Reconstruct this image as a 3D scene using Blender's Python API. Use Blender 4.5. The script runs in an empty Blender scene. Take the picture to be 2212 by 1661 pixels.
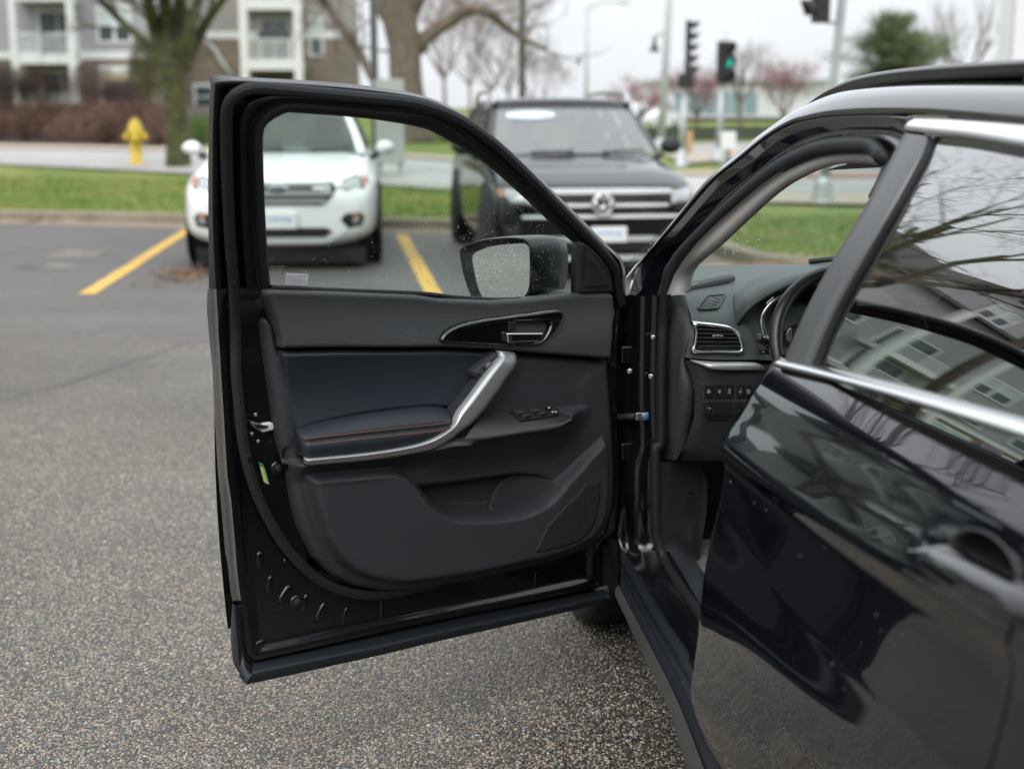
import bpy, bmesh, math, random
import numpy as np
from mathutils import Vector, Matrix, Euler
random.seed(7)
rng = np.random.default_rng(7)
sc = bpy.context.scene
COL = sc.collection
# ------------------------------------------------------------------ camera
PITCH = math.atan((830.5 - 232.0) / 3072.0)
CAM = Vector((0, 0, 1.52))
cd = bpy.data.cameras.new('camera')
cam = bpy.data.objects.new('camera', cd)
COL.objects.link(cam)
cam.location = CAM
cam.rotation_euler = (math.pi / 2 - PITCH, 0, 0)
cd.sensor_width = 36.0
cd.lens = 50.0
cd.clip_start = 0.05
cd.clip_end = 3000
cd.dof.use_dof = True
cd.dof.focus_distance = 3.28
cd.dof.aperture_fstop = 2.6
cd.dof.aperture_blades = 0
sc.camera = cam
# ------------------------------------------------------------------ sky, sun, exposure
world = bpy.data.worlds.new('World')
sc.world = world
world.use_nodes = True
wn, wl = world.node_tree.nodes, world.node_tree.links
wn.clear()
SUN_EL, SUN_AZ = math.radians(42), math.radians(205)
sky = wn.new('ShaderNodeTexSky')
sky.sky_type = 'NISHITA'
sky.sun_disc = False
sky.sun_elevation = SUN_EL
sky.sun_rotation = SUN_AZ
sky.air_density = 1.0
sky.dust_density = 4.0
tc = wn.new('ShaderNodeTexCoord')
sep = wn.new('ShaderNodeSeparateXYZ')
wl.new(tc.outputs['Generated'], sep.inputs[0])
rmp = wn.new('ShaderNodeMapRange')           # overcast luminance: three times as bright overhead as at the horizon
rmp.inputs['From Min'].default_value = 0.0
rmp.inputs['From Max'].default_value = 1.0
rmp.inputs['To Min'].default_value = 0.87
rmp.inputs['To Max'].default_value = 2.25
wl.new(sep.outputs['Z'], rmp.inputs['Value'])
nz = wn.new('ShaderNodeTexNoise')
nz.inputs['Scale'].default_value = 2.6
nz.inputs['Detail'].default_value = 6
nz.inputs['Roughness'].default_value = 0.55
mp = wn.new('ShaderNodeMapping')
mp.inputs['Scale'].default_value = (1, 1, 2.4)
wl.new(tc.outputs['Generated'], mp.inputs['Vector'])
wl.new(mp.outputs[0], nz.inputs['Vector'])
nr = wn.new('ShaderNodeMapRange')
nr.inputs['From Min'].default_value = 0.3
nr.inputs['From Max'].default_value = 0.7
nr.inputs['To Min'].default_value = 0.90
nr.inputs['To Max'].default_value = 1.08
wl.new(nz.outputs['Fac'], nr.inputs['Value'])
mul = wn.new('ShaderNodeMath')
mul.operation = 'MULTIPLY'
wl.new(rmp.outputs[0], mul.inputs[0])
wl.new(nr.outputs[0], mul.inputs[1])
ov = wn.new('ShaderNodeMixRGB')
ov.blend_type = 'MULTIPLY'
ov.inputs[0].default_value = 1
ov.inputs[1].default_value = (0.95, 0.985, 1.03, 1)
wl.new(mul.outputs[0], ov.inputs[2])
bg1 = wn.new('ShaderNodeBackground')
wl.new(ov.outputs[0], bg1.inputs['Color'])
bg1.inputs['Strength'].default_value = 0.98
bg2 = wn.new('ShaderNodeBackground')
wl.new(sky.outputs[0], bg2.inputs['Color'])
bg2.inputs['Strength'].default_value = 0.012
ads = wn.new('ShaderNodeAddShader')
wl.new(bg1.outputs[0], ads.inputs[0])
wl.new(bg2.outputs[0], ads.inputs[1])
wo = wn.new('ShaderNodeOutputWorld')
wl.new(ads.outputs[0], wo.inputs['Surface'])
sd = bpy.data.lights.new('sun', 'SUN')
sd.energy = 1.3
sd.angle = math.radians(40)
sd.color = (1.0, 0.97, 0.93)
sun = bpy.data.objects.new('sun', sd)
COL.objects.link(sun)
sv = Vector((math.sin(SUN_AZ) * math.cos(SUN_EL), math.cos(SUN_AZ) * math.cos(SUN_EL), math.sin(SUN_EL)))
sun.rotation_euler = (-sv).to_track_quat('-Z', 'Y').to_euler()
sc.view_settings.view_transform = 'Standard'
sc.view_settings.look = 'None'
sc.view_settings.exposure = 0.08
sc.view_settings.gamma = 1.0
sc.view_settings.use_curve_mapping = False
sc.render.engine = 'CYCLES'
sc.cycles.use_denoising = True
sc.cycles.max_bounces = 8
sc.cycles.transparent_max_bounces = 24
sc.cycles.caustics_reflective = False
sc.cycles.caustics_refractive = False
sc.cycles.sample_clamp_indirect = 6.0

# ------------------------------------------------------------------ helpers
TABLE = {'A': (378.0, 540.0, .29297), 'B': (864.1, 540, .29297), 'C': (378, 972.1, .32517), 'D': (864.1, 972.1, .32518),
         'E': (1296.1, 486, .32513), 'F': (1620.1, 216, .42278), 'G': (1458.1, 864.1, .47958), 'H': (432, 151.2, .23412),
         'I': (864.1, 162, .29255), 'J': (1620.1, 162, .26758), 'K': (1296.1, 918, .29259), 'L': (1350.1, 0, .39018),
         'M': (648, 0, .3418), 'N': (0, 0, .3418), 'O': (1501.3, 810.05, .06836), 'P': (1620.1, 594.03, .11377), 'Q': (1425.7, 583.2, .07812),
         'R': (572.4, 567.0, .05859), 'S': (545.4, 988.3, .03901), 'X': (0, 0, 1)}

def T(k, *pts):
    """points read off a crop of the photograph -> one common set of picture coordinates"""
    a, b, s = TABLE[k]
    return [(a + s * x, b + s * y) for x, y in pts]

CP, SP = math.cos(PITCH), math.sin(PITCH)
def ray(u, v):
    cx, cy = (u - 1106) / 3072.0, (830.5 - v) / 3072.0
    return Vector((cx, CP + SP * cy, -SP + CP * cy))

def hit(u, v, F, l0=0.6, l1=9.0):
    """where the sight line meets the real surface F(p) = 0"""
    r = ray(u, v)
    f0 = F(CAM + r * l0)
    for _ in range(46):
        lm = .5 * (l0 + l1)
        fm = F(CAM + r * lm)
        if (fm > 0) == (f0 > 0):
            l0 = lm
        else:
            l1 = lm
    return CAM + r * l0

def atz(u, v, z):
    r = ray(u, v)
    return CAM + r * ((z - CAM.z) / r.z)

def atd(u, v, d):
    """point at depth y = d"""
    r = ray(u, v)
    return CAM + r * (d / r.y)

# the open front door: S runs from the hinges to the rear edge, N is the inner side
DB = Vector((0.2433, 3.4884, 0))
S = Vector((-0.84502, -0.53473, 0))
N = Vector((0.53473, -0.84502, 0))
def tau(z):
    if z < 1.01:
        return 0.0
    return .52 * (z - 1.01) ** 2 / .26 if z < 1.14 else .52 * (z - 1.075)
def Dp(u, v, t=0.0):
    return hit(u, v, lambda p: (p - DB).dot(N) - t - tau(p.z), 1.2, 6.0)
def DW(s, z, t):
    p = DB + S * s + N * (t + tau(z))
    p.z = z
    return p
def Dsz(u, v, t=0.0):
    p = Dp(u, v, t)
    return ((p - DB).dot(S), p.z)
# the car: F forward, L outward to the left, origin under the hinge pillar
FW = Vector((-0.163, 0.987, 0)).normalized()
LW = Vector((-FW.y, FW.x, 0))
HB = Vector((0.262, 3.5, 0))
def CW(a, b, z):
    p = HB + FW * a + LW * b
    p.z = z
    return p
def gside(z):
    k = z - 1.066
    return -0.045 - 0.24 * k - 0.56 * max(k, 0) ** 2
def Bp(u, v, off=0.0):
    return hit(u, v, lambda p: (p - HB).dot(LW) - gside(p.z) - off, 0.8, 7.0)
def Kp(u, v, a):
    return hit(u, v, lambda p: (p - HB).dot(FW) - a, 0.5, 9.0)
def Bc(u, v, b):
    return hit(u, v, lambda p: (p - HB).dot(LW) - b, 0.8, 9.0)

from mathutils.bvhtree import BVHTree
BVH = {}
def on_mesh(o, u, v, off=0.0):
    """the point of a built mesh that lies on this sight line, lifted towards the viewer by off"""
    if o.name not in BVH:
        BVH[o.name] = BVHTree.FromPolygons([q.co for q in o.data.vertices], [tuple(p.vertices) for p in o.data.polygons])
    r = ray(u, v).normalized()
    h = BVH[o.name].ray_cast(CAM, r)[0]
    return (h if h is not None else CAM + r * 3.3) - r * off

def spl(pts, n, closed=False):
    """Catmull-Rom through pts, resampled to n points by arc length"""
    P = [Vector(p) for p in pts]
    m = len(P)
    out = []
    segs = m if closed else m - 1
    for i in range(segs):
        p0 = P[(i - 1) % m] if (closed or i > 0) else P[0] * 2 - P[1]
        p1, p2 = P[i % m], P[(i + 1) % m]
        p3 = P[(i + 2) % m] if (closed or i + 2 < m) else P[-1] * 2 - P[-2]
        for k in range(12):
            t = k / 12.0
            out.append(0.5 * ((2 * p1) + (p2 - p0) * t + (2 * p0 - 5 * p1 + 4 * p2 - p3) * t * t + (3 * p1 - p0 - 3 * p2 + p3) * t ** 3))
    out.append(P[0] if closed else P[-1])
    d = [0.0]
    for i in range(1, len(out)):
        d.append(d[-1] + (out[i] - out[i - 1]).length)
    res = []
    j = 0
    cnt = n if closed else n - 1
    for i in range(n):
        x = d[-1] * i / cnt
        while j < len(d) - 2 and d[j + 1] < x:
            j += 1
        w = (x - d[j]) / max(1e-9, d[j + 1] - d[j])
        res.append(out[j].lerp(out[j + 1], min(1, max(0, w))))
    return res

def lin(pts, n):
    P = [Vector(p) for p in pts]
    d = [0.0]
    for i in range(1, len(P)):
        d.append(d[-1] + (P[i] - P[i - 1]).length)
    res, j = [], 0
    for i in range(n):
        x = d[-1] * i / (n - 1)
        while j < len(d) - 2 and d[j + 1] < x:
            j += 1
        w = (x - d[j]) / max(1e-9, d[j + 1] - d[j])
        res.append(P[j].lerp(P[j + 1], min(1, max(0, w))))
    return res

INV = {}
class MB:
    def __init__(self):
        self.v, self.f, self.sm = [], [], []
    def add(self, vs, fs, smooth=False):
        o = len(self.v)
        self.v += [tuple(p) for p in vs]
        for f in fs:
            self.f.append(tuple(i + o for i in f))
            self.sm.append(smooth)
        return self
    def box(self, x0, y0, z0, x1, y1, z1):
        vs = [(x, y, z) for z in (z0, z1) for y in (y0, y1) for x in (x0, x1)]
        return self.add(vs, [(0, 2, 3, 1), (4, 5, 7, 6), (0, 1, 5, 4), (2, 6, 7, 3), (0, 4, 6, 2), (1, 3, 7, 5)])
    def obox(self, c, ax, ay, az):
        c = Vector(c)
        vs = [c + ax * i + ay * j + az * k for k in (-1, 1) for j in (-1, 1) for i in (-1, 1)]
        return self.add(vs, [(0, 2, 3, 1), (4, 5, 7, 6), (0, 1, 5, 4), (2, 6, 7, 3), (0, 4, 6, 2), (1, 3, 7, 5)])
    def loft(self, rows, smooth=True, closed=False, cap=False):
        n = len(rows[0])
        vs = [p for r in rows for p in r]
        fs = []
        m = n if closed else n - 1
        for i in range(len(rows) - 1):
            for j in range(m):
                k = (j + 1) % n
                fs.append((i * n + j, i * n + k, (i + 1) * n + k, (i + 1) * n + j))
        self.add(vs, fs, smooth)
        if cap:
            o = len(self.v) - len(vs)
            self.f.append(tuple(o + j for j in range(n - 1, -1, -1)))
            self.f.append(tuple(o + (len(rows) - 1) * n + j for j in range(n)))
            self.sm += [False, False]
        return self
    def tube(self, path, r, seg=8, cap=True, squash=None, closed=False):
        P = [Vector(p) for p in path]
        R = r if isinstance(r, (list, tuple)) else [r] * len(P)
        rows = []
        up = None
        for i, p in enumerate(P):
            if closed:
                d = (P[(i + 1) % len(P)] - P[i - 1])
            else:
                d = (P[min(i + 1, len(P) - 1)] - P[max(i - 1, 0)])
            if d.length < 1e-9:
                d = Vector((0, 0, 1))
            d.normalize()
            if squash is not None:
                x = (squash[0] - d * squash[0].dot(d)).normalized()
                k = squash[1]
            else:
                if up is None:
                    up = Vector((0, 0, 1)) if abs(d.z) < .9 else Vector((1, 0, 0))
                x = (up - d * up.dot(d)).normalized()
                up = x
                k = 1.0
            y = d.cross(x)
            rows.append([p + (x * math.cos(q) * k + y * math.sin(q)) * R[i] for q in [2 * math.pi * j / seg for j in range(seg)]])
        if closed:
            rows.append(rows[0])
        return self.loft(rows, True, True, cap and not closed)
    def lathe(self, prof, c=(0, 0, 0), seg=20, ax=None, smooth=True, cap=True):
        c = Vector(c)
        az = Vector(ax if ax is not None else (0, 0, 1)).normalized()
        x = (Vector((0, 0, 1)) if abs(az.z) < .9 else Vector((1, 0, 0)))
        x = (x - az * x.dot(az)).normalized()
        y = az.cross(x)
        rows = [[c + az * h + (x * math.cos(q) + y * math.sin(q)) * r for q in [2 * math.pi * j / seg for j in range(seg)]] for r, h in prof]
        return self.loft(rows, smooth, True, cap)
    def prism(self, front, vec):
        """polygon 'front' given a thickness along vec"""
        n = len(front)
        vec = Vector(vec)
        vs = [Vector(p) for p in front] + [Vector(p) + vec for p in front]
        fs = [tuple(range(n)), tuple(range(2 * n - 1, n - 1, -1))]
        fs += [(i, i + n, (i + 1) % n + n, (i + 1) % n) for i in range(n)]
        return self.add(vs, fs)
    def ball(self, c, rx, ry=None, rz=None, seg=8, rings=5):
        ry = ry or rx
        rz = rz or rx
        rows = []
        for i in range(rings + 1):
            th = math.pi * i / rings
            rr = max(math.sin(th), 1e-3)
            rows.append([(c[0] + rx * rr * math.cos(2 * math.pi * j / seg), c[1] + ry * rr * math.sin(2 * math.pi * j / seg), c[2] + rz * math.cos(th)) for j in range(seg)])
        return self.loft(rows, True, True)
    def build(self, name, mat, parent=None, local=False, bevel=0.0, fix=True, sub=0):
        me = bpy.data.meshes.new(name)
        me.from_pydata(self.v, [], self.f)
        me.polygons.foreach_set('use_smooth', self.sm)
        if fix:
            bm = bmesh.new()
            bm.from_mesh(me)
            bmesh.ops.recalc_face_normals(bm, faces=bm.faces)
            bm.to_mesh(me)
            bm.free()
        me.materials.append(mat)
        o = bpy.data.objects.new(name, me)
        COL.objects.link(o)
        if parent is not None:
            o.parent = parent
            if not local and parent.name in INV:
                o.matrix_parent_inverse = INV[parent.name]
        if sub:
            m = o.modifiers.new('sub', 'SUBSURF')
            m.levels = m.render_levels = sub
        if bevel:
            m = o.modifiers.new('bev', 'BEVEL')
            m.width = bevel
            m.segments = 2
            m.limit_method = 'ANGLE'
            m.angle_limit = math.radians(40)
            m.harden_normals = True
        return o

def empty(name, loc, rz=0.0):
    o = bpy.data.objects.new(name, None)
    COL.objects.link(o)
    o.location = loc
    o.rotation_euler = (0, 0, rz)
    o.empty_display_size = .2
    INV[o.name] = (Matrix.Translation(Vector(loc)) @ Matrix.Rotation(rz, 4, 'Z')).inverted()
    return o
def tag(o, label, cat, group=None, kind=None):
    if label:
        o['label'] = label
    if cat:
        o['category'] = cat
    if group:
        o['group'] = group
    if kind:
        o['kind'] = kind
    return o
def struct(o):
    o['kind'] = 'structure'
    return o

def text(body, size, mat, parent, name, mtx, align='CENTER', extrude=0.0002, font_shear=0.0, local=False):
    c = bpy.data.curves.new(name, 'FONT')
    c.body = body
    c.size = size
    c.align_x = align
    c.align_y = 'CENTER'
    c.extrude = extrude
    c.shear = font_shear
    c.resolution_u = 3
    o = bpy.data.objects.new(name, c)
    COL.objects.link(o)
    dg = bpy.context.evaluated_depsgraph_get()
    me = bpy.data.meshes.new_from_object(o.evaluated_get(dg))
    bpy.data.objects.remove(o)
    bpy.data.curves.remove(c)
    me.transform(mtx)
    me.materials.clear()
    me.materials.append(mat)
    o = bpy.data.objects.new(name, me)
    COL.objects.link(o)
    if parent is not None:
        o.parent = parent
        if not local and parent.name in INV:
            o.matrix_parent_inverse = INV[parent.name]
    return o
def frame_mtx(o, x, y):
    x = Vector(x).normalized()
    y = Vector(y)
    z = x.cross(y).normalized()
    y = z.cross(x)
    return Matrix(((x.x, y.x, z.x, o[0]), (x.y, y.y, z.y, o[1]), (x.z, y.z, z.z, o[2]), (0, 0, 0, 1)))

# ------------------------------------------------------------------ materials
MATS = {}
def mat(name, col, rough=.5, metal=0.0, spec=.5, coat=0.0, bump=None, var=None, emit=None, coat_rough=.03):
    """bump = (scale, strength, kind, distance); var = (scale, amount) brightness mottling"""
    m = bpy.data.materials.new(name)
    m.use_nodes = True
    nt = m.node_tree
    b = nt.nodes['Principled BSDF']
    b.inputs['Base Color'].default_value = (*col, 1)
    b.inputs['Roughness'].default_value = rough
    b.inputs['Metallic'].default_value = metal
    b.inputs['Specular IOR Level'].default_value = spec
    b.inputs['Coat Weight'].default_value = coat
    b.inputs['Coat Roughness'].default_value = coat_rough
    if emit:
        b.inputs['Emission Color'].default_value = (*emit[0], 1)
        b.inputs['Emission Strength'].default_value = emit[1]
    tcn = None
    if bump or var:
        tcn = nt.nodes.new('ShaderNodeTexCoord')
    if bump:
        if bump[2] == 'voronoi':
            t = nt.nodes.new('ShaderNodeTexVoronoi')
            o = t.outputs['Distance']
        else:
            t = nt.nodes.new('ShaderNodeTexNoise')
            t.inputs['Detail'].default_value = 5
            o = t.outputs['Fac']
        t.inputs['Scale'].default_value = bump[0]
        nt.links.new(tcn.outputs['Object'], t.inputs['Vector'])
        bn = nt.nodes.new('ShaderNodeBump')
        bn.inputs['Strength'].default_value = bump[1]
        bn.inputs['Distance'].default_value = bump[3] if len(bump) > 3 else .002
        nt.links.new(o, bn.inputs['Height'])
        nt.links.new(bn.outputs[0], b.inputs['Normal'])
    if var:
        t2 = nt.nodes.new('ShaderNodeTexNoise')
        t2.inputs['Scale'].default_value = var[0]
        t2.inputs['Detail'].default_value = 6
        t2.inputs['Roughness'].default_value = .65
        nt.links.new(tcn.outputs['Object'], t2.inputs['Vector'])
        mr = nt.nodes.new('ShaderNodeMapRange')
        mr.inputs['From Min'].default_value = .3
        mr.inputs['From Max'].default_value = .7
        mr.inputs['To Min'].default_value = 1 - var[1]
        mr.inputs['To Max'].default_value = 1 + var[1]
        nt.links.new(t2.outputs['Fac'], mr.inputs['Value'])
        mx = nt.nodes.new('ShaderNodeMixRGB')
        mx.blend_type = 'MULTIPLY'
        mx.inputs[0].default_value = 1
        mx.inputs[1].default_value = (*col, 1)
        nt.links.new(mr.outputs[0], mx.inputs[2])
        nt.links.new(mx.outputs[0], b.inputs['Base Color'])
    MATS[name] = m
    return m
def glass(name, tint, f0=.06, gloss=1.0, rough=0.0):
    """thin pane: tinted see-through plus a mirror part that grows towards grazing"""
    m = bpy.data.materials.new(name)
    m.use_nodes = True
    nt = m.node_tree
    nt.nodes.clear()
    tr = nt.nodes.new('ShaderNodeBsdfTransparent')
    tr.inputs[0].default_value = (*tint, 1)
    gl = nt.nodes.new('ShaderNodeBsdfGlossy')
    gl.inputs['Roughness'].default_value = rough
    gl.inputs['Color'].default_value = (gloss, gloss, gloss, 1)
    lw = nt.nodes.new('ShaderNodeLayerWeight')
    pw = nt.nodes.new('ShaderNodeMath')
    pw.operation = 'POWER'
    lw.inputs['Blend'].default_value = .5
    nt.links.new(lw.outputs['Facing'], pw.inputs[0])
    pw.inputs[1].default_value = 4.2
    ma = nt.nodes.new('ShaderNodeMath')
    ma.operation = 'MULTIPLY_ADD'
    nt.links.new(pw.outputs[0], ma.inputs[0])
    ma.inputs[1].default_value = 1 - f0
    ma.inputs[2].default_value = f0
    mx = nt.nodes.new('ShaderNodeMixShader')
    nt.links.new(ma.outputs[0], mx.inputs[0])
    nt.links.new(tr.outputs[0], mx.inputs[1])
    nt.links.new(gl.outputs[0], mx.inputs[2])
    out = nt.nodes.new('ShaderNodeOutputMaterial')
    nt.links.new(mx.outputs[0], out.inputs[0])
    MATS[name] = m
    return m
# ------------------------------------------------------------------ ground materials
def nodes(name):
    m = bpy.data.materials.new(name)
    m.use_nodes = True
    nt = m.node_tree
    return m, nt, nt.nodes['Principled BSDF'], nt.nodes, nt.links
def asphalt():
    m, nt, b, nn, ll = nodes('chip_seal_asphalt')
    tcn = nn.new('ShaderNodeTexCoord')
    wob = nn.new('ShaderNodeTexNoise')
    wob.inputs['Scale'].default_value = 60
    ll.new(tcn.outputs['Object'], wob.inputs['Vector'])
    mixv = nn.new('ShaderNodeMixRGB')
    mixv.blend_type = 'ADD'
    mixv.inputs[0].default_value = .006
    ll.new(tcn.outputs['Object'], mixv.inputs[1])
    ll.new(wob.outputs['Color'], mixv.inputs[2])
    vo = nn.new('ShaderNodeTexVoronoi')
    vo.inputs['Scale'].default_value = 128
    ll.new(mixv.outputs[0], vo.inputs['Vector'])
    # stone colours by cell
    sepc = nn.new('ShaderNodeSeparateColor')
    ll.new(vo.outputs['Color'], sepc.inputs[0])
    cr = nn.new('ShaderNodeValToRGB')
    cr.color_ramp.interpolation = 'CONSTANT'
    e = cr.color_ramp.elements
    e[0].position, e[0].color = 0, (.075, .071, .066, 1)
    e[1].position, e[1].color = .20, (.15, .138, .12, 1)
    for p, c in ((.42, (.28, .24, .185)), (.62, (.185, .163, .132)), (.76, (.42, .365, .285)), (.88, (.10, .099, .099)), (.94, (.30, .19, .13)), (.97, (.56, .53, .47))):
        x = e.new(p)
        x.color = (*c, 1)
    ll.new(sepc.outputs[0], cr.inputs[0])
    # tar between the stones
    mk = nn.new('ShaderNodeMapRange')
    mk.inputs['From Min'].default_value = .42
    mk.inputs['From Max'].default_value = .62
    ll.new(vo.outputs['Distance'], mk.inputs['Value'])
    tar = nn.new('ShaderNodeMixRGB')
    tar.inputs[2].default_value = (.036, .035, .034, 1)
    ll.new(mk.outputs[0], tar.inputs[0])
    ll.new(cr.outputs[0], tar.inputs[1])
    # worn and damp patches
    big = nn.new('ShaderNodeTexNoise')
    big.inputs['Scale'].default_value = .8
    big.inputs['Detail'].default_value = 7
    big.inputs['Roughness'].default_value = .6
    ll.new(tcn.outputs['Object'], big.inputs['Vector'])
    br = nn.new('ShaderNodeMapRange')
    br.inputs['From Min'].default_value = .35
    br.inputs['From Max'].default_value = .68
    br.inputs['To Min'].default_value = 1.02
    br.inputs['To Max'].default_value = .54
    ll.new(big.outputs['Fac'], br.inputs['Value'])
    mul2 = nn.new('ShaderNodeMixRGB')
    mul2.blend_type = 'MULTIPLY'
    mul2.inputs[0].default_value = 1
    ll.new(tar.outputs[0], mul2.inputs[1])
    warm = nn.new('ShaderNodeTexNoise')
    warm.inputs['Scale'].default_value = .42
    warm.inputs['Detail'].default_value = 5
    ll.new(tcn.outputs['Object'], warm.inputs['Vector'])
    wr_ = nn.new('ShaderNodeMapRange')
    wr_.inputs['From Min'].default_value = .42
    wr_.inputs['From Max'].default_value = .66
    ll.new(warm.outputs['Fac'], wr_.inputs['Value'])
    wm_ = nn.new('ShaderNodeMixRGB')
    wm_.blend_type = 'MULTIPLY'
    wm_.inputs[1].default_value = (1, 1, 1, 1)
    wm_.inputs[2].default_value = (1.08, .99, .88, 1)
    ll.new(wr_.outputs[0], wm_.inputs[0])
    wx_ = nn.new('ShaderNodeMixRGB')
    wx_.blend_type = 'MULTIPLY'
    wx_.inputs[0].default_value = 1
    ll.new(br.outputs[0], wx_.inputs[1])
    ll.new(wm_.outputs[0], wx_.inputs[2])
    ll.new(wx_.outputs[0], mul2.inputs[2])
    # the bays further off are laid with a newer, darker and smoother asphalt
    geo0 = nn.new('ShaderNodeNewGeometry')
    sy = nn.new('ShaderNodeSeparateXYZ')
    ll.new(geo0.outputs['Position'], sy.inputs[0])
    ny = nn.new('ShaderNodeMath')
    ny.operation = 'MULTIPLY_ADD'
    ny.inputs[1].default_value = 4.0
    ll.new(big.outputs['Fac'], ny.inputs[0])
    ll.new(sy.outputs['Y'], ny.inputs[2])
    zn = nn.new('ShaderNodeMapRange')
    zn.inputs['From Min'].default_value = 9.5
    zn.inputs['From Max'].default_value = 15.5
    ll.new(ny.outputs[0], zn.inputs['Value'])
    seal_ = nn.new('ShaderNodeMixRGB')
    seal_.inputs[2].default_value = (.085, .083, .082, 1)
    zm_ = nn.new('ShaderNodeMath')
    zm_.operation = 'MULTIPLY'
    zm_.inputs[1].default_value = .62
    ll.new(zn.outputs[0], zm_.inputs[0])
    ll.new(zm_.outputs[0], seal_.inputs[0])
    ll.new(mul2.outputs[0], seal_.inputs[1])
    # the wet puddle, glossier, enlarged and darkened as painted shade below door and sill
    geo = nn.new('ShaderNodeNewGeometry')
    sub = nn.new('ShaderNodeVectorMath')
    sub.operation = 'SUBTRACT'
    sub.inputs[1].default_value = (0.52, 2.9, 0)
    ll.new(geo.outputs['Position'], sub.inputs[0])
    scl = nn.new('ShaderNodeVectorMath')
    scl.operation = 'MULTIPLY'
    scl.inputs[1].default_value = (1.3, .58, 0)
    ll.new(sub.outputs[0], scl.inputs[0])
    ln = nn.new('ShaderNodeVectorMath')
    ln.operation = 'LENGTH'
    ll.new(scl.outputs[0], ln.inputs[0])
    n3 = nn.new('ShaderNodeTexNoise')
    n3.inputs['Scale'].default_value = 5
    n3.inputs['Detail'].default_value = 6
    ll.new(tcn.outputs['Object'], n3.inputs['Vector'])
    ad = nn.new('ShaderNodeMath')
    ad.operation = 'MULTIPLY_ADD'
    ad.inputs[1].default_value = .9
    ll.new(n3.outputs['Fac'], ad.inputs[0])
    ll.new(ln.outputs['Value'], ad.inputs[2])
    wet_shade = nn.new('ShaderNodeMapRange')
    wet_shade.inputs['From Min'].default_value = .95
    wet_shade.inputs['From Max'].default_value = 1.5
    wet_shade.inputs['To Min'].default_value = 1
    wet_shade.inputs['To Max'].default_value = 0
    ll.new(ad.outputs[0], wet_shade.inputs['Value'])
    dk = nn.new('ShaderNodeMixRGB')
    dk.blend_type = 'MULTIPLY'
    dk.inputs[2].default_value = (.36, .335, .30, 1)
    ll.new(wet_shade.outputs[0], dk.inputs[0])
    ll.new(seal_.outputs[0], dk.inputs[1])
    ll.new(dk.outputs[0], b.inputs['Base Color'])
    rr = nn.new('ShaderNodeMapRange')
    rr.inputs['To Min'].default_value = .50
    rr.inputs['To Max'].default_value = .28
    ll.new(wet_shade.outputs[0], rr.inputs['Value'])
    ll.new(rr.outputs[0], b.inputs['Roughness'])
    inv = nn.new('ShaderNodeMath')
    inv.operation = 'SUBTRACT'
    inv.inputs[0].default_value = 1
    ll.new(vo.outputs['Distance'], inv.inputs[1])
    bn = nn.new('ShaderNodeBump')
    bn.inputs['Strength'].default_value = .95
    bn.inputs['Distance'].default_value = .006
    ll.new(inv.outputs[0], bn.inputs['Height'])
    ll.new(bn.outputs[0], b.inputs['Normal'])
    return m
def two_tone(name, c1, c2, scale, rough=.8, bump=.3, bscale=80, detail=6, lo=.4, hi=.6, bdist=.01):
    m, nt, b, nn, ll = nodes(name)
    tcn = nn.new('ShaderNodeTexCoord')
    t = nn.new('ShaderNodeTexNoise')
    t.inputs['Scale'].default_value = scale
    t.inputs['Detail'].default_value = detail
    t.inputs['Roughness'].default_value = .65
    ll.new(tcn.outputs['Object'], t.inputs['Vector'])
    r = nn.new('ShaderNodeMapRange')
    r.inputs['From Min'].default_value = lo
    r.inputs['From Max'].default_value = hi
    ll.new(t.outputs['Fac'], r.inputs['Value'])
    mx = nn.new('ShaderNodeMixRGB')
    mx.inputs[1].default_value = (*c1, 1)
    mx.inputs[2].default_value = (*c2, 1)
    ll.new(r.outputs[0], mx.inputs[0])
    ll.new(mx.outputs[0], b.inputs['Base Color'])
    b.inputs['Roughness'].default_value = rough
    if bump:
        t2 = nn.new('ShaderNodeTexNoise')
        t2.inputs['Scale'].default_value = bscale
        t2.inputs['Detail'].default_value = 4
        ll.new(tcn.outputs['Object'], t2.inputs['Vector'])
        bn = nn.new('ShaderNodeBump')
        bn.inputs['Strength'].default_value = bump
        bn.inputs['Distance'].default_value = bdist
        ll.new(t2.outputs['Fac'], bn.inputs['Height'])
        ll.new(bn.outputs[0], b.inputs['Normal'])
    return m
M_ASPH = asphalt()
M_GRASS = two_tone('lawn', (.090, .155, .015), (.19, .20, .04), .9, .9, .6, 60)
M_BLADE = two_tone('grass_blade', (.10, .18, .016), (.20, .225, .04), 1.2, .7, 0)
M_CONC = two_tone('concrete', (.40, .345, .27), (.29, .25, .20), 3.0, .85, .25, 90)
M_KERB = two_tone('kerb_concrete', (.27, .225, .165), (.19, .155, .115), 4.0, .85, .3, 70)
M_DRIVE = two_tone('driveway', (.40, .385, .36), (.31, .30, .285), 1.2, .6, .2, 60)
M_MULCH = two_tone('mulch', (.075, .05, .04), (.03, .022, .02), 7, .95, .8, 30, bdist=.03)
M_SAND = two_tone('gravel_strip', (.44, .36, .27), (.33, .27, .2), 2, .9, .3, 40)
M_YEL = two_tone('yellow_line_paint', (.62, .37, .05), (.24, .19, .10), 7, .6, .3, 120, detail=9, lo=.50, hi=.72, bdist=.002)
M_FARF = two_tone('far_field', (.12, .14, .06), (.17, .16, .09), .1, .95, 0)
M_STREET = two_tone('street', (.30, .29, .28), (.24, .235, .23), .6, .6, .1, 40)
M_CROSS = two_tone('brick_crossing', (.36, .20, .16), (.30, .17, .14), 3, .8, 0)
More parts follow.
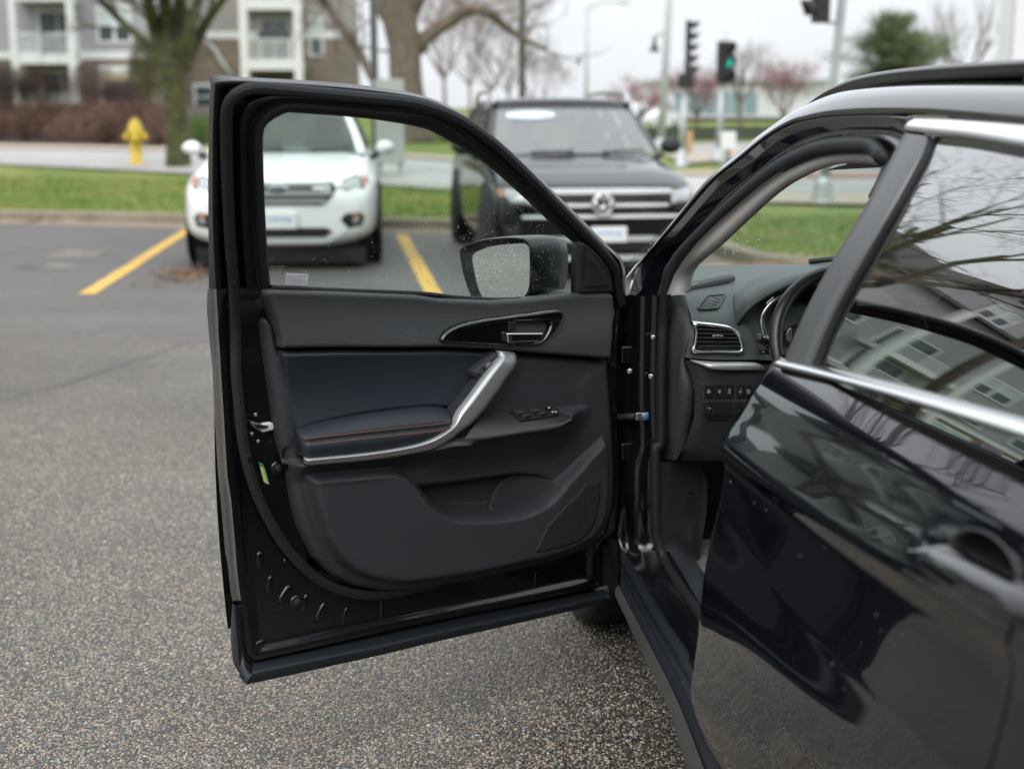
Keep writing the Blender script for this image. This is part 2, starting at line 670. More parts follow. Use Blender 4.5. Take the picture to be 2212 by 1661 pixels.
# ------------------------------------------------------------------ ground
KERB = [tuple(p) for p in spl([(-70, 36.4), (-30, 25.6), (-14, 21.2), (-6.96, 19.35), (-1.07, 17.85), (0.6, 17.55), (1.5, 17.15), (1.95, 16.3), (2.08, 15.0), (2.22, 13.9), (2.6, 13.2), (3.3, 12.75), (5, 11.6), (9, 8.2), (14, 3)], 160)]
KN = np.array(KERB)
KD = np.diff(KN, axis=0)
def kerb_q(x, y):
    """distance beyond the kerb (negative on the lot)"""
    P = np.stack([np.asarray(x, float), np.asarray(y, float)], -1)
    best = np.full(P.shape[:-1], 1e9)
    side = np.zeros(P.shape[:-1])
    for i in range(len(KD)):
        d = KD[i]
        w = P - KN[i]
        t = np.clip((w @ d) / (d @ d), 0, 1)
        r = w - t[..., None] * d
        dist = np.hypot(r[..., 0], r[..., 1])
        s = d[0] * w[..., 1] - d[1] * w[..., 0]
        k = dist < best
        best = np.where(k, dist, best)
        side = np.where(k, np.sign(s), side)
    return best * side
def sst(a, b, x):
    t = np.clip((x - a) / (b - a), 0, 1)
    return t * t * (3 - 2 * t)
def zt(x, y):
    q = kerb_q(x, y)
    x, y = np.asarray(x, float), np.asarray(y, float)
    w = 1 - .62 * sst(-3.0, 3.0, x)
    z = .14 + .44 * w * sst(0, 8.5, q)
    z = z + 1.0 * sst(36, 66, y) * (1 - sst(-8, 6, x))
    return z
def zt1(x, y):
    return float(zt(np.array([x]), np.array([y]))[0])
def ground_hit(u, v):
    return hit(u, v, lambda p: p.z - (zt1(p.x, p.y) if kerb_q(np.array([p.x]), np.array([p.y]))[0] > 0 else 0), 5, 140)

mb = MB()
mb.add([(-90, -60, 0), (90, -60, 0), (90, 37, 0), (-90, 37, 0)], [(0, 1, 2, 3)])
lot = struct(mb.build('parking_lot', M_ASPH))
# the lawn behind the kerb
rows = []
cols = 60
offs = [0.17] + [0.17 + 22 * (i / 26.0) ** 1.5 for i in range(1, 27)]
def kerb_off(q):
    out = []
    for i in range(len(KN)):
        d = KN[min(i + 1, len(KN) - 1)] - KN[max(i - 1, 0)]
        n = np.array([-d[1], d[0]]) / np.hypot(*d)
        out.append(KN[i] + n * q)
    return np.array(out)
gx = np.linspace(-75, 75, 151)
gy = np.concatenate([np.linspace(2, 30, 113), np.linspace(30.5, 130, 120)])
X, Y = np.meshgrid(gx, gy)
Q = kerb_q(X, Y)
Z = zt(X, Y)
vs = np.stack([X, Y, Z - .004], -1).reshape(-1, 3)
fs = []
nx = len(gx)
Qm = Q > 1.6
for j in range(len(gy) - 1):
    for i in range(nx - 1):
        if Qm[j, i] and Qm[j, i + 1] and Qm[j + 1, i] and Qm[j + 1, i + 1]:
            fs.append((j * nx + i, j * nx + i + 1, (j + 1) * nx + i + 1, (j + 1) * nx + i))
mb = MB()
mb.v = [tuple(p) for p in vs]
mb.f = fs
mb.sm = [True] * len(fs)
rws = []
for q in (.10, .3, .7, 1.2, 1.8, 2.4, 3.0, 3.6):
    ko = kerb_off(q)
    zz = zt(ko[:, 0], ko[:, 1])
    rws.append([(ko[i, 0], ko[i, 1], zz[i] - .002) for i in range(len(ko))])
mb.loft(rws, True)
lawn = struct(mb.build('lawn', M_GRASS))
mb = MB()
mb.add([(-900, 120, 1.0), (900, 120, 0.25), (900, 1800, 0.25), (-900, 1800, 1.0)], [(0, 1, 2, 3)])
mb.add([(-900, -60, -.02), (-90, -60, -.02), (-90, 120, .9), (-900, 120, 1.0)], [(0, 1, 2, 3)])
mb.add([(76, -60, -.02), (900, -60, -.02), (900, 120, .25), (76, 120, .25)], [(0, 1, 2, 3)])
struct(mb.build('far_ground', M_FARF))
# kerb with its gutter, cast in lengths with a joint between them
kerb = None
step = 4
i = 0
first = True
kroot = empty('kerb', (KERB[40][0], KERB[40][1], 0))
kroot['kind'] = 'structure'
prof = [(-.46, .006), (-.03, .012), (-.012, .03), (.0, .128), (.022, .145), (.17, .148), (.19, .10)]
while i < len(KN) - 1:
    j = min(i + step, len(KN) - 1)
    mb = MB()
    rws = []
    ks = list(range(i, j + 1))
    for c, k in enumerate(ks):
        d = KN[min(k + 1, len(KN) - 1)] - KN[max(k - 1, 0)]
        d = d / np.hypot(*d)
        n = np.array([-d[1], d[0]])
        sh = (.008 if c == 0 else (-.008 if c == len(ks) - 1 else 0))
        p = KN[k] + d * sh
        rws.append([(p[0] + n[0] * a, p[1] + n[1] * a, h) for a, h in prof])
    mb.loft(rws, False)
    mb.add([*rws[0]], [tuple(range(len(prof)))])
    mb.add([*rws[-1]], [tuple(range(len(prof)))])
    mb.build('kerb_stone', M_KERB, kroot)
    i = j
# strip sheets that follow the lawn
def strip(name, near, far, m, lift, nn_=40, nj=10):
    a = spl(near, nn_)
    c = spl(far, nn_)
    rws = []
    for j in range(nj + 1):
        rw = []
        for p, q in zip(a, c):
            r = p.lerp(q, j / nj)
            rw.append((r.x, r.y, zt1(r.x, r.y) + lift))
        rws.append(rw)
    mb = MB()
    mb.loft(rws, True)
    return struct(mb.build(name, m))
strip('driveway', [(-18, 30.5), (-14, 28.4), (-9.5, 26.2), (-4, 23.2), (-1.3, 21.7), (2.5, 20.2), (5, 19.6)], [(-19, 36.5), (-15, 34.4), (-10.5, 32), (-4.5, 28.6), (-1.3, 26.4), (2.5, 25.4), (5, 25)], M_DRIVE, .03)
strip('gravel_path', [(-19, 36.6), (-15, 34.5), (-10.5, 32.1), (-4.5, 28.7), (-1.3, 26.5), (2.5, 25.5), (5, 25.1)], [(-20, 39.8), (-15.5, 37.4), (-11, 35), (-4.8, 31.0), (-1.3, 28.6), (2.5, 27.0), (5, 26.6)], M_SAND, .05)
strip('mulch_bed', [(-20, 39.9), (-15.5, 37.5), (-11, 35.1), (-7.5, 33.2)], [(-26, 68), (-20, 66), (-14, 62), (-9.5, 56)], M_MULCH, .055)
strip('street', [(4.0, 20.3), (6.5, 19.0), (10, 17.5), (18, 14), (40, 6)], [(5.2, 47), (9, 49), (14, 50), (24, 50), (60, 46)], M_STREET, .035)
strip('sidewalk', [(3.4, 19.75), (5.0, 18.9), (6.5, 18.05), (10, 16.5), (18, 13), (40, 5)], [(3.9, 21.4), (5.4, 20.6), (6.9, 20.0), (10.4, 18.6), (18.4, 15.4), (40.4, 7.4)], M_CONC, .047)
strip('crossing', [(4.2, 24.2), (6.2, 24.4), (9.5, 23.6), (14, 22.5)], [(4.4, 25.6), (6.4, 25.9), (10, 25.2), (14.6, 24.1)], M_CROSS, .05)
strip('far_sidewalk', [(3.6, 30), (5.4, 33), (8, 35.5), (12, 37.5), (20, 38)], [(3.8, 36), (5.6, 39), (8.2, 41.5), (12.2, 43.5), (20.2, 44)], M_CONC, .06)
# grass blades
def blades(name, n, x0, x1, y0, y1, hmin, hmax):
    xs = rng.uniform(x0, x1, n)
    ys = rng.uniform(y0, y1, n)
    q = kerb_q(xs, ys)
    ok = (q > .2) & (q < 4.2)
    ok &= ~((xs > 3.2) & (ys > 18.0 - .2 * (xs - 3.2)))
    xs, ys = xs[ok], ys[ok]
    zs = zt(xs, ys)
    k = len(xs)
    h = rng.uniform(hmin, hmax, k)
    a = rng.uniform(0, 2 * math.pi, k)
    w = rng.uniform(.004, .009, k)
    lx, ly = rng.normal(0, .025, k), rng.normal(0, .025, k)
    p0 = np.stack([xs - np.cos(a) * w, ys - np.sin(a) * w, zs], -1)
    p1 = np.stack([xs + np.cos(a) * w, ys + np.sin(a) * w, zs], -1)
    p2 = np.stack([xs + lx, ys + ly, zs + h], -1)
    V = np.stack([p0, p1, p2], 1).reshape(-1, 3)
    me = bpy.data.meshes.new(name)
    me.from_pydata(V.tolist(), [], np.arange(3 * k).reshape(-1, 3).tolist())
    me.materials.append(M_BLADE)
    o = bpy.data.objects.new(name, me)
    COL.objects.link(o)
    return o
tag(blades('grass', 90000, -9, 9, 12.5, 25, .03, .075), 'short green lawn grass on the verge behind the kerb', 'grass', kind='stuff')
# yellow bay lines
def line(name, p, q, w):
    p, q = Vector((*p, 0)), Vector((*q, 0))
    d = (q - p).normalized()
    n = Vector((-d.y, d.x, 0)) * w * .5
    k = 24
    rws = [[], []]
    for i in range(k + 1):
        c = p.lerp(q, i / k)
        j = random.uniform(-.006, .006)
        rws[0].append((c.x + n.x + j, c.y + n.y, .004))
        rws[1].append((c.x - n.x + j, c.y - n.y, .004))
    mb = MB()
    mb.loft(rws, False)
    return struct(mb.build(name, M_YEL))
line('bay_line', (-4.15, 18.7), (-3.52, 11.7), .14)
line('bay_line', (-1.34, 17.3), (-.60, 11.3), .14)
line('bay_line', (-7.2, 19.0), (-6.6, 12.2), .14)
# damp leaf litter lying on the lot
M_LEAF = two_tone('leaf_litter', (.20, .11, .055), (.11, .07, .04), 25, .9, .5, 60)
M_DUST = two_tone('dry_dirt', (.40, .34, .26), (.30, .26, .2), 6, .95, .3, 90)
def litter(u, v, n, sx, sy, name, label):
    c = atz(u, v, 0)
    mb = MB()
    for i in range(n):
        x, y = c.x + random.gauss(0, sx), c.y + random.gauss(0, sy)
        a = random.uniform(0, 6.28)
        l = random.uniform(.02, .05)
        d = Vector((math.cos(a), math.sin(a), random.uniform(-.2, .4))) * l
        e = Vector((-math.sin(a), math.cos(a), random.uniform(-.3, .3))) * l * .5
        o = Vector((x, y, .012 + random.random() * .02))
        mb.add([o - d, o + e, o + d, o - e], [(0, 1, 2, 3)])
    return tag(mb.build(name, M_LEAF), label, 'leaves', kind='stuff')
# stone chips standing proud of the tar in front of the camera
def chips():
    n = 150000
    y = 2.0 + 5.6 * rng.random(n) ** 1.25
    x = rng.uniform(-.42, .36, n) * y
    keep = (x < .9) & (rng.random(n) < np.clip((7.6 - y) / 3.0, 0, 1))
    x, y = x[keep], y[keep]
    k = len(x)
    r = rng.uniform(.0022, .0048, k) * np.where(rng.random(k) < .06, 1.4, 1)
    el = rng.uniform(.65, 1.0, k)
    an_ = rng.uniform(0, 6.283, k)
    hh = r * rng.uniform(.45, .85, k)
    ca, sa = np.cos(an_), np.sin(an_)
    V = np.zeros((k, 13, 3))
    for ring, (rad, hz) in enumerate(((1.0, -.25), (.78, .55))):
        for j in range(6):
            q = 2 * math.pi * (j + .5 * ring) / 6
            wob = rng.uniform(.8, 1.15, k)
            px, py = np.cos(q) * r * rad * wob, np.sin(q) * r * rad * el * wob
            V[:, ring * 6 + j, 0] = x + px * ca - py * sa
            V[:, ring * 6 + j, 1] = y + px * sa + py * ca
            V[:, ring * 6 + j, 2] = hh * hz
    V[:, 12, 0], V[:, 12, 1], V[:, 12, 2] = x, y, hh
    F_ = []
    for j in range(6):
        j2 = (j + 1) % 6
        F_ += [(j, j2, 6 + j), (j2, 6 + j2, 6 + j), (6 + j, 6 + j2, 12)]
    F_ = np.array(F_)
    faces = (F_[None] + (np.arange(k) * 13)[:, None, None]).reshape(-1, 3)
    me = bpy.data.meshes.new('stone_chips')
    me.vertices.add(k * 13)
    me.vertices.foreach_set('co', V.reshape(-1))
    me.loops.add(len(faces) * 3)
    me.loops.foreach_set('vertex_index', faces.reshape(-1).astype(np.int32))
    me.polygons.add(len(faces))
    me.polygons.foreach_set('loop_start', np.arange(0, len(faces) * 3, 3, dtype=np.int32))
    me.polygons.foreach_set('use_smooth', np.ones(len(faces), bool))
    me.update(calc_edges=True)
    m, nt, b, nn, ll = nodes('stone_chip')
    g_ = nn.new('ShaderNodeNewGeometry')
    cr = nn.new('ShaderNodeValToRGB')
    cr.color_ramp.interpolation = 'CONSTANT'
    e = cr.color_ramp.elements
    e[0].position, e[0].color = 0, (.10, .092, .08, 1)
    e[1].position, e[1].color = .2, (.20, .175, .14, 1)
    for p_, c_ in ((.42, (.31, .265, .20)), (.62, (.24, .21, .175)), (.78, (.38, .33, .255)), (.88, (.14, .138, .136)), (.95, (.32, .19, .12)), (.98, (.52, .49, .43))):
        q = e.new(p_)
        q.color = (*c_, 1)
    ll.new(g_.outputs['Random Per Island'], cr.inputs[0])
    ll.new(cr.outputs[0], b.inputs['Base Color'])
    b.inputs['Roughness'].default_value = .42
    me.materials.append(m)
    o = bpy.data.objects.new('stone_chips', me)
    COL.objects.link(o)
    return tag(o, 'pale stone chips set in the dark tar of the parking lot', 'gravel', kind='stuff')
chips()
M_MUD = two_tone('dried_mud', (.19, .172, .145), (.115, .108, .10), 5, .95, .3, 60)
for u, v, rx, ry in ((165, 548, .55, .5), (120, 575, .4, .3), (575, 480, .4, .3)):
    c = atz(u, v, .004)
    mb = MB()
    n_ = 26
    mb.add([(c.x + math.cos(6.283 * i / n_) * rx * random.uniform(.35, 1.2), c.y + math.sin(6.283 * i / n_) * ry * random.uniform(.35, 1.2), .004) for i in range(n_)], [tuple(range(n_))])
    struct(mb.build('mud_patch', M_MUD))
# cracks that wander across the lot
M_CRACK = mat('crack_tar', (.022, .021, .021), .7)
def crack(pts, w, label):
    P = spl([atz(u, v, .004) for u, v in pts], 60)
    l, r = [], []
    for i, p in enumerate(P):
        d = (P[min(i + 1, 59)] - P[max(i - 1, 0)]).normalized()
        n = Vector((-d.y, d.x, 0))
        j = n * random.gauss(0, .012)
        k = w * random.uniform(.3, 1.0)
        l.append(p + j + n * k)
        r.append(p + j - n * k)
    mb = MB()
    mb.loft([l, r], False)
    o = mb.build('crack', M_CRACK)
    o['kind'] = 'structure'
crack([(-30, 872), (60, 850), (130, 832), (200, 808), (260, 790), (330, 768), (400, 742), (460, 735)], .0055, '')
litter(405, 592, 260, .16, .45, 'leaf_litter', 'brown leaf litter on the asphalt below the white car\'s front wheel')
# ------------------------------------------------------------------ trees
M_BARKG = two_tone('mossy_bark', (.095, .105, .028), (.05, .046, .026), 6, .9, .9, 30, bdist=.03)
M_BARK = two_tone('grey_bark', (.20, .165, .13), (.12, .095, .075), 8, .9, .9, 26, bdist=.04)
M_TWIG = two_tone('twig_bark', (.10, .08, .065), (.065, .05, .042), 6, .9, 0)
M_TWIGR = two_tone('reddish_twig', (.17, .115, .10), (.12, .085, .075), 6, .9, 0)
M_BLOS = two_tone('pink_blossom', (.33, .19, .195), (.25, .15, .15), 4, .9, 0)
M_PINE = two_tone('pine_needles', (.05, .08, .025), (.105, .12, .045), 1.2, .8, 0)
M_BUD = two_tone('pale_buds', (.16, .155, .07), (.13, .12, .06), 4, .9, 0)
def grow(mb, p, d, L, r, depth, rnd, spread=.6, up=.15, minr=.004, kids=(2, 3), tips=None, seg0=6, droop=0.0):
    n = 4
    path, rad = [p.copy()], [r]
    q, dd = p.copy(), d.copy()
    r1 = max(minr, r * .55)
    for i in range(n):
        dd = (dd + Vector((rnd.gauss(0, .13), rnd.gauss(0, .13), rnd.gauss(0, .1) + up * .3 - droop * (.5 if depth < 2 else 0)))).normalized()
        q = q + dd * (L / n)
        path.append(q.copy())
        rad.append(r + (r1 - r) * (i + 1) / n)
    mb.tube(path, rad, seg0 if r > .03 else (4 if r > .012 else 3), cap=False)
    if tips is not None and depth <= 1:
        tips.append((q.copy(), dd.copy()))
        tips.append((path[2].copy(), dd.copy()))
    if depth <= 0:
        return
    for k in range(rnd.randint(*kids)):
        t = rnd.uniform(.45, 1.0)
        i = min(n, max(1, int(t * n)))
        ax = Vector((rnd.gauss(0, 1), rnd.gauss(0, 1), rnd.gauss(0, .6)))
        nd = (dd + ax.normalized() * spread * rnd.uniform(.6, 1.3) + Vector((0, 0, up))).normalized()
        grow(mb, path[i], nd, L * rnd.uniform(.6, .85), max(minr, rad[i] * rnd.uniform(.5, .75)), depth - 1, rnd, spread, up, minr, kids, tips, seg0, droop)
def trunk_path(mb, pts, rads, seg=14, rough=.06, rnd=random):
    P = spl(pts, 18)
    R = [rads[0] + 0] * 18
    for i in range(18):
        x = i / 17 * (len(rads) - 1)
        k = min(int(x), len(rads) - 2)
        R[i] = rads[k] + (rads[k + 1] - rads[k]) * (x - k)
    rws = []
    for i, p in enumerate(P):
        d = (P[min(i + 1, 17)] - P[max(i - 1, 0)]).normalized()
        x = (Vector((1, 0, 0)) - d * d.x).normalized()
        y = d.cross(x)
        rws.append([p + (x * math.cos(a) + y * math.sin(a)) * R[i] * (1 + rough * math.sin(3 * a + i * .4) + rnd.uniform(-rough, rough) * .5) for a in [2 * math.pi * j / seg for j in range(seg)]])
    mb.loft(rws, True, True, True)
def leafmesh(mb, tips, per, size, rnd, jit=.2):
    for p, d in tips:
        for k in range(per):
            c = p + Vector((rnd.gauss(0, jit), rnd.gauss(0, jit), rnd.gauss(0, jit)))
            u = Vector((rnd.gauss(0, 1), rnd.gauss(0, 1), rnd.gauss(0, 1))).normalized() * size * rnd.uniform(.6, 1.3)
            v = u.orthogonal().normalized() * size * .6
            mb.add([c - u, c + v, c + u, c - v], [(0, 1, 2, 3)])
def bare_tree(name, base, H, r, label, m=None, mt=None, depth=4, seed=1, limbs=6, fork=.35, lean=0, spread=.6, group=None, blossom=None, persize=(2, .05), up=.18, droop=0.0):
    rnd = random.Random(seed)
    root = empty(name, base)
    b = Vector(base)
    mb = MB()
    top = b + Vector((lean, 0, H * fork))
    trunk_path(mb, [b + Vector((0, 0, -.1)), b.lerp(top, .4) + Vector((rnd.gauss(0, r * .3), 0, 0)), top], [r * 1.35, r, r * .9, r * .8], rnd=rnd)
    mb.build('trunk', m or M_BARK, root)
    mb = MB()
    tips = []
    for k in range(limbs):
        a = 2 * math.pi * (k + rnd.random() * .6) / limbs
        d = Vector((math.cos(a) * .75, math.sin(a) * .75, rnd.uniform(.6, 1.3))).normalized()
        p = b.lerp(top, rnd.uniform(.75, .98))
        grow(mb, p, d, H * .3, r * rnd.uniform(.4, .6), depth, rnd, spread, up, .0045, (2, 3), tips, droop=droop)
    mb.build('crown', mt or M_TWIG, root)
    if blossom:
        mb = MB()
        leafmesh(mb, tips, persize[0], persize[1], rnd, .14)
        mb.build('blossom', blossom, root)
    tag(root, label, 'tree', group)
    return root
# the mossy tree next to the hydrant, limbs following the photograph
gA = ground_hit(384, 362)
dA = gA.y
tA = empty('mossy_tree', gA)
mb = MB()
def A_(u, v, dd=0.0):
    return atd(u, v, dA + dd)
trunk_path(mb, [gA + Vector((0, 0, -.12)), A_(384, 330), A_(382, 250), A_(378, 175), A_(372, 128)], [.25, .20, .195, .20, .24], 18, .045, random.Random(3))
mb.build('trunk', M_BARKG, tA)
mb = MB()
rndA = random.Random(11)
tipsA = []
for pts, r0 in (([(352, 135), (300, 80), (255, 40), (222, 5), (195, -30)], .085), ([(360, 140), (335, 60), (318, 0), (300, -80)], .15), ([(372, 130), (362, 50), (352, -20), (345, -110)], .14),
                ([(385, 130), (388, 50), (392, -20), (400, -110)], .13), ([(395, 140), (412, 60), (428, 0), (450, -80)], .12), ([(402, 150), (440, 60), (475, 8), (520, -45)], .10)):
    P = spl([A_(u, v, rndA.uniform(-.3, .3) * i) for i, (u, v) in enumerate(pts)], 10)
    R = [r0 * (1 - .055 * i) for i in range(10)]
    mb.tube(P, R, 9, cap=False)
    for i in (3, 5, 6, 7, 8, 9):
        d = (P[i] - P[i - 1]).normalized()
        for _ in range(2):
            nd = (d + Vector((rndA.gauss(0, .7), rndA.gauss(0, .7), rndA.gauss(.1, .4)))).normalized()
            grow(mb, P[i], nd, 1.2, R[i] * .28, 2, rndA, .6, .1, .003, (2, 3), tipsA)
mb.build('crown', M_BARKG, tA)
tag(tA, 'mossy green trunked tree with forking limbs beside the yellow hydrant', 'tree')
# the big old tree behind the cars with one arching limb
gB = ground_hit(890, 308)
dB = gB.y
tB = empty('old_tree', gB)
mb = MB()
def B_(u, v, dd=0.0):
    return atd(u, v, dB + dd)
trunk_path(mb, [gB + Vector((0, 0, -.15)), B_(885, 280), B_(878, 200), B_(874, 100), B_(862, 20), B_(858, -60)], [.62, .47, .43, .43, .48, .45], 20, .05, random.Random(5))
mb.build('trunk', M_BARK, tB)
mb = MB()
rndB = random.Random(21)
for pts, r0, r1 in (([(900, 110), (925, 75), (960, 55), (1010, 22), (1055, 28), (1095, 62), (1140, 90), (1180, 105)], .21, .05),
                    ([(845, 185), (810, 175), (775, 110), (740, 60), (705, 10), (670, -40)], .13, .10),
                    ([(850, 60), (820, 10), (790, -50), (770, -120)], .2, .1),
                    ([(885, 30), (920, -30), (960, -90)], .22, .12), ([(868, -40), (870, -120), (880, -190)], .3, .15)):
    P = spl([B_(u, v, rndB.uniform(-.25, .25) * i) for i, (u, v) in enumerate(pts)], 16)
    R = [r0 + (r1 - r0) * i / 15 for i in range(16)]
    mb.tube(P, R, 9, cap=True)
    for i in range(4, 16, 1):
        d = (P[i] - P[i - 1]).normalized()
        nd = (d * .6 + Vector((rndB.gauss(0, .7), rndB.gauss(0, .7), rndB.gauss(.1, .7)))).normalized()
        grow(mb, P[i], nd, 1.2, min(.03, R[i] * .4), 2, rndB, .7, .05, .006, (2, 3))
mb.build('crown', M_BARK, tB)
tag(tB, 'large grey trunked tree with a long arching bare limb behind the cars', 'tree')
# ------------------------------------------------------------------ more trees, shrubs
M_TWIGP = two_tone('pale_reddish_twig', (.27, .20, .175), (.20, .15, .13), 6, .9, 0)
far_lab = [
    (960, 70, 11, .09, 'bare reddish tree behind the arching limb, nearest the big trunk', 31), (1015, 78, 10, .08, 'bare reddish tree beyond the driveway, under the top of the arching limb', 32),
    (1062, 66, 8, .08, 'bare reddish tree standing just left of the thin dark pole', 33), (1100, 88, 12, .09, 'tall bare tree far behind the dark SUV roof', 34), (1165, 82, 6.5, .06, 'small bare tree under the tip of the arching limb', 35)]
for u, d, H, r, lab, sd_ in far_lab:
    p = atd(u, 240, d)
    bare_tree('bare_tree', (p.x, p.y, zt1(p.x, p.y)), H, r, lab, M_TWIGP, M_TWIGP, 5, sd_, 7, .16, 0, .75, 'bare trees far behind the parked cars', None, up=.16)
for u, d, H, lab, sd_ in ((1378, 62, 3.0, 'pink blossoming tree showing just right of the dark SUV roof', 41), (1505, 60, 3.7, 'pink blossoming tree behind the five-lens traffic signal', 42), (1692, 56, 3.9, 'pink blossoming tree left of the black car\'s roof rail', 43)):
    p = atd(u, 260, d)
    bare_tree('blossom_tree', (p.x, p.y, zt1(p.x, p.y)), H, .09, lab, M_BARK, M_TWIGR, 4, sd_, 6, .25, 0, .8, 'blossoming trees along the far street', M_BLOS, (2, .06), up=.12)
for u, d, H, lab, sd_ in ((1598, 75, 5.6, 'thin bare tree behind the green traffic light', 45), (2085, 72, 8.6, 'bare grey tree right of the dark pine', 46)):
    p = atd(u, 260, d)
    bare_tree('bare_street_tree', (p.x, p.y, zt1(p.x, p.y)), H, .12, lab, M_BARK, M_TWIGR, 4, sd_, 6, .3, 0, .6, 'bare trees along the far street', None, up=.2)
def pine(base, H, W, label, seed):
    rnd = random.Random(seed)
    b = Vector(base)
    root = empty('pine_tree', base)
    mb = MB()
    trunk_path(mb, [b, b + Vector((0, 0, H * .5)), b + Vector((.1, 0, H))], [.2, .14, .05], 8, .03, rnd)
    mb.build('trunk', M_BARK, root)
    mb = MB()
    for k in range(58):
        t = rnd.uniform(.2, 1.0)
        a = rnd.uniform(0, 6.28)
        L = W * (1.05 - t) ** .55 * rnd.uniform(.35, 1.0)
        s0 = b + Vector((0, 0, H * t))
        d = Vector((math.cos(a), math.sin(a), .18))
        for i in range(10):
            c = s0 + d * L * (i + 1) / 10 + Vector((rnd.gauss(0, .1), rnd.gauss(0, .1), rnd.gauss(0, .09)))
            for j in range(26):
                u = Vector((rnd.gauss(0, 1), rnd.gauss(0, 1), rnd.gauss(.5, .6))).normalized() * .27
                v = u.orthogonal().normalized() * .026
                o = c + Vector((rnd.gauss(0, .24), rnd.gauss(0, .24), rnd.gauss(0, .12)))
                mb.add([o - v, o + v, o + u], [(0, 1, 2)])
    mb.build('crown', M_PINE, root)
    return tag(root, label, 'pine tree')
p = atd(1930, 240, 58)
pine((p.x, p.y, zt1(p.x, p.y)), 4.6, 4.3, 'dark green pine rising behind the black car\'s roof', 4)
p = atd(2205, 240, 74)
pine((p.x, p.y, zt1(p.x, p.y)), 6.3, 1.6, 'dark evergreen half hidden by the white pylon', 6)
M_SHRUB = two_tone('brown_twigs', (.24, .135, .09), (.06, .04, .034), 4, .95, 0, lo=.38, hi=.62)
M_SHRUB2 = two_tone('plum_twigs', (.125, .085, .075), (.085, .058, .052), 5, .95, 0)
M_SHRUBG = two_tone('olive_leaves', (.13, .13, .05), (.09, .085, .045), 5, .95, 0)
M_GREEN = two_tone('fresh_leaves', (.09, .17, .02), (.06, .12, .02), 5, .9, 0)
def shrub_mesh(m, seed, n=2600, round_=.5, size=.05):
    rnd = random.Random(seed)
    mb = MB()
    for k in range(46):
        a = rnd.uniform(0, 6.28)
        rr = rnd.uniform(.2, .9)
        tip = Vector((math.cos(a) * rr, math.sin(a) * rr, 1 - .45 * rr * rr * round_ + rnd.gauss(0, .05)))
        mb.tube([(math.cos(a) * rr * .2, math.sin(a) * rr * .2, 0), (tip.x * .7, tip.y * .7, tip.z * .55), tuple(tip)], [.012, .008, .004], 3, False)
    for k in range(n):
        a = rnd.uniform(0, 6.28)
        rr = math.sqrt(rnd.random())
        zmax = 1 - .5 * rr * rr
        z = zmax * (rnd.random() ** .55)
        c = Vector((math.cos(a) * rr, math.sin(a) * rr, z)) * rnd.uniform(.9, 1.06)
        u = Vector((rnd.gauss(0, .6), rnd.gauss(0, .6), rnd.gauss(.4, .8))).normalized() * size * rnd.uniform(.8, 2.0)
        v = u.orthogonal().normalized() * size * .18
        mb.add([c - u, c + v, c + u, c - v], [(0, 1, 2, 3)])
    o = mb.build('shrub_mesh', m)
    me = o.data
    bpy.data.objects.remove(o)
    return me
SH = {'b1': shrub_mesh(M_SHRUB, 1), 'b2': shrub_mesh(M_SHRUB2, 2, 3600), 'g': shrub_mesh(M_SHRUBG, 3, 2200, size=.06), 'f': shrub_mesh(M_GREEN, 4, 2200, size=.06)}
def shrub(kind, u, d, vtop, w, label, name='shrub', group=None):
    p = atd(u, 240, d)
    zb = zt1(p.x, p.y)
    top = atd(u, vtop, d).z
    o = bpy.data.objects.new(name, SH[kind])
    COL.objects.link(o)
    o.location = (p.x, p.y, zb)
    o.scale = (w, w, max(.3, (top - zb) * 1.03))
    o.rotation_euler = (0, 0, random.uniform(0, 6))
    return tag(o, label, 'shrub', group)
names_ = ['at the photo\'s left edge', 'second from the photo\'s left edge', 'third from the photo\'s left edge', 'fourth from the photo\'s left edge', 'just left of the hydrant', 'directly behind the hydrant', 'between hydrant and mossy trunk']
for i, u in enumerate((-10, 52, 112, 168, 224, 284, 332)):
    shrub('b1', u, 39 - i * .7, 240 + 4 * (i % 2), .85, 'front row low brown shrub by the gravel path, ' + names_[i], 'low_shrub', 'low brown shrubs along the gravel path')
for i, u in enumerate((-25, 30, 85, 140, 196, 252, 306)):
    shrub('b1', u, 50 - i * .6, 216 + 3 * (i % 2), 1.05, 'rear row brown shrub before the porch, ' + names_[i], 'rear_shrub', 'rear row of brown shrubs in the mulch bed')
for i, (u, w, vt, lab) in enumerate(((12, 1.1, 138, 'tall plum-brown bush by the ground floor porch at the photo\'s left edge'), (92, .9, 140, 'tall plum-brown bush in front of the porch railing'), (198, 1.2, 136, 'tall plum-brown bush right of the porch column'), (268, .8, 170, 'plum-brown bush against the dark stone below the double window'))):
    shrub('b2', u, 60, vt, w, lab, 'tall_bush', 'tall bare bushes before the apartment block')
shrub('g', 318, 64, 72, .8, 'tall olive shrub between the two wings of the apartment block', 'olive_shrub')
shrub('f', 430, 37, 246, .55, 'fresh green bush just right of the mossy trunk', 'green_bush')
shrub('g', 965, 40, 262, .8, 'yellow-green bush at the foot of the big grey trunk', 'olive_bush')
